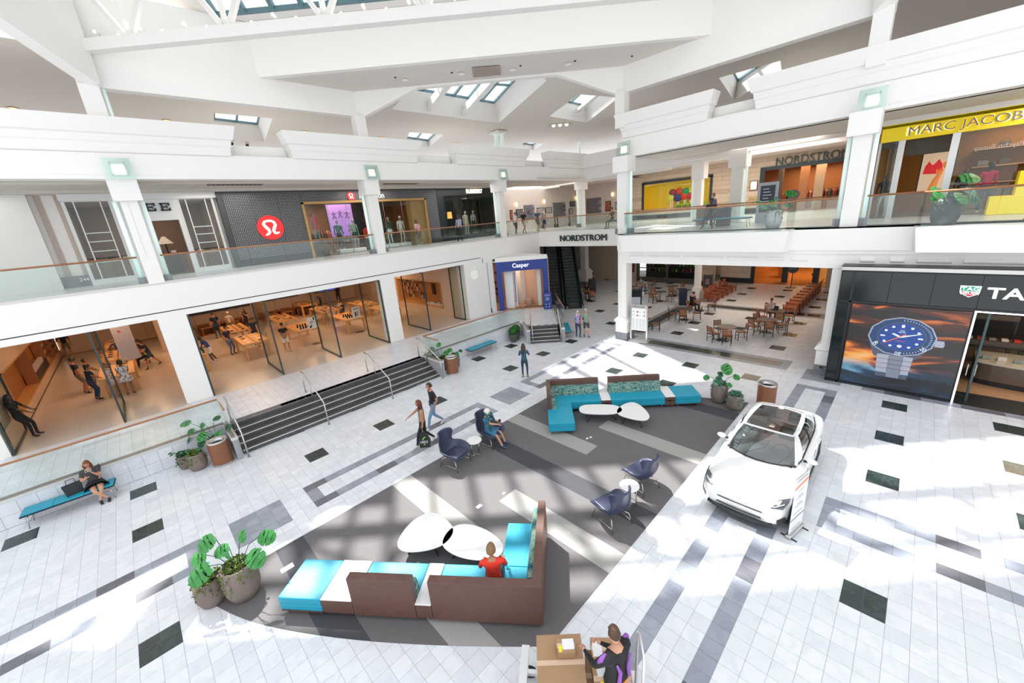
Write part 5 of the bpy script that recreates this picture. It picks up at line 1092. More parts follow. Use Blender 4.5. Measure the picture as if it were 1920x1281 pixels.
q=thing('store_lettering','large white capital letters on black fascia of watch storefront','sign',(WX-.03,0,0)); text(q,'lettering','TAG Heuer',.46,(-.02,-1.74,3.74),RXF,mat('letter_bright',(.95,.95,.95),.4,emit=(1,1,1),es=.9),.02,align='LEFT',sx=1.25,bold=.008)
MB().box(-.02,-.16,-.05,.02,.16,.05).build('unit_number_plate',BLACK,None,loc=(18.62,1.85,.33),label='small black unit number plate at foot of tall white column',cat='sign'); text(None,'unit_number','128',.10,(18.59,1.85,.33),RXF,WHITE,.003,label='white digits on the number plate of column',cat='number')
# the lit advertisement: a flat printed light box
def admat():
    m=bpy.data.materials.new('ad_picture'); m.use_nodes=True; nt=m.node_tree; N=nt.nodes; L=nt.links; b=N['Principled BSDF']; b.inputs['Roughness'].default_value=.3; b.inputs['Base Color'].default_value=(.02,.02,.02,1)
    tc=N.new('ShaderNodeTexCoord'); mp=N.new('ShaderNodeMapping'); mp.inputs['Scale'].default_value=(.5,1,2.6); mp.inputs['Rotation'].default_value=(.28,0,0); nz=N.new('ShaderNodeTexNoise'); nz.inputs['Scale'].default_value=.9; nz.inputs['Detail'].default_value=5; nz.inputs['Roughness'].default_value=.45; nz.inputs['Distortion'].default_value=.9
    L.new(tc.outputs['Object'],mp.inputs[0]); L.new(mp.outputs[0],nz.inputs['Vector'])
    sx=N.new('ShaderNodeSeparateXYZ'); L.new(tc.outputs['Object'],sx.inputs[0])
    # fire on the right and upper half, dark left, blue water at the foot
    a=N.new('ShaderNodeMath'); a.operation='MULTIPLY_ADD'; a.inputs[1].default_value=-.13; a.inputs[2].default_value=.0; L.new(sx.outputs['Y'],a.inputs[0])
    s=N.new('ShaderNodeMath'); s.operation='ADD'; L.new(nz.outputs[0],s.inputs[0]); L.new(a.outputs[0],s.inputs[1])
    cr=N.new('ShaderNodeValToRGB'); e=cr.color_ramp.elements; e[0].position=.47; e[0].color=(.012,.008,.01,1); e[1].position=.78; e[1].color=(1,.72,.38,1)
    for p,c in ((.54,(.10,.02,.008,1)),(.60,(.75,.17,.02,1)),(.67,(1,.42,.07,1))): q=e.new(p); q.color=c
    L.new(s.outputs[0],cr.inputs[0])
    cb=N.new('ShaderNodeValToRGB'); e=cb.color_ramp.elements; e[0].position=.40; e[0].color=(.003,.006,.012,1); e[1].position=.72; e[1].color=(.25,.55,.8,1); q=e.new(.6); q.color=(.01,.05,.11,1); L.new(nz.outputs[0],cb.inputs[0])
    z=N.new('ShaderNodeMapRange'); z.inputs[1].default_value=-.55; z.inputs[2].default_value=-.85; L.new(sx.outputs['Z'],z.inputs[0])
    mx=N.new('ShaderNodeMix'); mx.data_type='RGBA'; L.new(z.outputs[0],mx.inputs[0]); L.new(cr.outputs[0],mx.inputs[6]); L.new(cb.outputs[0],mx.inputs[7]); L.new(mx.outputs[2],b.inputs['Emission Color']); b.inputs['Emission Strength'].default_value=.85
    return m
AD=admat()
def em(n,c,e=.7,r=.4,me=0): return mat('ad_'+n,tuple(x*.4 for x in c),r,me,emit=c,es=e)
ad=thing('watch_advertisement','large lit advertisement of a blue dial steel wristwatch over fiery water','advertisement',(WX-.035,-.12,1.66),-PI/2)
MB().box(-1.42,-.0,-1.55,1.45,.04,1.46).build('backdrop',AD,ad).location=(0,0,0)
def disc(rx,rz,y,cx=0,cz=.42,n=48,ph=0): return [(cx+rx*math.cos(2*PI*k/n+ph),y,cz+rz*math.sin(2*PI*k/n+ph)) for k in range(n)]
def plate(name,poly_,m,th=.006): return MB().rings([poly_,[(x,y+th,z) for x,y,z in poly_]]).build(name,m,ad)
st1=em('steel',(.42,.45,.55),.55); st2=em('steel_dark',(.10,.12,.18),.5); bl=em('bezel',(.02,.06,.16),.7); dl=em('dial',(.015,.05,.24),.9); dl2=em('dial_line',(.05,.14,.42),.8); wh=em('mark',(.8,.85,.95),.8); orr=em('orange',(1,.2,.02),.8)
plate('lug',[(x,-.006,z) for x,z in ((-.86,.35),(-.62,-.35),(-.42,-.42),(.30,-.42),(.50,-.30),(.82,.28),(.8,.6),(-.8,.7))],st2)
for k in range(5):
    z1=-.28-k*.17; w1=.44-.012*k
    plate('bracelet_link',[(-w1-.08,-.008,z1),(-.2,-.008,z1),(-.2,-.008,z1-.155),(-w1-.08,-.008,z1-.155)],st1 if k<4 else st2); plate('bracelet_link',[(-.19,-.008,z1),(.15,-.008,z1),(.15,-.008,z1-.155),(-.19,-.008,z1-.155)],em('steel_mid',(.25,.28,.36),.5)); plate('bracelet_link',[(.16,-.008,z1),(w1-.04,-.008,z1),(w1-.04,-.008,z1-.155),(.16,-.008,z1-.155)],st1 if k<4 else st2)
plate('crown',[(.82,-.01,.2),(1.02,-.01,.2),(1.05,-.01,.28),(1.02,-.01,.42),(.82,-.01,.42)],st1)
plate('case',disc(.86,.70,-.012,n=12,ph=.1),st1); plate('bezel',disc(.82,.665,-.018,n=12,ph=.1),bl); plate('bezel_ring',disc(.615,.515,-.024),st2); plate('dial',disc(.58,.485,-.030),dl)
for k in range(9):
    z=.42+(-.4+k*.1); hw=.55*math.sqrt(max(0,1-((z-.42)/.485)**2)); MB().tube([(-hw+.05,-.034,z),(-hw/3,-.034,z+.012),(hw/3,-.034,z-.012),(hw-.05,-.034,z)],.006,4).build('dial_wave',dl2,ad)
for k in range(12):
    a=PI/2-k*PI/6; x,z=.47*math.cos(a),.39*math.sin(a)
    if k in (0,3,9): plate('hour_mark',[(x+dx,-.036,.42+z+dz) for dx,dz in (((-.04,-.05),(.04,-.05),(.04,.05),(-.04,.05)) if k==0 else ((-.06,-.025),(.06,-.025),(.06,.025),(-.06,.025)))],wh)
    elif k!=6: plate('hour_mark',disc(.042,.038,-.036,x,.42+z,12),wh)
plate('date_window',disc(.06,.05,-.036,0,.03+.06,16),wh)
plate('hand',[(x,-.042,.42+z) for x,z in ((0,.02),(-.2,.12),(-.25,.09),(-.02,-.03))],wh); plate('hand',[(x,-.042,.42+z) for x,z in ((0,-.02),(.46,.16),(.5,.19),(.0,.03))],wh); plate('second_hand',[(x,-.046,.42+z) for x,z in ((.12,.10),(.10,.12),(-.42,-.26),(-.41,-.275))],orr)
for k in range(30):
    a=PI/2-k*PI/30*1.0; r1,r2=.75,.70; plate('bezel_tick',[(r*math.cos(a+d),-.024,.42+.81*r*math.sin(a+d)) for r,d in ((r1,-.008),(r1,.008),(r2,.008),(r2,-.008))],wh)
text(ad,'bezel_numeral','20',.17,(.58,-.03,.06),(PI/2,PI*.2,0),wh,.002); text(ad,'bezel_numeral','30',.17,(0,-.03,-.17),(PI/2,PI,0),wh,.002); text(ad,'bezel_numeral','40',.17,(-.62,-.03,.12),(PI/2,-PI*.3+PI,0),wh,.002)
text(ad,'dial_lettering','TAG\nHEUER',.06,(0,-.036,.62),RYF,wh,.001)
text(ad,'dial_lettering','PROFESSIONAL',.035,(0,-.036,.27),RYF,orr,.001)
# ================================================================ DEPARTMENT STORE, LOWER
MB().box(37.5,-14,0,37.8,4.5,4.3).box(37.5,9.6,0,37.8,12,4.3).build('wall_department_lower',BEI2,kind='structure')
wl=MB().box(37.46,9.5,0,37.5,12,.45).build('baseboard_far',BLACK,kind='structure')
blocks('x','',37.4,9.6,12.0,.45,4.3,[],m1=BEI,m2=BEI2,parent=wl,bh=.48)
MB().box(37.36,9.35,0,37.6,9.6,4.3).build('trim_7',BLACK,kind='structure')
wall('wall_department_deep',lambda b:(b.box(50,-4,0,50.2,12,4.3),b.box(37.8,9.6,0,50,9.8,4.3)),mat('amber_room',(.40,.16,.04),.6))
MB().box(37.6,-6,-.02,50,9.6,.003).build('floor_department',mat('amber_floor',(.42,.21,.07),.15,var=(3,.5,(.5,.27,.1))),kind='structure'); MB().box(37.6,-6,4.2,50,9.6,4.3).build('ceiling_department',CEIL,kind='structure')
areal('department_light',(42.5,5.5,4.1),4,420,(1,.55,.22))
for k,y in enumerate((7.4,5.3)): MB().box(38.6,y-.2,0,38.9,y+.2,4.2).build('wall_department_post',BLACK,kind='structure')
t=thing('amber_column','amber lit column inside the lower department store entrance','column',(40.4,5.0-.2,0)); MB().box(-.6,-.6,0,.6,.6,4.2).build('shaft',mat('amber_lit',(.85,.35,.06),.4,emit=(1,.42,.08),es=.3),t); MB().ball((-.62,.0,2.2),.2,10,6,sx=.2).build('red_mark',RC[0],t)
t=thing('round_table','round pale counter glowing amber inside lower department store','counter',(41.4,7.9,0)); MB().lathe([(.5,0),(.5,.9),(.6,.95),(.6,1.0)],n=20).build('drum',mat('drum_amber',(.7,.38,.15),.4),t)
# cafe/shop with dark glass, left part of the far wall
wall('wall_cafe',lambda b:(b.box(35.6,12.4,3.2,36,19.9,4.3),b.box(35.6,19.2,0,36,27,4.3),b.box(35.3,12.1,0,36.4,13.2,4.3),b.box(41,12.3,0,41.2,20,4.3)),BEI)
wl=MB().box(35.26,12.05,0,35.3,13.25,.4).build('baseboard_cafe',BLACK,kind='structure'); blocks('x','',35.24,12.1,13.2,.4,4.3,[],m1=BEI,m2=BEI2,parent=wl,bh=.48,bw=.9)
t=thing('cafe_window','dark glass shopfront with black base behind the dining tables','shop window',(35.6,0,0))
MB().box(0,13.2,0,.15,19.2,.45).box(0,13.2,.45,.1,13.35,4.3).box(0,16.0,.45,.1,16.2,4.3).box(0,19.05,.45,.1,19.2,4.3).box(0,16.2,1.3,.1,19.05,1.38).box(0,13.2,2.9,.1,19.2,3.2).build('frame',mat('cafe_frame',(.10,.085,.075),.5),t)
MB().box(.04,16.2,.45,.05,19.05,2.9).build('window_pane',CLEAR,t)
MB().box(36.0,12.4,0,41,19.9,.01).build('floor_cafe',UWALL,kind='structure')
random.seed(8); BC=[mat('bottle_%d'%k,c,.4) for k,c in enumerate(((.5,.4,.05),(.4,.05,.03),(.35,.3,.25),(.05,.15,.05),(.6,.55,.5)))]
t=thing('shelf_rack','dark shelving filled with packages behind cafe glass','shelf',(37.2,13.6,0)); MB().box(0,0,0,.5,5.4,3.2).build('back',BLACK,t)
for z in (.8,1.35,1.9,2.45): MB().box(-.3,0,z,0,5.4,z+.03).build('board',UWALL,t)
for z in (.83,1.38,1.93,2.48):
    for k in range(15):
        if random.random()<.72: MB().bevbox(-.07,-.08,0,.07,.08,random.uniform(.15,.34),.02).build('package',random.choice(BC),None,loc=(37.05,13.8+k*.34,z),label='small package standing on the dark shelves behind cafe glass',cat='package',group='packages on cafe shelves')
areal('cafe_light',(36.5,16,3.9),2,25,(1,.8,.6))
for k,(px,py) in enumerate(((1192,520),)):
    p=onX(px,535,35.2); t=thing('poster_stand','dark framed food poster on wall left of the cafe glass','poster',(35.5,19.7,.9),-PI/2); MB().box(-.3,-.03,0,.3,.02,1.5).build('frame',BLACK,t); MB().box(-.25,-.05,.1,.25,-.03,1.4).build('print',PO,t)
areal('dining_light',(28,7,4.2),5,200,(1,.8,.6)); areal('dining_light',(28,15,4.7),4,60,(1,.85,.7))
# ================================================================ LOUNGE SEATING
TEALF=mat('teal_vinyl',(.012,.30,.44),.42,var=(4,.3,(.02,.36,.50))); BRW=mat('brown_laminate',(.13,.065,.05),.45,var=(5,.6,(.085,.042,.033),(1,1,9))); TOPW=mat('white_laminate',(.80,.79,.79),.35)
def plaid():
    m=bpy.data.materials.new('plaid_fabric'); m.use_nodes=True; nt=m.node_tree; N=nt.nodes; L=nt.links; b=N['Principled BSDF']; b.inputs['Roughness'].default_value=.9
    tc=N.new('ShaderNodeTexCoord'); cs=[]
    for k,(sc,seed) in enumerate((((46,46,2.5),0),((4,4,60),3))):
        mp=N.new('ShaderNodeMapping'); mp.inputs['Scale'].default_value=sc; mp.inputs['Location'].default_value=(seed,seed,0); L.new(tc.outputs['Object'],mp.inputs[0]); nz=N.new('ShaderNodeTexNoise'); nz.inputs['Scale'].default_value=1; nz.inputs['Detail'].default_value=2; L.new(mp.outputs[0],nz.inputs['Vector']); cs.append(nz.outputs[0])
    ad=N.new('ShaderNodeMath'); ad.operation='ADD'; L.new(cs[0],ad.inputs[0]); L.new(cs[1],ad.inputs[1])
    cr=N.new('ShaderNodeValToRGB'); e=cr.color_ramp.elements; e[0].position=.82/2; e[0].color=(.015,.05,.06,1); e[1].position=.6; e[1].color=(.30,.38,.28,1)
    q=e.new(.47); q.color=(.05,.22,.23,1); q=e.new(.53); q.color=(.22,.33,.26,1)
    h=N.new('ShaderNodeMath'); h.operation='MULTIPLY'; h.inputs[1].default_value=.5; L.new(ad.outputs[0],h.inputs[0]); L.new(h.outputs[0],cr.inputs[0]); L.new(cr.outputs[0],b.inputs['Base Color']); return m
PLAID=plaid()
def cushion(t,x0,x1,y0,y1,z0=.14,z1=.45):
    zm=(z0+z1)/2-.01
    for a,c in ((z0,zm),(zm+.004,z1)): bevel(MB().box(x0+.004,min(y0,y1),a,x1-.004,max(y0,y1),c).build('seat_cushion' if c==z1 else 'seat_base',TEALF,t),.018,3)
def legs(t,x0,x1,y0,y1):
    for x in (x0+.1,x1-.1):
        for y in (y0,y1): MB().tube([(x,y,0),(x,y,.12)],.016,8).build('leg',STEEL,t)
def ottoman(o,rz,x0,x1,s,label):
    t=thing('ottoman',label,'ottoman',(*o,0),rz); cushion(t,x0,x1,0,s*.9); MB().box(x0+.02,0,.11,x1-.02,s*.88,.14).build('wood_base',BRW,t); legs(t,x0,x1,s*.06,s*.84); return t
def tblock(o,rz,x0,x1,s,label,plate=False):
    t=thing('end_table',label,'table',(*o,0),rz); bevel(MB().box(x0+.003,0,.43,x1-.003,s*.9,.455).build('table_top',TOPW,t),.006); MB().box(x0+.006,s*.005,.12,x1-.006,s*.895,.43).build('body',BRW,t); legs(t,x0,x1,s*.06,s*.84)
    if plate:
        MB().box((x0+x1)/2-.1,s*.895,.27,(x0+x1)/2+.1,s*.905,.33).build('power_outlet',BLACK,t)
    return t
BH=1.0
def sofa(o,rz,x0,x1,s,label,side=0,ylen=0,xs=None,chy=0):
    """s: +1 if the seat lies at +y of the back. side=+1/-1: a second back along x1 / x0, ylen long; chaise to chy"""
    t=thing('bench_sofa',label,'sofa',(*o,0),rz)
    bevel(MB().box(x0+.003,0,.1,x1-.003,s*.16,BH).build('back_panel',BRW,t),.006)
    a,c=(x0,x1-(.16 if side>0 else 0)) if side>=0 else (x0+.16,x1)
    MB().rings([[(a+.01,s*.16,.45),(c-.01,s*.16,.45),(c-.01,s*.34,.45),(a+.01,s*.34,.45)],[(a+.01,s*.16,.80),(c-.01,s*.16,.80),(c-.01,s*.27,.80),(a+.01,s*.27,.80)]]).build('back_cushion',PLAID,t)
    cushion(t,a,c,s*.17,s*.9)
    legs(t,x0,x1,s*.06,s*.84)
    if side:
        xa=x1 if side>0 else x0; d=-side
        bevel(MB().box(xa,s*.16,.1,xa+d*.16,s*ylen,BH).build('back_panel',BRW,t),.006)
        MB().rings([[(xa+d*.16,s*.35,.45),(xa+d*.34,s*.35,.45),(xa+d*.34,s*ylen,.45),(xa+d*.16,s*ylen,.45)],[(xa+d*.16,s*.35,.80),(xa+d*.27,s*.35,.80),(xa+d*.27,s*ylen,.80),(xa+d*.16,s*ylen,.80)]]).build('back_cushion',PLAID,t)
        p,q=sorted((xa+d*.17 if s>0 else xa,xa+d*.88)); cushion(t,p,q,s*.905,s*chy)
        for yy in (1.2,chy-.1): legs(t,min(xa,xa+d*.85),max(xa,xa+d*.85),s*yy,s*yy)
    return t
O2=(3.45,3.68); R2=math.atan2(-.785,.62)
ottoman(O2,R2,-5.17,-4.27,1,'teal square ottoman at left end of the near sofa beside two stone planters')
tblock(O2,R2,-4.27,-3.62,1,'wide white-topped table block between teal ottoman and near sofa back')
sofa(O2,R2,-3.62,-2.37,1,'short teal sofa section with brown back panel, middle of near seating')
tblock(O2,R2,-2.37,-2.05,1,'narrow white-topped table block between two brown sofa backs, near seating')
sofa(O2,R2,-2.05,0,1,'large L-shaped teal sofa with brown backs where person in red sits',1,2.15,None,2.05)
O1=(10.25,9.37); R1=math.atan2(-.742,.67)
sofa(O1,R1,0,1.99,-1,'L-shaped teal sofa with chaise and plaid cushion, far seating by granny chair',-1,1.42,None,2.42)
tblock(O1,R1,1.99,2.35,-1,'narrow white-topped block with power outlet between two far sofas',True)
sofa(O1,R1,2.35,4.29,-1,'straight teal sofa with plaid cushion and brown back, far seating')
tblock(O1,R1,4.29,4.65,-1,'narrow white-topped block with power outlet beside far teal ottoman',True)
ottoman(O1,R1,4.65,5.56,-1,'teal square ottoman at right end of far seating near the planters')
def chaikin(P,n=3):
    for _ in range(n):
        Q=[]
        for i in range(len(P)):
            a,b=P[i],P[(i+1)%len(P)]; Q+=[(a[0]*.75+b[0]*.25,a[1]*.75+b[1]*.25),(a[0]*.25+b[0]*.75,a[1]*.25+b[1]*.75)]
        P=Q
    return P
def coffee(P,label,z=.40):
    cx=sum(p[0] for p in P)/len(P); cy=sum(p[1] for p in P)/len(P)
    t=thing('coffee_table',label,'table',(cx,cy,0)); L=[(x-cx,y-cy) for x,y in P]
    area=sum(L[i][0]*L[(i+1)%len(L)][1]-L[(i+1)%len(L)][0]*L[i][1] for i in range(len(L)))
    if area<0: L=L[::-1]
    R=chaikin(L,4)
    MB().rings([[(x*.93,y*.93,z-.035) for x,y in R],[(x,y,z-.012) for x,y in R],[(x,y,z) for x,y in R]]).build('table_top',TOPW,t)
    far=sorted(L,key=lambda p:-(p[0]**2+p[1]**2))[:3]
    for x,y in far: MB().tube([(x*.35,y*.35,z-.07),(x*.66,y*.66,0)],[.026,.02],8).build('leg',mat('leg_black_wood',(.02,.017,.016),.4),t)
    MB().bar((far[0][0]*.42,far[0][1]*.42,z-.12),(far[1][0]*.42,far[1][1]*.42,z-.12),.045).bar((0,0,z-.12),(far[2][0]*.42,far[2][1]*.42,z-.12),.045).build('stretcher',MATS['leg_black_wood'],t)
    MB().prism([(x*.35,y*.35) for x,y in L],z-.09,z-.036).build('sub_frame',MATS['leg_black_wood'],t)
coffee([(9.72,7.42),(10.2,7.78),(10.62,7.35),(11.02,6.72),(10.82,6.32),(10.4,6.38),(10.0,6.9)],'white rounded long coffee table in front of the far L sofa')
coffee([(10.38,6.38),(10.95,6.6),(11.55,6.45),(11.5,6.05),(11.0,5.42),(10.6,5.35),(10.42,5.7)],'white rounded triangular coffee table, right one by far sofa')
coffee([(2.45,7.15),(2.5,6.75),(3.1,6.28),(3.6,6.42),(3.68,6.9),(3.62,7.4),(3.3,7.52),(2.9,7.45)],'large white rounded triangular coffee table in sun, left one, near seating')
coffee([(3.12,6.42),(3.68,6.66),(4.05,6.2),(4.12,5.4),(3.85,5.12),(3.5,5.28),(3.16,5.85)],'large white rounded coffee table in sun behind person in red')
# winged lounge chairs
NAVY=mat('navy_leather',(.035,.042,.085),.32,bump=(60,.15,.003)); CHR=mat('chrome',(.62,.60,.56),.22,1)
def wing_mesh():
    prof=[(-.42,.40,.34,.02,.0),(-.36,.43,.39,.11,.0),(-.15,.41,.43,.22,.0),(.10,.38,.42,.26,.02),(.22,.43,.37,.22,.05),(.28,.58,.30,.06,.05),(.33,.74,.27,.02,.06),(.37,.90,.29,.02,.17),(.40,1.02,.29,.0,.21),(.41,1.08,.25,.0,.16)]
    rs=[]
    for y,z,w,up,fw in prof:
        r=[]
        for k in range(9):
            u=-1+k/4; a=abs(u)**3.0
            r.append((u*w*(1+.0*a),y-fw*a,z+up*a))
        rs.append(r)
    mb=MB(); mb.rings(rs,closed=False); me=mb.mesh('shell',NAVY,True); return me
def wing_chair(loc,rz,label):
    t=thing('wing_chair',label,'armchair',(*loc,0),rz,'navy wing chairs')
    o=put('shell',wing_mesh(),t); m=o.modifiers.new('thickness','SOLIDIFY'); m.thickness=.055; m.offset=-1; sub(o,2)
    s=MB().rings([[(x*.8,y,z-.04) for x,y,z in ((-.34,-.37,.43),(.34,-.37,.43),(.30,.18,.40),(-.30,.18,.40))],[(x,y,z+.055) for x,y,z in ((-.30,-.37,.43),(.30,-.37,.43),(.27,.18,.41),(-.27,.18,.41))]]).build('seat_pad',NAVY,t,True); sub(bevel(s,.03,2),1)
    for sx in (-1,1):
        MB().tube([(sx*.16,0,.35),(sx*.30,-.28,.30),(sx*.34,-.36,0)],.012,8).build('leg',CHR,t,True); MB().tube([(sx*.14,.1,.34),(sx*.26,.26,.28),(sx*.30,.34,0)],.012,8).build('leg',CHR,t,True)
        MB().tube([(sx*.31,-.30,.10),(sx*.28,.30,.10)],.008,6).build('leg_brace',CHR,t,True)
    return t
def side_table(loc,label):
    t=thing('side_table',label,'side table',(*loc,0),.3); MB().lathe([(.235,.49),(.245,.495),(.245,.51),(.24,.515)],n=36).build('table_top',TOPW,t)
    for k in range(4):
        a=k*PI/2; MB().tube([(.17*math.cos(a),.17*math.sin(a),.49),(.17*math.cos(a),.17*math.sin(a),.02)],.01,6).build('leg',CHR,t,True)
    MB().tube([(-.17,0,.02),(.17,0,.02)],.01,6).tube([(0,-.17,.02),(0,.17,.02)],.01,6).build('cross_base',CHR,t,True)
wing_chair((5.47,9.02),.25,'empty navy winged lounge chair on the far side of carpet, left of round table')
wing_chair((6.95,9.05),.18,'navy winged lounge chair with elderly woman sitting in it')
side_table((6.2,8.93),'small round white side table between empty navy chair and elderly woman')
wing_chair((8.05,4.2),PI-.25,'navy winged lounge chair seen from its side, right pair, farther one')
wing_chair((6.5,4.13),PI-.3,'navy winged lounge chair seen from behind, right pair, nearer one')
side_table((7.3,4.14),'small round white side table between two navy chairs at carpet edge')
# teal slat benches on thin steel frames
def flat_bench(p0,p1,w,label,rim=BLACK):
    p0=Vector(p0);p1=Vector(p1);d=p1-p0;L=d.length
    t=thing('flat_bench',label,'bench',(p0.x,p0.y,p0.z),math.atan2(d.y,d.x),'teal flat benches')
    n=max(2,round(L/.55))
    for k in range(n): bevel(MB().box(k*L/n+.002,-w/2+.015,.41,(k+1)*L/n-.002,w/2-.015,.455).build('seat_cushion',TEALF,t),.012,2)
    MB().box(-.015,-w/2,.38,L+.015,w/2,.412).build('rim',rim,t)
    for x in (.12,L-.12):
        for s in (-1,1): MB().tube([(x,s*(w/2-.05),.38),(x+(-.06 if x<1 else .06)*1,s*(w/2-.02),0)],.013,8).build('leg',STEEL,t,True)
        MB().tube([(x,-w/2+.04,.2),(x,w/2-.04,.2)],.009,6).build('leg_brace',STEEL,t)
    MB().tube([(.12,0,.2),(L-.12,0,.2)],.009,6).build('long_brace',STEEL,t)
flat_bench((-3.93,16.35,0),(-2.08,16.2,0),.5,'long blue bench under left glass balustrade with seated woman')
flat_bench((11.86,16.28,0),(13.72,16.28,0),.52,'short teal bench in front of tiled terrace wall, centre',BRW)
flat_bench((17.25,13.66,0),(18.66,14.98,0),.42,'teal bench right of the narrow steps behind walking couple',BRW)
flat_bench((20.9,8.15,Z2),(20.9,5.6,Z2),.5,'teal bench on right gallery under the seated man')
flat_bench((27,16.5,Z2),(30,16.5,Z2),.5,'teal bench far back on right gallery by the yellow window')
# litter bins
WRAP=mat('wood_wrap',(.25,.095,.045),.4,var=(3,.6,(.18,.065,.03),(1,1,14)))
def bin_(loc,label,r=.29,h=.88):
    t=thing('litter_bin',label,'trash can',loc,0,'wood-wrapped litter bins'); MB().lathe([(r*.98,.07),(r,h-.05)],n=36,cap=False).build('body',WRAP,t,True); MB().lathe([(r*.96,0),(r*1.01,.0),(r*1.01,.07),(r*.9,.07)],n=36).build('foot_ring',STEEL,t)
    MB().lathe([(r*1.01,h-.05),(r*1.02,h),(r*.95,h+.01),(r*.55,h-.07),(r*.52,h-.09)],n=36,cap=False).build('rim_funnel',STEEL,t,True); MB().lathe([(.001,h-.1),(r*.56,h-.085)],n=24,cap=False).build('opening',BLACK,t); MB().lathe([(.001,.06),(r*.95,.06)],n=24,cap=False).build('bottom',BLACK,t); return t
bin_((.50,15.42,0),'wood-wrapped litter bin with steel rim beside left stair cheek'); bin_((9.95,15.22,0),'wood-wrapped litter bin with steel rim at the right end of wide steps')
bin_((14.62,2.92,0),'wood-wrapped litter bin with steel rim behind the white car'); 
t=thing('litter_bin','square brown litter bin behind seated man on right gallery','trash can',(24.2,9.0,Z2)); MB().bevbox(-.25,-.25,0,.25,.25,.95,.02).build('body',mat('bin_brown',(.11,.07,.05),.5),t); MB().box(-.27,-.27,.95,.27,.27,1.0).build('lid',STEEL,t)
# ================================================================ PLANTS
STONEP=mat('planter_stone',(.19,.145,.125),.75,bump=(8,.4,.02),var=(3,.6,(.25,.20,.175)))
PLBL=mat('planter_black',(.02,.024,.025),.45); PLW=mat('planter_white',(.55,.55,.54),.5)
GL=mat('leaf_green',(.025,.19,.035),.4,var=(5,.6,(.045,.27,.05))); GLD=mat('leaf_dark',(.01,.09,.03),.4,var=(5,.5,(.02,.15,.05))); GLB=mat('leaf_blue',(.09,.22,.15),.5); MOSS=mat('moss',(.085,.13,.02),.9,var=(12,.8,(.16,.22,.04))); STEM=mat('plant_stem',(.02,.09,.06),.5)
def leaf_shape():
    # split leaf: half outlines mirrored, with notches between lobes
    half=[(0,-.04)]
    N=6
    pts=[]
    for k in range(N):
        a0=-2.2+k*(2.2+1.45)/N; a1=-2.2+(k+.80)*(2.2+1.45)/N; 
        for a in (a0,(a0+a1)/2,a1):
            r=.5*(1+.12*math.sin(a*1.0+.6)); x=r*math.cos(a)*.86; y=.42+r*math.sin(a)*1.05
            pts.append((max(x,.03),y))
        a=-2.2+(k+.9)*(2.2+1.45)/N; r=.22 if k<N-1 else .4; pts.append((max(.05,r*math.cos(a)),.42+r*math.sin(a)*1.0))
    pts=[p for p in pts if p[1]>-.02]
    return pts
LS=leaf_shape()
def leaf_mesh(m,plain=False):
    R=LS if not plain else [(.16,.08),(.3,.25),(.36,.45),(.3,.7),(.15,.92)]
    mb=MB(); n=len(R)
    def zz(x,y): return .10*math.sin(y*2.2)-.25*x*x-.18*max(0,y-.5)
    mid=[(0,y,zz(0,y)+.02) for x,y in R]
    for s in (-1,1):
        V=[(s*x,y,zz(x,y)) for x,y in R]+mid
        f=[(i,i+1,n+i+1,n+i) if s>0 else (i+1,i,n+i,n+i+1) for i in range(n-1)]
        mb.add(V,f)
    mb.add([(0,1.02,zz(0,1)),(R[-1][0],R[-1][1],zz(*R[-1])),(0,R[-1][1],zz(0,R[-1][1])+.02),(-R[-1][0],R[-1][1],zz(*R[-1]))],[(0,2,1),(0,3,2)])
    return mb.mesh('leaf',m,True)
LEAFM=[leaf_mesh(GL),leaf_mesh(GLD),leaf_mesh(GLB)]; LEAFP=[leaf_mesh(GL,True),leaf_mesh(GLD,True)]
def add_leaf(t,base,tip,size,face,mesh,bend=.25):
    """stem from base to tip; leaf blade of given size at tip, blade normal towards face"""
    base=Vector(base);tip=Vector(tip);d=(tip-base); mid=base+d*.55+Vector((0,0,bend*d.length))
    MB().tube([base,base.lerp(mid,.6)+Vector((0,0,.02)),mid,tip],.0075,6).build('stem',STEM,t,True)
    out=Vector((d.x,d.y,-.15*d.length-.1)).normalized(); n=Vector(face).normalized(); y=(out-n*out.dot(n)).normalized(); x=y.cross(n)
    o=put('leaf',mesh,t); o.matrix_local=Matrix(((x.x*size,y.x*size,n.x*size,tip.x),(x.y*size,y.y*size,n.y*size,tip.y),(x.z*size,y.z*size,n.z*size,tip.z),(0,0,0,1))); 
def pot(r,h,kind='egg'):
    if kind=='egg': pr=[(r*.62,0),(r*.78,.04*h),(r*.97,.28*h),(r,.5*h),(r*.93,.78*h),(r*.84,h),(r*.76,h),(r*.74,h*.93)]
    else: pr=[(r*.62,0),(r*.66,.02),(r*.9,.5*h),(r,h*.97),(r*.99,h),(r*.88,h),(r*.86,h*.93)]
    return MB().lathe(pr,n=32,cap=False).add([(0,0,0)],[])
def fuzz(r,z,n,m,h=.16,seed=1,spread=1.15,droop=0,name='moss'):
    rnd=random.Random(seed); mb=MB()
    for k in range(n):
        a=rnd.uniform(0,2*PI); q=r*math.sqrt(rnd.random())*spread; x,y=q*math.cos(a),q*math.sin(a); zz=z+h*(1-(q/(r*spread))**2)*.8+rnd.uniform(-.02,.04)-(droop*rnd.random()*.3 if q>r*.9 else 0)
        s=rnd.uniform(.02,.05); u=Vector((rnd.uniform(-1,1),rnd.uniform(-1,1),rnd.uniform(-.3,1))).normalized(); v=u.cross(Vector((rnd.uniform(-1,1),rnd.uniform(-1,1),.3))).normalized()
        c=Vector((x,y,zz)); mb.add([c,c+(u+v)*s*.7,c+u*s*2,c+(u-v)*s*.7],[(0,1,2,3)])
    return mb
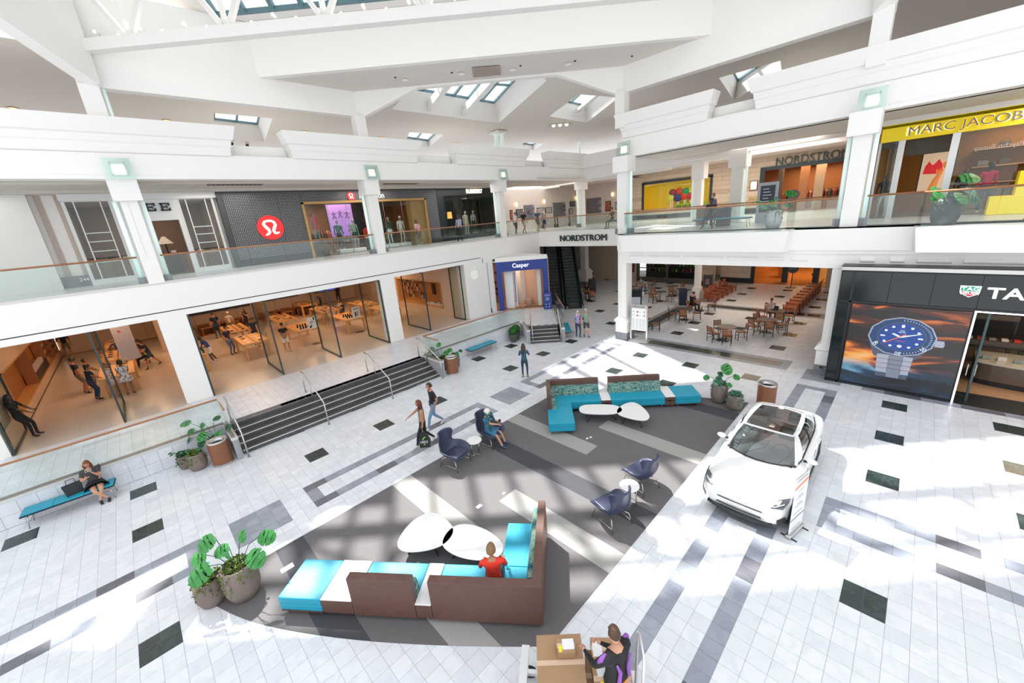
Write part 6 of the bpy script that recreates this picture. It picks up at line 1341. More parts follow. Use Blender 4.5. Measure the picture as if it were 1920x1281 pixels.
def vine(t,x,y,z,L,seed,m=MOSS):
    rnd=random.Random(seed); mb=MB(); p=Vector((x,y,z)); P=[p.copy()]
    for k in range(8): p=p+Vector((rnd.uniform(-.02,.02)+x*.03,rnd.uniform(-.02,.02)+y*.03,-L/8)); P.append(p.copy())
    mb.tube(P,.004,4)
    for q in P[1:]:
        for s in range(4): v=Vector((rnd.uniform(-1,1),rnd.uniform(-1,1),rnd.uniform(-1,1)))*.03; w=Vector((rnd.uniform(-1,1),rnd.uniform(-1,1),0))*.015; mb.add([q,q+v+w,q+v*1.5,q+v-w],[(0,1,2,3)])
    mb.build('vine',m,t)
def planter(loc,r,h,label,leaves=(),m=STONEP,kind='egg',fz=(350,MOSS),vines=2,seed=1,group=None,spiky=None):
    t=thing('planter',label,'potted plant',loc,0,group); pt=pot(r,h,kind).build('pot',m,t,True)
    MB().lathe([(.001,h*.9),(r*.8,h*.9)],n=24,cap=False).build('soil',mat('soil',(.03,.02,.015),.95),t)
    fuzz(r*.85,h*.9,fz[0],fz[1],seed=seed,droop=1).build('moss',fz[1],t,kind='stuff')
    rnd=random.Random(seed)
    for k in range(vines):
        a=rnd.uniform(0,2*PI) if vines>3 else (PI*1.15+.5*k); vine(t,r*.86*math.cos(a),r*.86*math.sin(a),h*.97,rnd.uniform(.2,.42),seed*9+k,spiky or MOSS)
    for (x,y,z,s,f,mi,*b) in leaves: add_leaf(t,(x*.15,y*.15,h*.88),(x,y,z),s,f,(LEAFM+LEAFP)[mi],b[0] if b else .2)
    return t
cam2=Vector((-.7,-.7,.75))
# near left pair: picture-left is (-x,+y) from here
lf=Vector((-.72,.70,0)); fw=Vector((-.70,-.72,0))
def LV(a,b,c): v=lf*a+fw*b; return (v.x,v.y,c)
planter((-.15,8.88,0),.33,.78,'larger stone planter with split-leaf monstera beside near teal ottoman',[
 (*LV(.22,.0,1.52),.36,(-.6,-.6,.7),0,.05),(*LV(-.28,-.05,1.55),.26,(-.8,-.3,.6),0,.05),(*LV(-.42,.10,1.12),.40,(-.5,-.7,.8),0),(*LV(-.52,-.15,1.30),.34,(-.4,-.8,.8),0),(*LV(.30,.22,1.02),.44,(-.55,-.6,.8),0),(*LV(.46,.05,1.13),.30,(-.5,-.5,.9),0),(*LV(.10,-.1,1.15),.30,(-.6,-.6,1),0),(*LV(-.05,.15,1.3),.2,(-.8,-.6,.2),3)],vines=3,seed=2)
planter((-.66,9.22,0),.27,.60,'smaller stone planter full of mossy trailing succulents, near left',[(*LV(-.1,.0,.78),.14,(0,0,1),2),(*LV(.1,.05,.74),.12,(-.3,-.3,1),2),(*LV(.0,-.12,.8),.13,(-.3,0,1),2)],vines=5,seed=4,fz=(420,MOSS))
# pair beside the far ottoman
planter((14.05,4.28,0),.29,.72,'taller stone planter with upright monstera leaves by far ottoman',[(*LV(-.1,-.05,1.45),.42,(-.7,-.5,.5),0,.05),(*LV(.42,0,1.05),.24,(-.6,-.5,.6),0),(*LV(-.42,.05,1.0),.26,(-.5,-.6,.6),0),(*LV(.1,.1,1.05),.28,(-.6,-.6,.8),1),(*LV(-.15,.2,.82),.2,(-.6,-.6,.8),0),(*LV(.2,.15,.95),.24,(-.6,-.6,.8),2),(*LV(.0,-.1,1.15),.22,(-.6,-.6,.8),1)],vines=1,seed=6,fz=(300,GLB))
planter((13.78,3.68,0),.26,.56,'shorter stone planter with blue-green trailing succulents beside taller one',[],vines=7,seed=8,fz=(450,GLB),spiky=GLB)
# group at the left stair cheek
planter((-.13,15.72,0),.27,.58,'stone planter with trailing moss just left of the wood-wrapped bin',[(*LV(.1,0,.72),.16,(-.3,-.3,1),1),(*LV(-.15,0,.75),.16,(-.3,-.3,1),1)],vines=4,seed=10)
planter((-.42,16.16,0),.2,.48,'small stone planter with dark spiky leaves against the tiled wall',[(*LV(.25,.05,.62),.14,(-.3,-.3,1),4),(*LV(.1,.15,.66),.14,(-.3,-.3,1),4),(*LV(-.1,.1,.68),.14,(-.3,-.3,1),4)],vines=2,seed=12,fz=(200,GLD))
planter((.52,16.15,0),.27,.62,'stone planter with spreading monstera leaves behind the left bin',[(*LV(.75,-.1,1.25),.34,(-.3,-.3,1),0),(*LV(.6,0,1.02),.24,(-.5,-.5,.8),0),(*LV(.72,.15,.8),.26,(-.9,-.2,.4),1),(*LV(.2,0,1.25),.24,(-.8,-.4,.4),0),(*LV(-.1,-.1,1.38),.26,(-.3,-.3,.9),1),(*LV(.12,.15,1.0),.36,(-.5,-.6,.7),0),(*LV(-.2,.1,.95),.28,(-.5,-.6,.7),0),(*LV(-.45,-.05,1.05),.3,(-.6,-.3,.5),1),(*LV(.15,.28,.8),.3,(-.6,-.6,.4),1)],vines=1,seed=14)
# group at the right stair cheek
planter((10.02,16.05,0),.26,.62,'planter with broad dark leaves against right stair cheek glass',[(*LV(.35,.05,1.2),.32,(-.5,-.6,.7),1),(*LV(.05,-.1,1.4),.28,(-.6,-.4,.6),0),(*LV(.3,.2,.9),.3,(-.6,-.6,.5),1),(*LV(-.15,.1,1.0),.3,(-.5,-.6,.7),0),(*LV(-.35,0,1.05),.22,(-.6,-.4,.6),0)],vines=1,seed=16)
planter((10.55,15.75,0),.22,.66,'slim stone planter with green leaves right of far litter bin',[(*LV(-.1,.1,.85),.24,(-.5,-.6,.7),0),(*LV(.15,0,1.0),.26,(-.5,-.6,.7),0),(*LV(-.25,0,.9),.2,(-.5,-.6,.7),1)],vines=0,seed=18)
# clipped box balls
def boxball(loc,label,s=1):
    t=thing('topiary_ball',label,'potted plant',loc,0,'clipped topiary balls'); pot(.27*s,.5*s,'tub').build('pot',mat('pot_charcoal',(.075,.075,.065),.6),t,True)
    rnd=random.Random(int(loc[0]*100)); mb=MB(); mb.ball((0,0,.66*s),.24*s,14,10)
    for k in range(900):
        a=rnd.uniform(0,2*PI); c=rnd.uniform(-1,1); q=math.sqrt(1-c*c); d=Vector((q*math.cos(a),q*math.sin(a),c)); p=Vector((0,0,.66*s))+d*.235*s; u=(d+Vector((rnd.uniform(-1,1),rnd.uniform(-1,1),rnd.uniform(-1,1)))*.6).normalized()*.04; v=u.cross(d+Vector((.1,.2,.3))).normalized()*.013
        mb.add([p-v,p+v,p+u],[(0,1,2)])
    mb.build('foliage',mat('boxwood',(.012,.105,.012),.6,var=(20,.7,(.03,.18,.02))),t,kind='stuff')
boxball((15.12,16.12,0),'clipped topiary ball in grey pot, nearer one beside narrow steps'); boxball((15.58,16.33,0),'clipped topiary ball in dark pot, farther one beside narrow steps')
# upper gallery planters
planter((18.45,-.5,Z2),.34,.80,'huge black planter with monstera and trailing moss behind glass, upper right',[(*LV(-.3,-.1,1.35),.5,(-.6,-.4,.8),0,.05),(*LV(.35,.1,1.0),.4,(-.5,-.6,.8),0),(*LV(.0,.2,.95),.46,(-.5,-.7,.7),0),(*LV(.25,-.1,1.1),.34,(-.5,-.6,.7),0),(*LV(-.5,.1,.75),.36,(-.6,-.6,.5),1),(*LV(.5,.1,.85),.24,(-.5,-.6,.7),0),(*LV(-.2,.2,1.05),.34,(-.5,-.6,.7),2)],m=PLBL,vines=6,seed=20,fz=(500,GLB))
planter((19.4,4.35,Z2),.3,.72,'white planter with big monstera leaves on right gallery behind glass',[(*LV(-.38,-.05,1.35),.42,(-.6,-.4,.7),0,.05),(*LV(.4,.1,.95),.36,(-.5,-.6,.8),0),(*LV(.15,.1,1.1),.36,(-.5,-.6,.7),0),(*LV(-.3,.1,.95),.3,(-.5,-.6,.7),0),(*LV(.02,0,1.25),.24,(-.5,-.6,.7),2),(*LV(.55,0,1.1),.28,(-.3,-.3,1),0)],m=PLW,vines=2,seed=22)
# ================================================================ DINING AREA
SLATW=mat('slat_wood',(.30,.11,.045),.45,var=(5,.5,(.38,.16,.06),(1,8,1))); FRB=mat('frame_black',(.012,.016,.018),.4)
def dining_chair0():
    t=thing('dining_chair','x','chair',(0,0,0),0,'slatted dining chairs')
    for sx in (-1,1):
        MB().bar((sx*.2,-.2,0),(sx*.2,-.2,.44),.03).build('leg',FRB,t); MB().tube([(sx*.2,.22,0),(sx*.2,.2,.44),(sx*.2,.27,.86)],.017,6).build('leg',FRB,t)
        MB().bar((sx*.2,-.2,.2),(sx*.2,.2,.2),.02).build('side_rail',FRB,t)
    MB().box(-.215,-.22,.42,.215,.22,.44).build('seat_frame',FRB,t)
    for k in range(6): MB().box(-.20,-.215+k*.072,.441,.20,-.215+k*.072+.06,.457).build('seat_slat',SLATW,t)
    for k in range(5): z=.55+k*.062; y=.205+(z-.44)*.14; MB().box(-.19,y-.008,z,.19,y+.012,z+.05).build('back_slat',SLATW,t)
    return t
dc0=dining_chair0(); used=[]
def dchair(x,y,a,label):
    if not used: used.append(1); dc0.location=(x,y,0); dc0.rotation_euler=(0,0,a); dc0['label']=label; return
    copy_tree(dc0,None,(x,y,0),a,label)
def dtable(x,y,label,r=.46,square=False):
    t=thing('cafe_table',label,'table',(x,y,0),0,'cafe tables')
    if square: MB().box(-.35,-.35,.72,.35,.35,.75).build('table_top',SLATW,t)
    else: MB().lathe([(r,.72),(r,.745)],n=28).build('table_edge',SLATW,t); MB().lathe([(r*.95,.746),(r*.95,.749)],n=28).build('table_top',mat('table_grey',(.09,.075,.065),.35),t)
    MB().tube([(0,0,.02),(0,0,.72)],.035,8).build('pedestal',FRB,t); MB().lathe([(.26,0),(.26,.02),(.04,.05)],n=20).build('base',FRB,t)
def ring(tx,ty,angs,lab,dist=.72):
    for a,l in angs: 
        x=tx+dist*math.cos(R_(a)); y=ty+dist*math.sin(R_(a)); dchair(x,y,math.atan2(ty-y,tx-x)+PI/2+.15*math.sin(a),'slatted wood and black dining chair, '+l+' at '+lab)
# angles: 225 = towards the viewer, 45 = away, 135 = picture left, 315 = picture right
dtable(21.3,6.35,'round cafe table with four chairs, nearest the viewer'); ring(21.3,6.35,[(140,'left side'),(200,'near side'),(45,'far side'),(305,'right side')],'nearest round table')
dtable(23.6,5.05,'round cafe table in the middle right of dining area'); ring(23.6,5.05,[(140,'left side'),(200,'near side'),(45,'far side'),(300,'right side')],'middle right round table')
dtable(25.7,5.15,'round cafe table with laptop and seated woman'); ring(25.7,5.15,[(130,'left side'),(205,'near side'),(300,'right side'),(35,'far side, occupied')],'table with laptop woman')
dtable(24.1,9.7,'round cafe table right of the menu sign'); ring(24.1,9.7,[(125,'left side'),(195,'near side'),(300,'right side')],'round table near menu sign')
dtable(26.7,9.75,'round cafe table where man in black sits'); ring(26.7,9.75,[(150,'left side, occupied'),(50,'far side'),(290,'right side')],'table of the man in black')
dtable(28.3,13.3,'round cafe table behind the drinks A-board'); ring(28.3,13.3,[(160,'left side'),(280,'right side'),(60,'far side')],'table behind drinks board')
dtable(30.7,13.4,'round cafe table near slim dining column'); ring(30.7,13.4,[(200,'near side'),(330,'right side')],'table near slim column')
dtable(31.5,16.2,'round cafe table near cafe glass left'); ring(31.5,16.2,[(200,'near side'),(330,'right side')],'table near cafe glass')
dtable(29.3,16.5,'round cafe table partly hidden by the tall middle column'); ring(29.3,16.5,[(340,'right side')],'table hidden by tall column')
dtable(20.75,10.75,'square slatted cafe table in sun behind menu sign',square=True); ring(20.75,10.75,[(300,'sunlit right side')],'square table behind menu sign',.7)
dtable(26.4,18.55,'cafe table beside the escalator foot, seated woman',square=True); ring(26.4,18.55,[(235,'near side'),(45,'far side, occupied')],'table by escalator foot')
def lounge0():
    t=thing('wood_armchair','x','armchair',(0,0,0),0,'wide wooden armchairs')
    for sx in (-.38,.38):
        for sy in (-.36,.34): MB().box(sx-.035,sy-.035,0,sx+.035,sy+.035,.56).build('leg',SLT,t)
        MB().box(sx-.07,-.42,.56,sx+.07,.40,.60).build('armrest',SLT,t)
    MB().box(-.38,-.36,.28,.38,.34,.36).build('seat_frame',SLT,t)
    for k in range(5): MB().box(-.36,-.38+k*.14,.36,.36,-.38+k*.14+.12,.39).build('seat_slat',SLT,t)
    for k in range(6): x=-.34+k*.115; MB().add([(x,.26,.38),(x+.1,.26,.38),(x+.1,.46,.98),(x,.46,.98),(x,.29,.38),(x+.1,.29,.38),(x+.1,.49,.98),(x,.49,.98)],[(0,1,2,3),(7,6,5,4),(0,4,5,1),(2,6,7,3),(1,5,6,2),(0,3,7,4)]).build('back_slat',SLT,t)
    return t
SLT=mat('lounge_wood',(.33,.085,.035),.4,var=(5,.5,(.24,.06,.025),(8,1,1)))
l0=lounge0(); 
LF=[(29.6+k*1.0,10.05,0) for k in range(5)]; RTR=[(28.3+k*1.0,4.85,PI) for k in range(8)]
ordn=['first','second','third','fourth','fifth','sixth','seventh','eighth']
for n,(row,l) in enumerate(((LF,'left row by slim column'),(RTR,'right row by tall white pier'))):
    for k,(x,y,a) in enumerate(row):
        lab='wide wooden slatted armchair, %s from the front of %s'%(ordn[k],l)
        if n==0 and k==0: l0.location=(x,y,0); l0.rotation_euler=(0,0,a); l0['label']=lab
        else: copy_tree(l0,None,(x,y,0),a,lab)
# signs in and around the dining area
t=thing('menu_sign','tall brushed steel menu stand with white listing panel beside the tall column','sign',(18.88,10.05,0),-PI/2+.08)
MB().box(-.52,-.2,0,.52,.2,.03).build('base',mat('base_white',(.75,.75,.74),.4),t)
for sx in (-1,1): MB().bar((sx*.45,0,.03),(sx*.45,0,2.0),.08).build('post',STEEL,t)
MB().box(-.45,-.03,.62,.45,.03,1.86).build('panel',mat('menu_white',(.80,.81,.80),.5),t); MB().box(-.47,-.035,1.86,.47,.035,2.06).build('header',mat('header_grey',(.48,.48,.45),.4,.3),t)
glyphs(t,'header_lettering',10,.74,.10,(0,-.04,1.96),RYF,mat('header_letter',(.25,.26,.24),.4,.4))
MI=mat('menu_ink',(.35,.37,.38),.6); 
for c in range(4):
    for r in range(11): MB().box(-.38+c*.2,-.034,.70+r*.055,-.38+c*.2+.13+.02*((r*c)%3),-.031,.715+r*.055).build('text_line',MI,t)
for z in (1.42,1.62):
    MB().box(-.12,-.034,z,-.05,-.031,z+.09).build('picture_red',RC[0],t); MB().box(.27,-.034,z,.33,-.031,z+.11).build('picture_grey',GREYST,t); MB().box(-.02,-.034,z+.03,.12,-.031,z+.055).build('text_line',MI,t); MB().box(-.38,-.034,z+.04,-.24,-.031,z+.065).build('text_line',MI,t)
def aboard(loc,rz,w,h,label,frame,art):
    t=thing('a_board',label,'sign',loc,rz)
    for s in (-1,1):
        g=MB().box(-w/2,-.015,0,w/2,.015,h); M=Matrix.Translation((0,s*.2,0))@Matrix.Rotation(s*.17,4,'X'); g.xf(M); g.build('board',frame,t)
    for nm,b,m in art:
        g=MB().box(b[0],-.026,b[1],b[2],-.016,b[3]); g.xf(Matrix.Translation((0,-.2,0))@Matrix.Rotation(-.17,4,'X')); g.build(nm,m,t)
aboard((24.0,13.1,0),-PI/4-.3,.95,1.75,'black A-board with iced drink poster behind menu sign',BLACK,(('poster',(-.38,.1,.38,1.45),mat('poster_sky',(.55,.6,.66),.5)),('cup',(-.12,.35,.16,.75),mat('cup_brown',(.22,.05,.025),.4)),('yellow_strip',(-.3,1.28,.3,1.38),mat('strip_yellow',(.8,.65,.05),.5)),('orange_tag',(-.12,1.52,.16,1.66),RC[5])))
aboard((34.4,12.0,0),-PI/2+.2,.75,1.15,'chalk A-board with pink drawing beside cafe stone pier',mat('chalk_frame',(.16,.09,.04),.5),(('chalkboard',(-.32,.08,.32,1.08),BLACK),('chalk_art',(-.18,.35,.12,.8),mat('chalk_pink',(.5,.15,.22),.8,var=(18,1,(.6,.5,.5))))))
t=thing('round_sign','round dark sign on slim pole in front of lower department store entrance','sign',(36.6,6.5,0),-PI/2); MB().lathe([(.38,0),(.38,.02),(.03,.05)],n=24).build('base',BLACK,t); MB().tube([(0,0,.02),(0,0,1.3)],.03,8).build('pole',BLACK,t); MB().lathe([(.36,0),(.36,.05)],n=32).xf(Matrix.Translation((0,0,1.5))@Matrix.Rotation(PI/2,4,'X')).build('disc',mat('disc_dark',(.035,.03,.028),.4),t); glyphs(t,'lettering',6,.46,.09,(0,-.06,1.5),RYF,MI)
t=thing('round_sign','round dark sign on pole inside upper department store entrance','sign',(36.4,7.0,Z2),-PI/2); MB().lathe([(.3,0),(.3,.02)],n=20).build('base',BLACK,t); MB().tube([(0,0,.02),(0,0,1.0)],.03,8).build('pole',BLACK,t); MB().lathe([(.36,0),(.36,.05)],n=32).xf(Matrix.Translation((0,0,1.2))@Matrix.Rotation(PI/2,4,'X')).build('disc',MATS['disc_dark'],t); glyphs(t,'lettering',6,.46,.09,(0,-.06,1.2),RYF,MI)
t=thing('directory_totem','grey directory totem with dark list behind upper gallery planter','sign',(24.0,5.75,Z2),-PI/2+.1); MB().box(-.45,-.06,0,.45,.06,1.95).build('body',mat('totem_grey',(.35,.36,.38),.4,.3),t); MB().box(-.32,-.07,.5,.32,-.06,1.8).build('panel',mat('totem_navy',(.02,.03,.045),.4),t)
for k in range(7): MB().box(-.2,-.076,1.62-k*.15,.05+.06*(k%3),-.07,1.65-k*.15).build('text_line',WL,t)
MB().bevbox(-.35,-.25,0,.35,.25,1.15,.02).build('cabinet',mat('cabinet_navy',(.015,.02,.05),.4),None,loc=(27.9,11.4,0),rz=.5,label='dark navy cabinet behind seated man in black',cat='cabinet')
MB().bevbox(-.4,-.3,0,.4,.3,1.15,.02).build('cabinet',BLACK,None,loc=(29.5,20.3,0),rz=.7,label='black waist-high cabinet at foot of the column behind escalators',cat='cabinet')
t=thing('metal_cabinet','grey low reception desk corner with chairs on the upper right gallery','desk',(22.2,7.2,Z2)); MB().bevbox(-.2,-.3,0,.2,.3,.9,.02).build('body',mat('desk_dark',(.03,.03,.03),.5),t); MB().box(-.25,-.35,.9,.25,.35,.94).build('desk_top',STEEL,t)
# ================================================================ CAR
CW=mat('car_white',(.80,.80,.80),.25,coat=.8); CBK=mat('car_black',(.02,.02,.022),.35); CGL=glassm('car_glass',(.24,.27,.27),.0,.12); CRF=glassm('car_roof_glass',(.20,.13,.11),.0,.08); TYRE=mat('tyre',(.02,.02,.02),.8); RIM=mat('rim',(.35,.35,.37),.3,1); SEATC=mat('car_interior',(.10,.05,.035),.7)
car=thing('car','white electric fastback car with panoramic glass roof parked beside the carpet','car',(8.25,1.95,0))
def station(x,w,zb,zs,zt,crown=.03):
    h=[(0,zb),(w*.80,zb),(w*.97,zb+.06),(w,zb+.22),(w*.985,(zb+zs)/2+.12),(w*.99,zs-.05),(w*.93,zs+.035),(w*.78,zt-.01),(w*.42,zt+crown*.6),(0,zt+crown)]
    return [(x,y,z) for y,z in h]+[(x,-y,z) for y,z in h[-2:0:-1]]
ST=[(.0,.50,.34,.50,.54),(.03,.66,.26,.55,.62),(.14,.80,.20,.60,.70),(.35,.89,.17,.66,.78),(.8,.93,.16,.75,.87),(1.3,.94,.16,.82,.95),(1.7,.94,.16,.87,.965),(2.3,.94,.16,.90,.965),(3.0,.94,.16,.92,.97),(3.6,.94,.16,.95,.99),(4.0,.93,.17,.98,1.05),(4.32,.90,.20,1.0,1.12),(4.45,.86,.24,.96,1.08),(4.55,.78,.30,.80,.86),(4.58,.70,.36,.66,.70)]
o=MB().rings([station(*s) for s in ST]).build('body',CW,None,True)
cut=MB()
for x in (.80,3.66):
    for s in (-1,1):
        a=MB().lathe([(.375,0),(.375,.32)],n=32); a.xf(Matrix.Translation((x,s*.66+(.32 if s<0 else 0)*0,.335))@Matrix.Rotation(-s*PI/2,4,'X')); cut.merge(a)
co=cut.build('cutter',CBK)
sub(o,1); bm_=o.modifiers.new('arches','BOOLEAN'); bm_.object=co; bm_.operation='DIFFERENCE'; bm_.solver='EXACT'
bpy.context.view_layer.update(); me=bpy.data.meshes.new_from_object(o.evaluated_get(bpy.context.evaluated_depsgraph_get()))
o.modifiers.clear(); o.data=me; bpy.data.objects.remove(co); o.parent=car
me.materials.clear(); me.materials.append(CW); me.materials.append(CBK)
for p in me.polygons:
    c=p.center; p.use_smooth=True; p.material_index=0
    if c.z<.245 or any(math.hypot(c.x-x,c.z-.335)<.378 and .62<abs(c.y)<.99 and abs(p.normal.y)<.5 for x in (.80,3.66)): p.material_index=1
def wheel(x,s):
    wt=MB(); wt.lathe([(.22,-.10),(.32,-.10),(.335,-.07),(.335,.07),(.32,.10),(.22,.10)],n=36); wt.xf(Matrix.Translation((x,s*.83,.335))@Matrix.Rotation(PI/2,4,'X')); wh_=wt.build('wheel',TYRE,car,True)
    r=MB(); r.lathe([(.225,-.06),(.225,.085),(.205,.09),(.19,.05)],n=36,cap=False)
    for k in range(5):
        a=k*2*PI/5; 
        for d in (-.16,.16): r.bar((.04*math.cos(a+d*2),.04*math.sin(a+d*2),.07),(.21*math.cos(a+d),.21*math.sin(a+d),.085),.035,.02)
    r.lathe([(.05,.05),(.05,.095),(.001,.10)],n=16,cap=False); r.xf(Matrix.Translation((x,s*.83,.335))@Matrix.Rotation(-s*PI/2,4,'X')); r.build('rim',RIM,wh_)
for x in (.80,3.66):
    for s in (-1,1): wheel(x,s)
# cabin: belt ring lofted up to the roof ring
def rng(f):
    P=[]
    nf,ns=6,8
    for k in range(nf+1): P.append(f('front',-1+2*k/nf))
    for k in range(1,ns): P.append(f('right',k/ns))
    for k in range(nf+1): P.append(f('rear',1-2*k/nf))
    for k in range(1,ns): P.append(f('left',1-k/ns))
    return P
def belt(sd,t):
    if sd=='front': return (1.28+.26*t*t,.74*t,.975-.01*t*t)
    if sd=='rear': return (4.22-.08*t*t,.66*t,1.10-.03*t*t)
    s=1 if sd=='right' else -1
    return (1.60+t*2.48,s*(.80-.02*t-.10*max(0,t-.8)*5*.8),.965+.07*t)
def roof(sd,t):
    if sd=='front': return (2.03+.09*t*t,.56*t,1.445-.035*t*t)
    if sd=='rear': return (3.52-.04*t*t,.50*t,1.44-.03*t*t)
    s=1 if sd=='right' else -1
    return (2.16+t*1.32,s*(.575-.06*t*t),1.415+.012*math.sin(PI*t))
B0,B1=rng(belt),rng(roof)
def mid(f,bul):
    out=[]
    for a,b in zip(B0,B1):
        a,b=Vector(a),Vector(b); c=a.lerp(b,f); n=Vector((c.x-2.75,c.y*2.2,.6)).normalized(); out.append(tuple(c+n*bul))
    return out
rings_=[B0,mid(.35,.045),mid(.7,.045),B1]; n=len(B0)
gl=MB(); pw=MB(); V=[v for r in rings_ for v in r]
def fc(i,j): k=(j+1)%n; return (i*n+j,i*n+k,(i+1)*n+k,(i+1)*n+j)
white={6,7-0,13,14,20-1,20,26,27} 
FRONT=set(range(0,6)); REAR=set(range(14,20)); SR=set(range(6,14)); SL=set(range(20,28))
for nm,st,m in (('windshield',FRONT,CGL),('rear_window',REAR,CGL)):
    b=MB(); b.add(V,[fc(i,j) for j in sorted(st) for i in range(3)]); b.build(nm,m,car,True)
for nm,S in (('side_window',SR),('side_window',SL)):
    L_=sorted(S); g=[j for j in L_[1:-1]]; b=MB(); b.add(V,[fc(i,j) for j in g for i in range(3)]); b.build(nm,CGL,car,True)
    b=MB(); b.add(V,[fc(i,j) for j in (L_[0],L_[-1]) for i in range(3)]); b.build('roof_pillar',CW,car,True)
for s,j in ((1,10),(-1,24)):
    MB().tube([Vector(rings_[k][j])+Vector((0,s*.004,0)) for k in range(4)],.022,6).build('door_pillar',CBK,car)
for R_i in (0,):
    MB().tube([Vector(B0[j]) for j in range(6,15)],.018,6).build('belt_trim',CBK,car); MB().tube([Vector(B0[j%n]) for j in range(20,29)],.018,6).build('belt_trim',CBK,car)
MB().tube([Vector(B0[j]) for j in range(0,7)],.022,6).build('cowl_trim',CBK,car)
c0=Vector((2.8,0,1.46)); 
def inset(P,f,dz): return [tuple(Vector((c0.x+(p[0]-c0.x)*f[0],p[1]*f[1],p[2]+dz))) for p in P]
I1=inset(B1,(.99,.97),.012); I2=inset(B1,(.95,.92),.016)
MB().rings([B1,I1,I2],cap=False).build('roof_frame',CW,car,True)
MB().add([tuple(p) for p in inset(B1,(.95,.92),.014)]+[(2.8,0,1.475)],[(k,(k+1)%n,n) for k in range(n)]).build('panoramic_roof',CRF,car,True)
MB().tube([Vector(B1[j%n]) for j in range(0,n+1)],.016,6).build('roof_edge',CW,car,True)
MB().bar((2.10,0,1.44),(2.10,.01,1.44),.01)
for s in (-1,1): MB().tube([(2.12,s*.575,1.42),(2.4,s*.59,1.432),(3.0,s*.575,1.432),(3.5,s*.51,1.41),(3.9,s*.60,1.24),(4.2,s*.66,1.10)],[.03,.035,.035,.03,.035,.03],8).build('roof_rail',CW,car,True); MB().tube([(1.55,s*.745,.98),(1.86,s*.665,1.24),(2.12,s*.575,1.42)],[.035,.035,.03],8).build('windshield_pillar',CW,car,True)
MB().bevbox(3.38,-.06,1.44,3.5,.06,1.49,.02).build('antenna_fin',CW,car)
MB().box(1.4,-.72,.55,4.0,.72,.60).build('cabin_floor',SEATC,car)
for x in (2.15,3.1):
    for y in (-.36,.36):
        q=bevel(MB().box(x,y-.25,.6,x+.5,y+.25,.8).build('seat',SEATC,car),.05,2); q=bevel(MB().add([(x+.42,y-.24,.75),(x+.55,y-.24,.75),(x+.55,y+.24,.75),(x+.42,y+.24,.75),(x+.56,y-.2,1.28),(x+.66,y-.2,1.28),(x+.66,y+.2,1.28),(x+.56,y+.2,1.28)],[(0,3,2,1),(4,5,6,7),(0,1,5,4),(1,2,6,5),(2,3,7,6),(3,0,4,7)]).build('seat_back',SEATC,car),.03,2)
MB().box(1.45,-.68,.75,1.8,.68,.955).build('dashboard',CBK,car); MB().box(1.52,-.62,.957,1.72,-.2,.962).build('paper_card',mat('paper',(.75,.8,.82),.6),car)
MB().lathe([(.17,0),(.19,.015),(.17,.03)],n=24,cap=False).xf(Matrix.Translation((1.95,-.36,1.0))@Matrix.Rotation(-1.1,4,'Y')).build('steering_wheel',CBK,car)
MB().tube([(1.38,.30,1.01),(1.62,-.06,1.17),(1.80,-.12,1.30)],.012,6).build('wiper',CBK,car); MB().tube([(1.42,-.42,1.01),(1.68,-.60,1.14),(1.85,-.58,1.26)],.012,6).build('wiper',CBK,car)
for s in (-1,1):
    q=MB(); q.ball((1.86,s*1.00,1.02),.11,12,8,sx=.55,sy=1.0,sz=.62); q.build('mirror',CW,car,True); MB().bar((1.88,s*.83,.97),(1.88,s*.95,.99),.05,.04).build('mirror_stalk',CBK,car)
    MB().add([(.20,s*.80,.66),(.42,s*.86,.735),(.55,s*.86,.765),(.36,s*.70,.755),(.22,s*.58,.715),(.10,s*.60,.655)],[(0,1,2,3,4,5) if s>0 else (5,4,3,2,1,0)]).build('headlight',mat('headlight',(.12,.13,.15),.15,.3),car)
    MB().tube([(.30,s*.80,.725),(.14,s*.66,.69),(.085,s*.46,.66)],.012,6).tube([(.40,s*.84,.70),(.20,s*.80,.64)],.010,6).build('daylight_strip',mat('drl',(.8,.85,.9),.3),car)
    MB().add([(.10,s*.74,.30),(.26,s*.865,.34),(.24,s*.865,.48),(.09,s*.73,.42)],[(0,1,2,3) if s>0 else (3,2,1,0)]).build('side_intake',CBK,car)
    MB().tube([(2.28,s*.948,.80),(2.52,s*.952,.81)],.013,6).tube([(3.18,s*.95,.84),(3.42,s*.95,.85)],.013,6).build('door_handle',CW,car)
    for x in (1.72,2.68,3.5): MB().tube([(x,s*.946,.30),(x+.02,s*.951,.6),(x+.05,s*.935,.92)],.004,4).build('door_gap',CBK,car)
    MB().box(.5,s*.80,.15,3.9,s*.945,.25).build('sill',CBK,car)
    MB().tube([(4.50,s*.80,.90),(4.535,s*.4,.93),(4.54,0,.93)],.02,6).build('tail_light',mat('tail_red',(.4,.01,.01),.3),car)
def nose(y,z,e=.012): return (max(-.02,.0+.16*(abs(y)/.8)**2.4)-e-.02*(1-abs(z-.42)*2),y,z)
MB().rings([[nose(y,.33) for y in [-.62+.124*k for k in range(11)]],[nose(y,.40) for y in [-.62+.124*k for k in range(11)]]],closed=False).build('lower_grille',CBK,car)
for z in (.35,.37): MB().tube([nose(y,z,.02) for y in [-.58+.116*k for k in range(11)]],.004,4).build('grille_bar',RIM,car)
MB().tube([nose(y,.545-.02*(abs(y)/.5)**2,.012) for y in [-.46+.092*k for k in range(11)]],.012,6).build('nose_slot',CBK,car)
MB().tube([nose(y,.25,.005) for y in [-.66+.132*k for k in range(11)]],.05,8).build('bumper_lip',CBK,car,True)
MB().ball((.045,0,.635),.014,8,6).build('emblem',CBK,car)
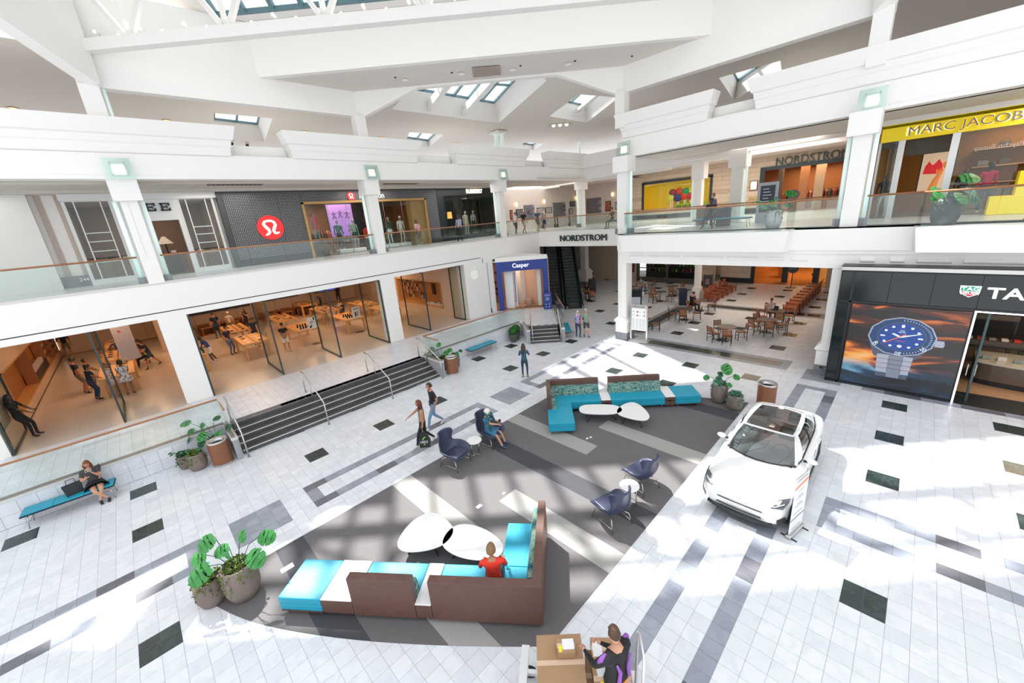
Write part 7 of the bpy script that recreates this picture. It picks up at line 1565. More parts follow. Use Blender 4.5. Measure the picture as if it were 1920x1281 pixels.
MB().tube([(.13+.10*(abs(y)/.7)**2,y,.705-.03*(abs(y)/.7)**2) for y in [-.70+.14*k for k in range(11)]],.0035,4).build('hood_seam',mat('seam_grey',(.25,.25,.26),.5),car)
# roll-up banner in front of the car
t=thing('roll_up_banner','slim white roll-up banner with orange stripe leaning in front of the car','sign',(8.73,.93,0),-.22)
MB().bevbox(-.33,-.06,0,.33,.06,.09,.02).build('base',STEEL,t)
for s in (-.26,.26): MB().box(s-.015,-.16,0,s+.015,.16,.015).build('foot',CBK,t)
MB().box(-.30,-.004,.08,.30,.004,1.50).build('sheet',mat('banner_white',(.74,.74,.76),.5),t); MB().tube([(-.31,0,1.5),(.31,0,1.5)],.012,6).build('top_bar',STEEL,t)
MB().add([(-.30,-.006,1.22),(.30,-.006,1.26),(.30,-.006,1.36),(-.30,-.006,1.28)],[(0,1,2,3)]).build('orange_stripe',mat('banner_orange',(.75,.28,.13),.5),t)
for z,w in ((1.43,.2),(1.40,.26),(1.12,.12),(.98,.1),(.93,.16),(.78,.1),(.73,.18),(.55,.2),(.3,.0),(.16,.2)): 
    if w: MB().box(-w,-.006,z,w,-.004,z+.022).build('text_line',MI,t)
MB().box(-.30,-.006,.42,.30,-.004,.45).build('divider_line',mat('divider_dark',(.12,.12,.13),.5),t)
# ================================================================ CART WITH CARTONS
CARD_=mat('cardboard',(.37,.225,.125),.8,var=(3,.4,(.32,.19,.10))); CARDD=mat('cardboard_dark',(.36,.16,.085),.8); TAPE=mat('tape',(.60,.43,.30),.4); LAB=mat('label_white',(.75,.75,.78),.6); YLW=mat('label_yellow',(.85,.68,.02),.6); ALU=mat('aluminium',(.72,.72,.74),.3,.6)
ca=R_(-52)
CO=(3.03,2.42,0); cart=thing('hand_truck','aluminium platform hand truck with black wheels under the cartons','cart',CO,ca)
MB().box(-.75,-.38,.20,.75,.38,.26).build('platform',ALU,cart); MB().box(-1.02,-.03,.62,-.70,.03,.68).box(-.98,-.33,.20,-.92,-.25,.68).box(-.98,.25,.20,-.92,.33,.68).box(-1.0,-.36,.62,-.88,.36,.69).build('end_frame',ALU,cart)
for x in (-.92,.62):
    for y in (-.34,.34): MB().lathe([(.10,-.025),(.12,-.02),(.12,.02),(.10,.025)],n=20).xf(Matrix.Translation((x,y,.12))@Matrix.Rotation(PI/2,4,'X')).build('wheel',TYRE,cart)
MB().tube([(.72,-.22,.26),(.74,-.22,1.30),(.75,-.15,1.37),(.75,.15,1.37),(.74,.22,1.30),(.72,.22,.26)],.02,8).build('handle',ALU,cart,True)
def carton(x,y,z,a,b,h,rz,label,extra=()):
    M=Matrix.Rotation(ca,4,'Z'); p=Vector(CO)+M@Vector((x,y,z))
    t=thing('carton',label,'box',p,ca+rz); bevel(MB().box(-a/2,-b/2,0,a/2,b/2,h).build('box_body',CARD_,t),.006)
    MB().box(-a/2-.001,-.035,h*.6,a/2+.001,.035,h+.002).build('tape',TAPE,t)
    for nm,(x0,y0,x1,y1),m in extra: MB().box(x0,y0,h+.001,x1,y1,h+.004).build(nm,m,t)
    return t
carton(-.40,.0,.26,.62,.72,.42,.0,'large brown carton at the bottom left of the hand truck')
carton(.30,.0,.26,.66,.72,.42,.0,'large brown carton at the bottom right of the hand truck')
carton(-.38,-.02,.68,.68,.80,.26,.10,'big brown carton with tape, upper left on the hand truck')
carton(.34,-.14,.68,.52,.44,.22,.12,'brown carton with white and yellow labels, upper right on hand truck',(('shipping_label',(-.20,.02,.02,.16),LAB),('yellow_label',(-.18,-.18,.06,-.04),YLW),('red_label',(.12,-.16,.24,.02),mat('label_pink',(.75,.5,.5),.6))))
carton(.32,.26,.68,.50,.32,.20,.05,'brown carton with small yellow stickers at back right of hand truck',(('shipping_label',(-.23,-.12,-.09,.10),LAB),('yellow_sticker',(-.02,.0,.06,.05),YLW),('yellow_sticker',(.1,-.1,.18,-.05),YLW)))
t=carton(-.30,.14,.94,.26,.2,.12,.12,'small brown parcel with white label on top of the big carton',(('shipping_label',(-.05,-.06,.12,.09),LAB),('yellow_sticker',(-.11,-.09,-.06,0),YLW)))
# ================================================================ PEOPLE
SKL=mat('skin_light',(.56,.29,.19),.55); SKT=mat('skin_tan',(.45,.20,.11),.55); SKD=mat('skin_dark',(.09,.045,.028),.5); SKM=mat('skin_mid',(.28,.12,.065),.55)
def cm(n,c,r=.85): return mat('cloth_'+n,c,r)
NVY=cm('navy',(.012,.02,.045)); BLK=cm('black',(.012,.012,.014)); DEN=cm('denim',(.06,.12,.21)); DEND=cm('denim_dark',(.025,.05,.095)); LDEN=cm('denim_light',(.16,.26,.38)); WHT=cm('white',(.68,.68,.68)); GRY=cm('grey',(.20,.18,.17)); GRYD=cm('grey_dark',(.05,.05,.055)); KHK=cm('khaki',(.20,.15,.09)); LAV=cm('lavender',(.35,.26,.50)); SAGE=cm('sage',(.20,.29,.22)); SAGED=cm('sage_dark',(.14,.19,.14)); REDC=cm('red',(.78,.04,.02)); BLUD=cm('dress_blue',(.04,.15,.27)); PNK=cm('pink',(.62,.35,.40)); LIL=cm('lilac',(.36,.38,.55)); ROY=cm('royal',(.02,.06,.32)); PUR=cm('purple',(.27,.09,.42)); TEA=cm('teal',(.02,.10,.10)); CRE=cm('cream',(.55,.48,.40)); LIM=cm('lime',(.40,.45,.08)); CORAL=cm('coral',(.62,.09,.08)); DGR=cm('dark_green',(.01,.06,.045))
SHW=mat('shoe_white',(.65,.63,.6),.5); SHB=mat('shoe_black',(.012,.012,.014),.4); SHBL=mat('shoe_blue',(.02,.07,.18),.5)
HBR=mat('hair_brown',(.055,.024,.012),.6); HBK=mat('hair_black',(.012,.01,.009),.5); HGY=mat('hair_grey',(.55,.52,.48),.6); HBL=mat('hair_blonde',(.22,.12,.055),.7); HRD=mat('hair_auburn',(.13,.03,.015),.5); HW=mat('hair_white',(.72,.68,.58),.6); EYE=mat('eye_dark',(.02,.015,.012),.3); LIP=mat('lip',(.38,.12,.09),.5); MNQ=mat('mannequin_grey',(.30,.30,.30),.4); MNW=mat('mannequin_white',(.6,.6,.58),.4)
def ik(a,c,l1,l2,bend):
    a,c=Vector(a),Vector(c); d=c-a; L=min(d.length,(l1+l2)*.998); d=d.normalized() if d.length>1e-6 else Vector((0,0,-1)); c=a+d*L
    x=(l1*l1-l2*l2+L*L)/(2*L); h=math.sqrt(max(0,l1*l1-x*x)); b=Vector(bend); b=(b-d*b.dot(d)); b=b.normalized() if b.length>1e-6 else Vector((0,1,0))
    return a+d*x+b*h,c
def head_mesh(S,skin,face=True):
    mb=MB(); n,m=14,12; rs=[]
    for i in range(m+1):
        ph=PI*(i+.05)/(m+.1); z=-math.cos(ph); q=math.sin(ph); r=[]
        for k in range(n):
            a=2*PI*k/n; x,y=q*math.cos(a),q*math.sin(a)
            jw=1-.28*max(0,-z)**1.5; yy=y*(1.0 if y>0 else (1-.10*max(0,-z)))
            r.append((x*.074*jw,yy*.095*(1-.10*max(0,-z)) - .010*max(0,-z),z*.118+.0))
        rs.append(r)
    mb.rings(rs,0)
    if face:
        mb.add([(-.012,-.088,-.02),(.012,-.088,-.02),(0,-.118,-.022),(0,-.092,.025)],[(0,2,1),(0,3,2),(1,2,3)],0)
        for s in (-1,1):
            mb.ball((s*.030,-.086,.012),.010,6,4,1,1.3,.5,.7); mb.ball((s*.074,.006,-.005),.020,6,5,0,.35,.8,1.3)
            mb.bar((s*.016,-.092,.033),(s*.046,-.083,.034),.006,.004,3)
        mb.bar((-.022,-.089,-.058),(.022,-.089,-.058),.008,.007,2)
    mb.v=[(x*S,y*S,z*S) for x,y,z in mb.v]; return mb
def hair_mesh(style,S,seed=0):
    mb=MB(); rnd=random.Random(seed)
    if style=='cap':
        mb.lathe([(.083,.03),(.084,.07),(.07,.11),(.03,.132),(.002,.135)],n=16,cap=False); mb.v=[(x,y*1.22,z) for x,y,z in mb.v]; mb.prism([(-.06,-.09),(.06,-.09),(.045,-.165),(-.045,-.165)],.035,.047)
    elif style!='bald':
        n,m=18,12; k0={'short':1.10,'bob':1.14,'long':1.13,'bun':1.10,'curly':1.42,'pony':1.10,'crew':1.05,'fluffy':1.22}[style]
        pts={};fs=[]
        for i in range(m+1):
            ph=PI*(i+.05)/(m+.1); z=-math.cos(ph); q=math.sin(ph)
            for k in range(n):
                a=2*PI*k/n; x,y=q*math.cos(a),q*math.sin(a); j=k0+(rnd.uniform(-.10,.10) if style=='curly' else rnd.uniform(-.035,.035))
                pts[(i,k)]=(x*.076*j,y*.098*j+.004,z*.118*j+.004)
        low={'short':-.25,'crew':.02,'bun':-.3,'pony':-.3,'bob':-.95,'long':-.98,'curly':-.6,'fluffy':-.4}[style]
        ids={}
        for i in range(m):
            for k in range(n):
                k2=(k+1)%n; c=[pts[(i,k)],pts[(i,k2)],pts[(i+1,k2)],pts[(i+1,k)]]
                cz=sum(p[2] for p in c)/4/.118; cy=sum(p[1] for p in c)/4/.098; cx=abs(sum(p[0] for p in c)/4/.076)
                if cz<low: continue
                if cy<-.25 and cz<.48 and cx<.95: continue
                if cy<.10 and cz<(.1 if style in('short','crew','bun','pony') else low) and cx>.5: continue
                mb.add(c,[(0,1,2,3)])
        if style in('long','bob'):
            L=.30 if style=='long' else .13
            for s in (-1,1): mb.tube([(s*.068,.0,.02),(s*.083,-.005,-.06),(s*.078,-.02,-.06-L*.55),(s*.065,-.02,-.06-L)],[.022,.030,.03,.006],8)
            mb.rings([[(.075*math.cos(a)*f,.05+.06*math.sin(a)*f,z) for a in [2*PI*k/12 for k in range(12)]] for z,f in ((.05,.9),(-.05,1.12),(-.05-L*.6,1.15),(-.05-L,.75))])
        if style=='bun': mb.ball((0,.10,.08),.038,10,8)
        if style=='pony': mb.tube([(0,.10,.05),(0,.15,.03),(0,.16,-.08),(0,.14,-.2)],[.02,.028,.025,.005],8)
    mb.v=[(x*S,y*S,z*S) for x,y,z in mb.v]; return mb
def person(label,loc,face,h=1.70,pose='stand',top=NVY,bottom=DEN,skin=SKL,hair=('short',HBR),shoes=SHB,sleeve='short',leg='long',LH=None,RH=None,LF=None,RF=None,lean=0,turn=0,nod=0,girth=1.0,skirt=None,group=None,name='person',cat='person',seat=.45,pel=None,face_on=True,held=None,fem=False):
    S=h/1.75; F=Vector((0,-1,0))
    t=thing(name,label,cat,loc,R_(face+90),group)
    sit=pose=='sit'
    pv=Vector(pel) if pel else Vector((0,0,(seat/S+.10) if sit else (.92 if pose!='walk' else .90)))
    ln=Matrix.Rotation(R_(lean),3,'X')          # lean>0 bends forward (towards -y)
    up=lambda x,y,z: pv+ln@Vector((x,y,z))
    waist=up(0,0,.14);chest=up(0,.0,.36);neck=up(0,.01,.53); hb=up(0,-.01,.60)
    shw=.172 if fem else .19
    sh={s:up(s*shw,.01,.485) for s in(-1,1)}; hip={s:pv+Vector((s*.09,0,-.03)) for s in (-1,1)}
    dfl={'stand':(Vector((.25,-.03,.80)),Vector((.11,-.02,.085))),'walk':(Vector((.24,-.10,.84)),None),'sit':(Vector((.17,-.33,pv.z+.12)),Vector((.13,-.48,.085)))}[pose]
    wr={};an={}
    for s,o in ((1,LH),(-1,RH)):
        wr[s]=Vector(o) if o else Vector((s*dfl[0].x,dfl[0].y,dfl[0].z))
    if pose=='walk': d1,d2=Vector((.09,-.30,.09)),Vector((-.09,.34,.16))
    else: d1,d2=Vector((dfl[1].x,dfl[1].y,dfl[1].z)),Vector((-dfl[1].x,dfl[1].y,dfl[1].z))
    an[1]=Vector(LF) if LF else d1; an[-1]=Vector(RF) if RF else d2
    V=[];R=[];E=[];B=[]
    def v(p,r): V.append(Vector(p)*S); R.append(r if isinstance(r,tuple) else (r,r)); return len(V)-1
    g=girth
    iP=v(pv,(.150*g,.112*g)); iW=v(waist,((.115 if fem else .128)*g,.092*g)); iC=v(chest,(.145*g,.105*g)); iN=v(neck,.058); iH=v(hb,.05)
    E+=[(iP,iW),(iW,iC),(iC,iN),(iN,iH)]; B+=[(pv,waist,'top',0,1),(waist,chest,'top',0,1),(chest,up(0,0,.50),'top',0,1),(up(0,0,.50),hb,'skin',0,1)]
    HND=[]
    for s in (-1,1):
        el,w_=ik(sh[s],wr[s],.285,.25,Vector((s*.5,.8,-.35))); 
        a=v(sh[s],(.062*g,.060*g)); b=v(sh[s].lerp(el,.5),.050*g); c=v(el,.040*g); d=v(w_,.026); hd=(w_-el).normalized(); e=v(w_+hd*.055,(.034,.020))
        E+=[(iC,a),(a,b),(b,c),(c,d),(d,e)]
        sl={'short':.62,'long':2.2,'none':-.2,'elbow':1.0}[sleeve]
        B+=[(chest.lerp(sh[s],.3),sh[s],'top' if sleeve!='none' else 'strap',0,1),(sh[s],el,'sleeve',0,min(1,sl)),(el,w_,'sleeve2',0,max(0,sl-1)),(w_,w_+hd*.1,'skin',0,1)]
        HND.append((s,w_,hd,el))
        kb=Vector((s*.12,-1,.1)); kn,ak=ik(hip[s],an[s],.425,.42,kb)
        a=v(hip[s].lerp(kn,.12),(.098*g,.094*g)); b=v(hip[s].lerp(kn,.55),.075*g); c=v(kn,.056); q=v(kn.lerp(ak,.35),.053); d=v(ak,.036)
        E+=[(iP,a),(a,b),(b,c),(c,q),(q,d)]
        fd=Vector((s*.18,-1,0)); 
        if pose=='walk' and s==-1 and RF is None: fd=Vector((0,-.75,-.62))
        fd=fd.normalized(); e=v(ak+fd*.07+Vector((0,.0,-.045)),(.042,.034)); f=v(ak+fd*.165+Vector((0,0,-.052)),(.040,.026)); g2=v(ak-fd*.03+Vector((0,0,-.045)),.036)
        E+=[(d,e),(e,f),(d,g2)]
        B+=[(pv,hip[s],'bottom',0,1),(hip[s],kn,'thigh',0,1),(kn,ak,'shin',0,1),(ak,ak+fd*.17,'shoe',0,1),(ak,ak-fd*.03+Vector((0,0,-.04)),'shoe',0,1)]
    me=bpy.data.meshes.new('b'); me.from_pydata([tuple(x) for x in V],E,[]); ob=bpy.data.objects.new('b',me); COL.objects.link(ob)
    ob.modifiers.new('s','SKIN').use_smooth_shade=True; sk_=me.skin_vertices[0].data
    for i,r in enumerate(R): sk_[i].radius=(r[0]*S,r[1]*S)
    sk_[0].use_root=True; m=ob.modifiers.new('u','SUBSURF'); m.levels=1; m.render_levels=1
    bpy.context.view_layer.update(); sm=bpy.data.meshes.new_from_object(ob.evaluated_get(bpy.context.evaluated_depsgraph_get())); bpy.data.objects.remove(ob)
    mats=[skin,EYE,LIP,hair[1],top,bottom,shoes]
    mb=MB(); mb.v=[tuple(x.co) for x in sm.vertices]
    Bs=[(a*S,(b-a)*S,((b-a)*S).length_squared+1e-9,k,u) for a,b,k,_,u in B]
    lt={'long':1.0,'shorts':-.1,'short':-.1,'knee':.12,'crop':.7}[leg]
    for p in sm.polygons:
        c=p.center; best=None;bd=9
        for a,d,l2,k,u in Bs:
            tt=(c-a).dot(d)/l2; tt=0 if tt<0 else 1 if tt>1 else tt; ds=(c-a-d*tt).length
            if ds<bd: bd=ds;best=(k,tt,u)
        k,tt,u=best
        if k=='top' or (k=='strap'): mi=4
        elif k=='sleeve': mi=4 if tt<=u and u>0 else 0
        elif k=='sleeve2': mi=4 if tt<u and u>0 else 0
        elif k=='bottom': mi=5
        elif k=='thigh': mi=5 if (leg in('long','crop','knee') or tt<(.82 if leg=='shorts' else .45)) else 0
        elif k=='shin': mi=5 if tt<lt*.92 else 0
        elif k=='shoe': mi=6
        else: mi=0
        mb.f.append(list(p.vertices)); mb.m.append(mi)
    bpy.data.meshes.remove(sm)
    # fingers, rooted in the palm
    for s,w_,hd,el in HND:
        side=hd.cross(Vector((0,0,1))); side=side.normalized() if side.length>.2 else Vector((1,0,0)); nrm=side.cross(hd).normalized(); cu=F if abs(hd.z)>.6 else Vector((0,0,-1)); 
        for q,(o,L) in enumerate(((-.024,.062),(-.008,.072),(.008,.068),(.023,.054))):
            b=w_+hd*.07+side*o; mb.tube([b*S,(b+hd*L*.55+cu*.008)*S,(b+hd*L*.85+cu*.035)*S],[.0085*S,.008*S,.006*S],5,0)
        b=w_+hd*.03+side*(-s*.02 if abs(hd.z)>.6 else .02); mb.tube([b*S,(b+side*(-s*.03 if abs(hd.z)>.6 else .02)+hd*.03+cu*.02)*S,(b+side*(-s*.03 if abs(hd.z)>.6 else .02)+hd*.055+cu*.03)*S],[.011*S,.010*S,.007*S],5,0)
    hm=head_mesh(S,skin,face_on); HM=Matrix.Translation((hb+Vector((0,-.012,.0))+ln@Vector((0,-.012,.10)))*S)@Matrix.Rotation(R_(turn),4,'Z')@Matrix.Rotation(R_(lean*.4+nod),4,'X')
    hm.xf(HM); mb.merge(hm)
    body=mb.build('body',mats,t,True)
    if hair[0]!='bald':
        hh=hair_mesh(hair[0],S,len(label)); hh.xf(HM); hh.build('hair' if hair[0]!='cap' else 'cap',hair[1],t,True)
        if hair[0]=='cap' and len(hair)>2: hh=hair_mesh('crew',S,1); hh.xf(HM); hh.build('hair',hair[2],t,True)
    if skirt:
        kn={s:ik(hip[s],an[s],.425,.42,Vector((s*.12,-1,.1)))[0] for s in (-1,1)}; mk=(kn[1]+kn[-1])/2; d=(mk-pv); dd=d.normalized(); ux=Vector((1,0,0)); uy=dd.cross(ux).normalized()
        rs=[]
        for f,rx,ry in ((-.10,.15,.115),(.12,.185,.135),(.5,.20,.14),(skirt[1],.215+.02,.145)):
            c=pv+d*f; rs.append([tuple((c+ux*(rx*g*math.cos(a))+uy*(ry*g*math.sin(a)))*S) for a in [2*PI*k/16 for k in range(16)]])
        MB().rings(rs,cap=False).build('skirt',skirt[0],t,True)
    t['S']=S
    return t
def at(px,py,z=0): p=onZ(px,py,z); return (p.x,p.y,z)
# --- people on the lower floor
p=person('woman with auburn-tipped dark hair in dark t-shirt sitting on the long blue bench',(-2.46,16.33,0),-88,1.66,'sit',GRYD,BLK,SKL,('bob',mat('hair_two_tone',(.10,.03,.012),.6,var=(6,1,(.35,.12,.03)))),SHB,LH=(.06,-.24,1.02),RH=(-.10,-.26,.92),LF=(-.02,-.40,.09),RF=(.18,-.42,.09),nod=18,girth=1.22,skirt=(BLK,.62),leg='short',fem=True,turn=-5)
glyphs(p,'shirt_print',4,.16,.05,(0,-.175,1.03),RYF,WHT)
t=thing('handbag','black leather tote bag beside the seated woman on blue bench','bag',(-2.90,16.33,.457),.15); MB().rings([[(-.17,-.10,0),(.17,-.10,0),(.17,.10,0),(-.17,.10,0)],[(-.20,-.07,.30),(.20,-.07,.30),(.20,.07,.30),(-.20,.07,.30)]]).build('body',mat('bag_leather',(.012,.014,.016),.4),t); MB().tube([(-.1,0,.28),(-.08,0,.45),(.08,0,.45),(.1,0,.28)],.01,6).build('strap',mat('bag_leather',(0,0,0)),t)
person('man with sunglasses on head in black polo and blue jeans walking',(6.38,11.42,0),168,1.82,'walk',BLK,LDEN,SKT,('short',HBR),SHW,LH=(.24,-.05,.92),RH=(-.25,.02,.92),turn=-8)
p=person('auburn haired woman in sage tank top and black trousers walking with arm out',(5.50,10.72,0),155,1.70,'walk',SAGED,BLK,SKT,('long',HRD),SHW,sleeve='none',LH=(.24,-.04,.80),RH=(-.22,-.50,1.02),fem=True,turn=-10,girth=1.12)
t=thing('carrier_bag','black carrier bag with green and white lettering held by the walking woman','bag',(*at(797,832,.30)[:2],.18),-.75); MB().rings([[(-.17,-.05,0),(.17,-.05,0),(.17,.05,0),(-.17,.05,0)],[(-.19,-.06,.25),(.19,-.06,.25),(.19,.06,.25),(-.19,.06,.25)],[(-.12,-.03,.46),(.12,-.03,.46),(.12,.03,.46),(-.12,.03,.46)],[(-.03,-.01,.56),(.03,-.01,.56),(.03,.01,.56),(-.03,.01,.56)]]).build('bag_body',mat('bag_plastic',(.014,.015,.016),.3),t)
glyphs(t,'lettering',5,.26,.08,(0,-.066,.22),RYF,WHT); MB().tube([(-.04,-.064,.30),(.0,-.064,.36),(.05,-.062,.40)],.018,6).tube([(-.02,-.064,.12),(.03,-.064,.14)],.015,6).build('green_print',mat('lime_print',(.2,.75,.05),.5),t)
p=person('elderly white haired woman in blue dress sitting in navy winged chair',(6.88,9.02,0),-70,1.60,'sit',BLUD,BLUD,SKL,('fluffy',HW),SHBL,LH=(.10,-.42,.92),RH=(-.02,-.44,.88),LF=(.17,-.56,.09),RF=(-.10,-.58,.09),nod=22,girth=1.12,skirt=(BLUD,.92),leg='short',fem=True,turn=12)
MB().tube([(-.13,-.10,1.10),(-.15,-.13,.90),(-.16,-.2,.62)],.035,8).tube([(.13,-.10,1.10),(.16,-.15,.90),(.18,-.26,.62)],.035,8).tube([(-.13,-.10,1.10),(-.05,.05,1.20),(.05,.05,1.20),(.13,-.1,1.10)],.035,8).build('scarf',mat('scarf_green',(.02,.22,.18),.8,var=(30,1,(.01,.04,.05))),p,True)
MB().bevbox(-.035,-.5,.90,.035,-.44,.98,.005).build('phone',BLACK,p)
person('long haired woman in denim jacket and jeans looking at her phone',(11.57,11.80,0),42,1.66,'stand',mat('cloth_jacket',(.035,.10,.16),.8),DEND,SKL,('long',HBR),SHB,sleeve='long',LH=(.12,-.28,1.22),RH=(-.14,-.28,1.20),nod=20,fem=True)
person('blonde woman in lavender top and dark jeans walking beside man in green',(17.83,13.38,0),228,1.64,'walk',LAV,DEND,SKL,('bob',HW),SHBL,sleeve='elbow',LH=(.22,-.05,.86),RH=(-.24,0,.86),fem=True,girth=1.08,LF=(.09,-.14,.09),RF=(-.09,.12,.10))
person('grey haired man in sage green t-shirt and dark shorts walking',(18.05,12.95,0),225,1.76,'walk',SAGE,GRYD,SKL,('short',HGY),SHBL,leg='shorts',LH=(.25,-.05,.88),RH=(-.26,0,.86),LF=(.1,-.14,.09),RF=(-.1,.12,.1),girth=1.08,turn=12)
person('curly haired person in bright red t-shirt sitting on the near teal sofa',(3.26,4.72,0),48,1.72,'sit',REDC,GRYD,SKT,('fluffy',HBL),SHB,LH=(.20,-.34,.72),RH=(-.20,-.34,.72),nod=12)
p=person('young man in black and purple jersey pushing the hand truck, bottom edge',(3.16,2.02,0),80,1.84,'stand',BLK,BLK,SKL,('crew',HBR),SHB,sleeve='long',LH=(.20,-.38,1.12),RH=(-.02,-.30,1.15),turn=-22,nod=8,girth=1.22)
for s in (-1,1): MB().tube([(s*.13,.128,1.42),(s*.075,.135,1.25),(s*.10,.13,1.05),(s*.13,.12,.98)],[.015,.028,.03,.01],6).build('purple_panel',PUR,p,True)
MB().tube([(.175,-.02,1.515),(.235,-.03,1.46),(.265,-.07,1.38)],[.02,.045,.03],8).build('purple_sleeve',PUR,p,True); MB().tube([(-.175,-.02,1.515),(-.235,-.03,1.46),(-.265,-.07,1.38)],[.02,.045,.03],8).build('purple_sleeve',PUR,p,True)
glyphs(p,'jersey_print',4,.16,.05,(.02,.16,1.05),(PI/2,0,PI),mat('print_orange2',(1,.3,.01),.5))
# --- ground floor store
person('security guard in black uniform leaning at left store entrance',(-4.12,22.15,PZ),-20,1.80,'stand',BLK,BLK,SKD,('long',HBK),SHB,sleeve='elbow',LH=(.10,-.16,1.0),RH=(-.12,-.16,.98),pel=(0,.20,.89),lean=-4,turn=10,nod=10)
person('man in black t-shirt and tan shorts facing the back wall',(-4.07,37.4,PZ),95,1.80,'stand',BLK,KHK,SKT,('short',HBK),SHW,leg='shorts',LH=(.2,-.2,1.1))
person('tall man in navy t-shirt and khaki shorts by the front left table',(-2.98,26.7,PZ),20,1.84,'stand',NVY,KHK,SKT,('fluffy',HBK),SHB,leg='shorts',LH=(.2,-.1,.86),girth=1.1)
person('boy in navy shirt and grey shorts between two adults at the left table',(-2.68,27.1,PZ),0,1.60,'stand',NVY,GRY,SKM,('short',HBK),SHB,leg='shorts',LH=(.2,-.33,1.0),RH=(-.1,-.33,1.0))
person('man in navy tee and blue jeans leaning on the front left table',(-2.55,25.0,PZ),25,1.70,'stand',NVY,DEND,SKT,('short',HBK),SHB,LH=(.16,-.36,.98),RH=(-.12,-.36,.98),lean=8)
person('woman with big curly hair in black and white dotted romper at left table',(-1.42,24.42,PZ),90,1.66,'stand',mat('cloth_dots',(.012,.012,.012),.8,var=(16,1.6,(.8,.8,.8))),mat('cloth_dots',(0,0,0)),SKM,('curly',HBK),SHB,sleeve='none',leg='short',LH=(.12,-.38,.98),RH=(-.10,-.38,.98),girth=1.15,lean=10,fem=True,skirt=(mat('cloth_dots',(0,0,0)),.42))
person('seated customer in patterned blue shirt behind second left table',(-1.6,32.3,PZ),-90,1.70,'sit',mat('cloth_pattern',(.10,.03,.06),.8,var=(12,1,(.02,.08,.25))),NVY,SKM,('short',HBK),SHB,sleeve='long',seat=.6,LH=(.25,-.3,1.1),RH=(-.25,-.3,1.1),girth=1.2)
person('man in navy bending over second left table, farther one',(-.55,31.2,PZ),200,1.76,'stand',NVY,NVY,SKT,('short',HBK),SHB,lean=32,LH=(.15,-.55,1.02),RH=(-.15,-.55,1.02),nod=10)
person('person in black leaning over second left table beside another',(-.50,30.3,PZ),190,1.70,'stand',BLK,GRYD,SKM,('short',HBK),SHB,lean=30,LH=(.15,-.55,1.0),RH=(-.15,-.5,1.0),nod=10)
person('bearded man in dark tee and shorts stepping up to left table',(-.40,28.9,PZ),205,1.74,'walk',NVY,DEND,SKT,('short',HBK),SHB,leg='shorts',lean=22,LH=(.15,-.5,1.05),RH=(-.15,-.5,1.05),nod=10,RF=(-.09,.42,.12))
person('seated person in lime top beside the bearded man',(-.55,29.7,PZ),185,1.62,'sit',LIM,BLK,SKL,('short',HBK),SHB,seat=.5,LH=(.1,-.35,1.0),RH=(-.1,-.35,1.0))
person('boy in royal blue t-shirt and white shorts leaning at table by white pier',(2.0,26.6,PZ),200,1.66,'stand',ROY,WHT,SKD,('short',HBK),SHW,leg='shorts',lean=25,LH=(.1,-.42,.98),RH=(-.1,-.42,.98),RF=(-.1,.25,.09))
person('man in navy tee and jeans standing left of middle front table',(3.02,27.3,PZ),-50,1.74,'stand',NVY,DEN,SKT,('short',HBK),SHB,LH=(.2,-.15,.95),RH=(-.2,-.15,.95),nod=20)
person('staff member in navy with red and white cap in hand behind middle table',(4.55,28.4,PZ),-95,1.78,'stand',NVY,BLK,SKM,('short',HBK),SHB,lean=14,LH=(.15,-.42,1.05),RH=(-.15,-.42,1.05),nod=22)
person('man in black t-shirt and white shorts standing behind open glass door',(5.25,24.55,PZ),75,1.72,'stand',BLK,WHT,SKT,('cap',BLK,HBK),SHW,leg='shorts',LH=(.05,.13,.92),RH=(-.05,.13,.92),girth=1.05)
person('broad balding man in navy seen from behind at video wall',(3.25,33.0,PZ),100,1.84,'stand',NVY,DEND,SKT,('crew',HBK),SHB,girth=1.15)
person('person in white cap and cream shirt near video wall',(4.1,33.2,PZ),60,1.66,'stand',CRE,KHK,SKL,('cap',WHT,HBR),SHB)
person('dark haired woman in black near the video wall raising a hand',(5.1,33.4,PZ),215,1.66,'stand',BLK,BLK,SKL,('long',HBK),SHB,LH=(.15,-.2,1.35),fem=True)
person('seated customer in dark shirt at second row table, middle bay',(10.75,29.9,PZ),180,1.66,'sit',NVY,GRYD,SKT,('short',HBK),SHB,seat=.5,LH=(.1,-.35,1.0),RH=(-.1,-.35,1.0))
person('seated woman in cream jacket at second row table, middle bay',(10.9,30.8,PZ),190,1.62,'sit',CRE,KHK,SKL,('bob',HBR),SHB,sleeve='long',seat=.5,LH=(.1,-.35,1.0),RH=(-.1,-.35,1.0),fem=True)
person('man in navy leaning at table below the blue television',(10.9,34.9,PZ),170,1.72,'stand',NVY,BLK,SKT,('short',HBK),SHB,lean=24,LH=(.15,-.45,1.0),RH=(-.15,-.45,1.0))
person('person in black t-shirt standing near back right of the store',(13.0,36.6,PZ),240,1.78,'stand',BLK,BLK,SKM,('short',HBK),SHB)
person('boy in grey tee bending over table beside right pillar',(13.1,30.1,PZ),190,1.5,'stand',GRY,NVY,SKM,('short',HBR),SHB,lean=28,LH=(.12,-.42,.98),RH=(-.12,-.42,.98))
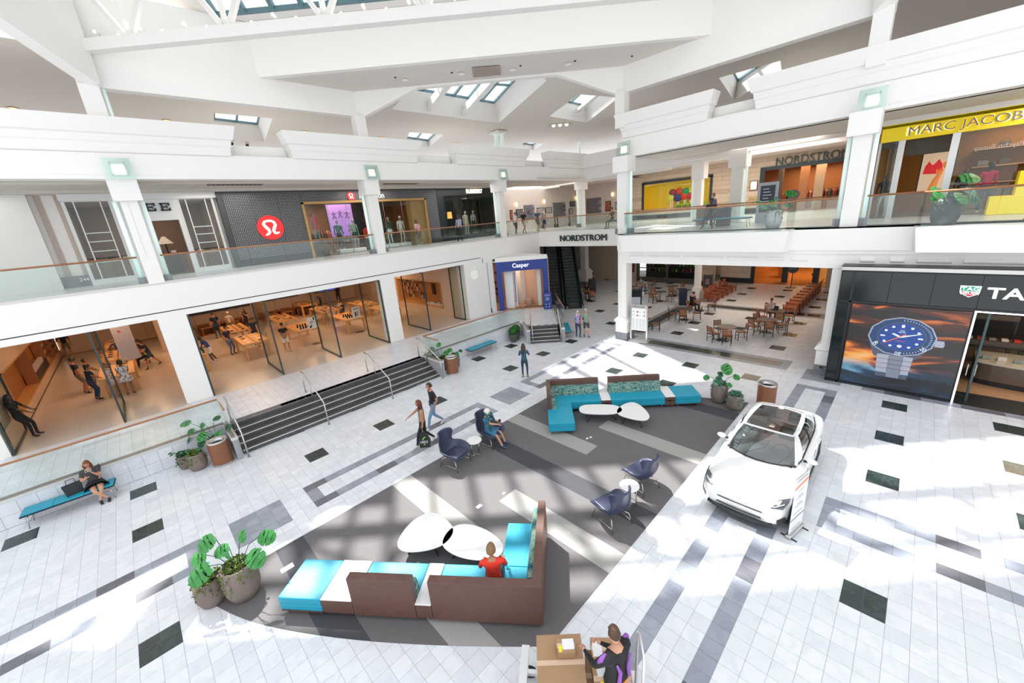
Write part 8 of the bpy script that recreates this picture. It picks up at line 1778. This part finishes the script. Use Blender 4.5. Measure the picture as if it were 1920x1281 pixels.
# --- dining area
person('man in grey t-shirt and blue shorts standing among far cafe tables',(28.5,15.0,0),60,1.80,'stand',GRY,DEN,SKL,('short',HBR),SHB,leg='shorts')
person('dark haired man in black t-shirt sitting at cafe table reading',(26.15,10.1,0),-30,1.78,'sit',BLK,BLK,SKL,('short',HBK),SHB,LH=(.15,-.42,.80),RH=(-.15,-.42,.80),nod=22,lean=8)
person('woman in white top with ponytail working at laptop on cafe table',(26.35,5.55,0),210,1.66,'sit',WHT,BLK,SKT,('pony',HBK),SHB,sleeve='none',LH=(.12,-.45,.82),RH=(-.12,-.45,.82),nod=25,fem=True)
t=thing('laptop','dark open laptop on the cafe table of woman in white','laptop',(25.75,5.25,.75),1.0); MB().box(-.16,-.11,0,.16,.11,.015).build('base',BLACK,t); MB().add([(-.16,-.11,.015),(.16,-.11,.015),(.16,-.17,.22),(-.16,-.17,.22),(-.16,-.12,.015),(.16,-.12,.015),(.16,-.18,.22),(-.16,-.18,.22)],[(0,1,2,3),(7,6,5,4),(0,3,7,4),(1,5,6,2),(3,2,6,7)]).build('lid',BLACK,t)
MB().lathe([(.03,0),(.04,.10)],n=12).build('paper_cup',WHT,None,loc=(25.85,4.95,.75),label='white paper cup beside the laptop on cafe table',cat='cup')
person('person in black sitting behind small table at escalator foot',(26.95,19.15,0),225,1.66,'sit',BLK,GRYD,SKT,('long',HBK),SHB,LH=(.12,-.4,.82),RH=(-.12,-.4,.82),nod=20)
person('person in dark top and jeans sitting further back near slim white column',(33.3,23.0,0),225,1.70,'sit',BLK,DEN,SKT,('short',HBK),SHB,nod=15)
dchair(33.35,23.1,-.75+PI/2-.1,'slatted wood and black dining chair, occupied, by slim white column behind escalators')
person('person in dark shorts walking inside lower department store entrance',(42.5,5.8,0),240,1.72,'walk',GRY,GRYD,SKM,('short',HBK),SHB,leg='shorts')
# --- upper gallery
person('man in pink shirt and grey trousers looking into the shop window',(14.1,23.2,Z2),110,1.72,'stand',PNK,GRY,SKD,('bald',HBK),SHW,sleeve='elbow',girth=1.15,lean=6)
person('man in lilac shirt and dark trousers walking past the black storefront',(17.0,22.6,Z2),190,1.80,'walk',LIL,BLK,SKD,('short',HBK),SHB,sleeve='long')
person('woman in white vest and black trousers leading the corridor walkers',(22.55,22.6,Z2),20,1.68,'walk',WHT,BLK,SKL,('bun',HBL),SHB,sleeve='none',fem=True)
person('person in white cap, black t-shirt and pale shorts in the corridor',(23.25,22.35,Z2),10,1.76,'walk',BLK,CRE,SKT,('cap',WHT,HBR),SHB,leg='shorts')
person('man in blue shirt and grey shorts walking on the bridge',(24.75,22.2,Z2),15,1.78,'walk',DEN,GRY,SKL,('short',HGY),SHB,leg='shorts')
person('blonde woman in patterned top walking beside man in blue shirt',(25.1,21.8,Z2),15,1.64,'walk',mat('cloth_flower',(.3,.12,.12),.8,var=(14,1,(.6,.55,.5))),DEND,SKL,('bob',HW),SHW,sleeve='none',leg='shorts',fem=True)
person('person in grey top and cap leaning near the yellow window',(24.2,14.9,Z2),160,1.70,'sit',GRYD,GRY,SKL,('cap',GRYD,HBR),SHB,seat=.5)
person('woman in blue tank top with shoulder bag on right gallery',(22.9,8.0,Z2),235,1.68,'stand',cm('periwinkle',(.12,.18,.42)),BLK,SKT,('bun',HBL),SHB,sleeve='none',fem=True,turn=-30)
person('man in black t-shirt sitting on the teal bench behind glass, right gallery',(20.85,7.35,Z2),182,1.84,'sit',mat('cloth_ink',(.012,.02,.03),.8),BLK,SKD,('crew',HBK),SHB,girth=1.3,LF=(.22,-.42,.09),RF=(-.22,-.42,.09))
MB().lathe([(.03,0),(.035,.03),(.033,.15),(.014,.18),(.014,.2)],n=12).build('bottle',mat('bottle_green',(.03,.35,.05),.2),None,loc=(20.35,7.45,Z2),label='small green bottle on the floor between feet of seated man',cat='bottle')
person('dark haired shop assistant in black inside the yellow storefront',(25.4,-1.0,Z2),190,1.70,'stand',BLK,BLK,SKD,('long',HBK),SHB,LH=(.2,-.3,1.3),girth=1.15)
person('person in black with light jeans at the far right edge, upper gallery',(19.6,-2.6,Z2),150,1.70,'sit',BLK,LDEN,SKT,('short',HBK),SHB,seat=.5)
# --- mannequins
def mann(x,y,top,bottom,label,face=-90,hat=None,z=Z2,leg='long',h=1.78,sk=MNQ,sleeve='long',**k):
    person(label,(x,y,z),face,h,'stand',top,bottom,sk,('cap',hat) if hat else ('bald',sk),sk if leg!='long' else MNW,sleeve=sleeve,leg=leg,name='mannequin',cat='mannequin',group='shop mannequins',face_on=False,**k)
mann(8.35,UW+.45,CORAL,CORAL,'mannequin in red jacket and shorts on tall brown plinth',z=Z2+1.02,leg='shorts',hat=CORAL,h=1.5)
mann(9.75,UW+.75,TEA,BLK,'mannequin in big dark teal coat in left window of gold frame',z=Z2+.24)
mann(10.75,UW+.8,SAGE,DGR,'mannequin in pale green jacket, green shorts and white hat',z=Z2+.24,hat=WHT,leg='shorts')
mann(12.35,UW+.8,CORAL,SAGED,'mannequin in coral top and orange cap right of column',z=Z2+.24,hat=mat('hat_orange',(.8,.13,.04),.7))
mann(13.2,UW+.8,DGR,WHT,'mannequin in dark green sweater seen from behind',z=Z2+.24,face=90)
mann(14.05,UW+.8,WHT,CRE,'mannequin in white jacket and white cap beside gold frame',z=Z2+.24,hat=WHT)
mann(19.9,UW+1.0,CRE,CRE,'headless-looking mannequin in cream dress inside black storefront',z=Z2+.3,sk=MNW)
mann(20.7,UW+1.0,mat('cloth_lattice',(.03,.04,.07),.8,var=(9,1.4,(.45,.47,.5))),BLK,'mannequin in navy and white lattice coat inside black storefront',z=Z2+.3)
mann(24.2,1.35,BLK,WHT,'black mannequin bust in left window of yellow storefront',face=180,sk=SHB)
mann(23.9,-1.55,mat('cloth_magenta',(.5,.01,.06),.8),BLK,'black mannequin with white glasses in red top, yellow storefront window',face=200,sk=SHB,h=1.85)
# ================================================================ one label per thing: count out the look-alikes
bpy.context.view_layer.update()
def _ord(n): return '%d%s'%(n,'th' if 10<=n%100<=20 else {1:'st',2:'nd',3:'rd'}.get(n%10,'th'))
_by={}
for o in COL.objects:
    if o.parent is None and o.get('label') and o.get('category'): _by.setdefault(o['label'],[]).append(o)
for l,os_ in _by.items():
    if len(os_)<2: continue
    os_.sort(key=lambda o:proj(o.location)[0])
    ws=l.split()
    while ws and len(ws)>12: ws.pop()
    while ws and ws[-1] in ('the','of','in','on','at','with','a','and','by','from'): ws.pop()
    for k,o in enumerate(os_): o['label']=' '.join(ws)+', '+_ord(k+1)+' from left'
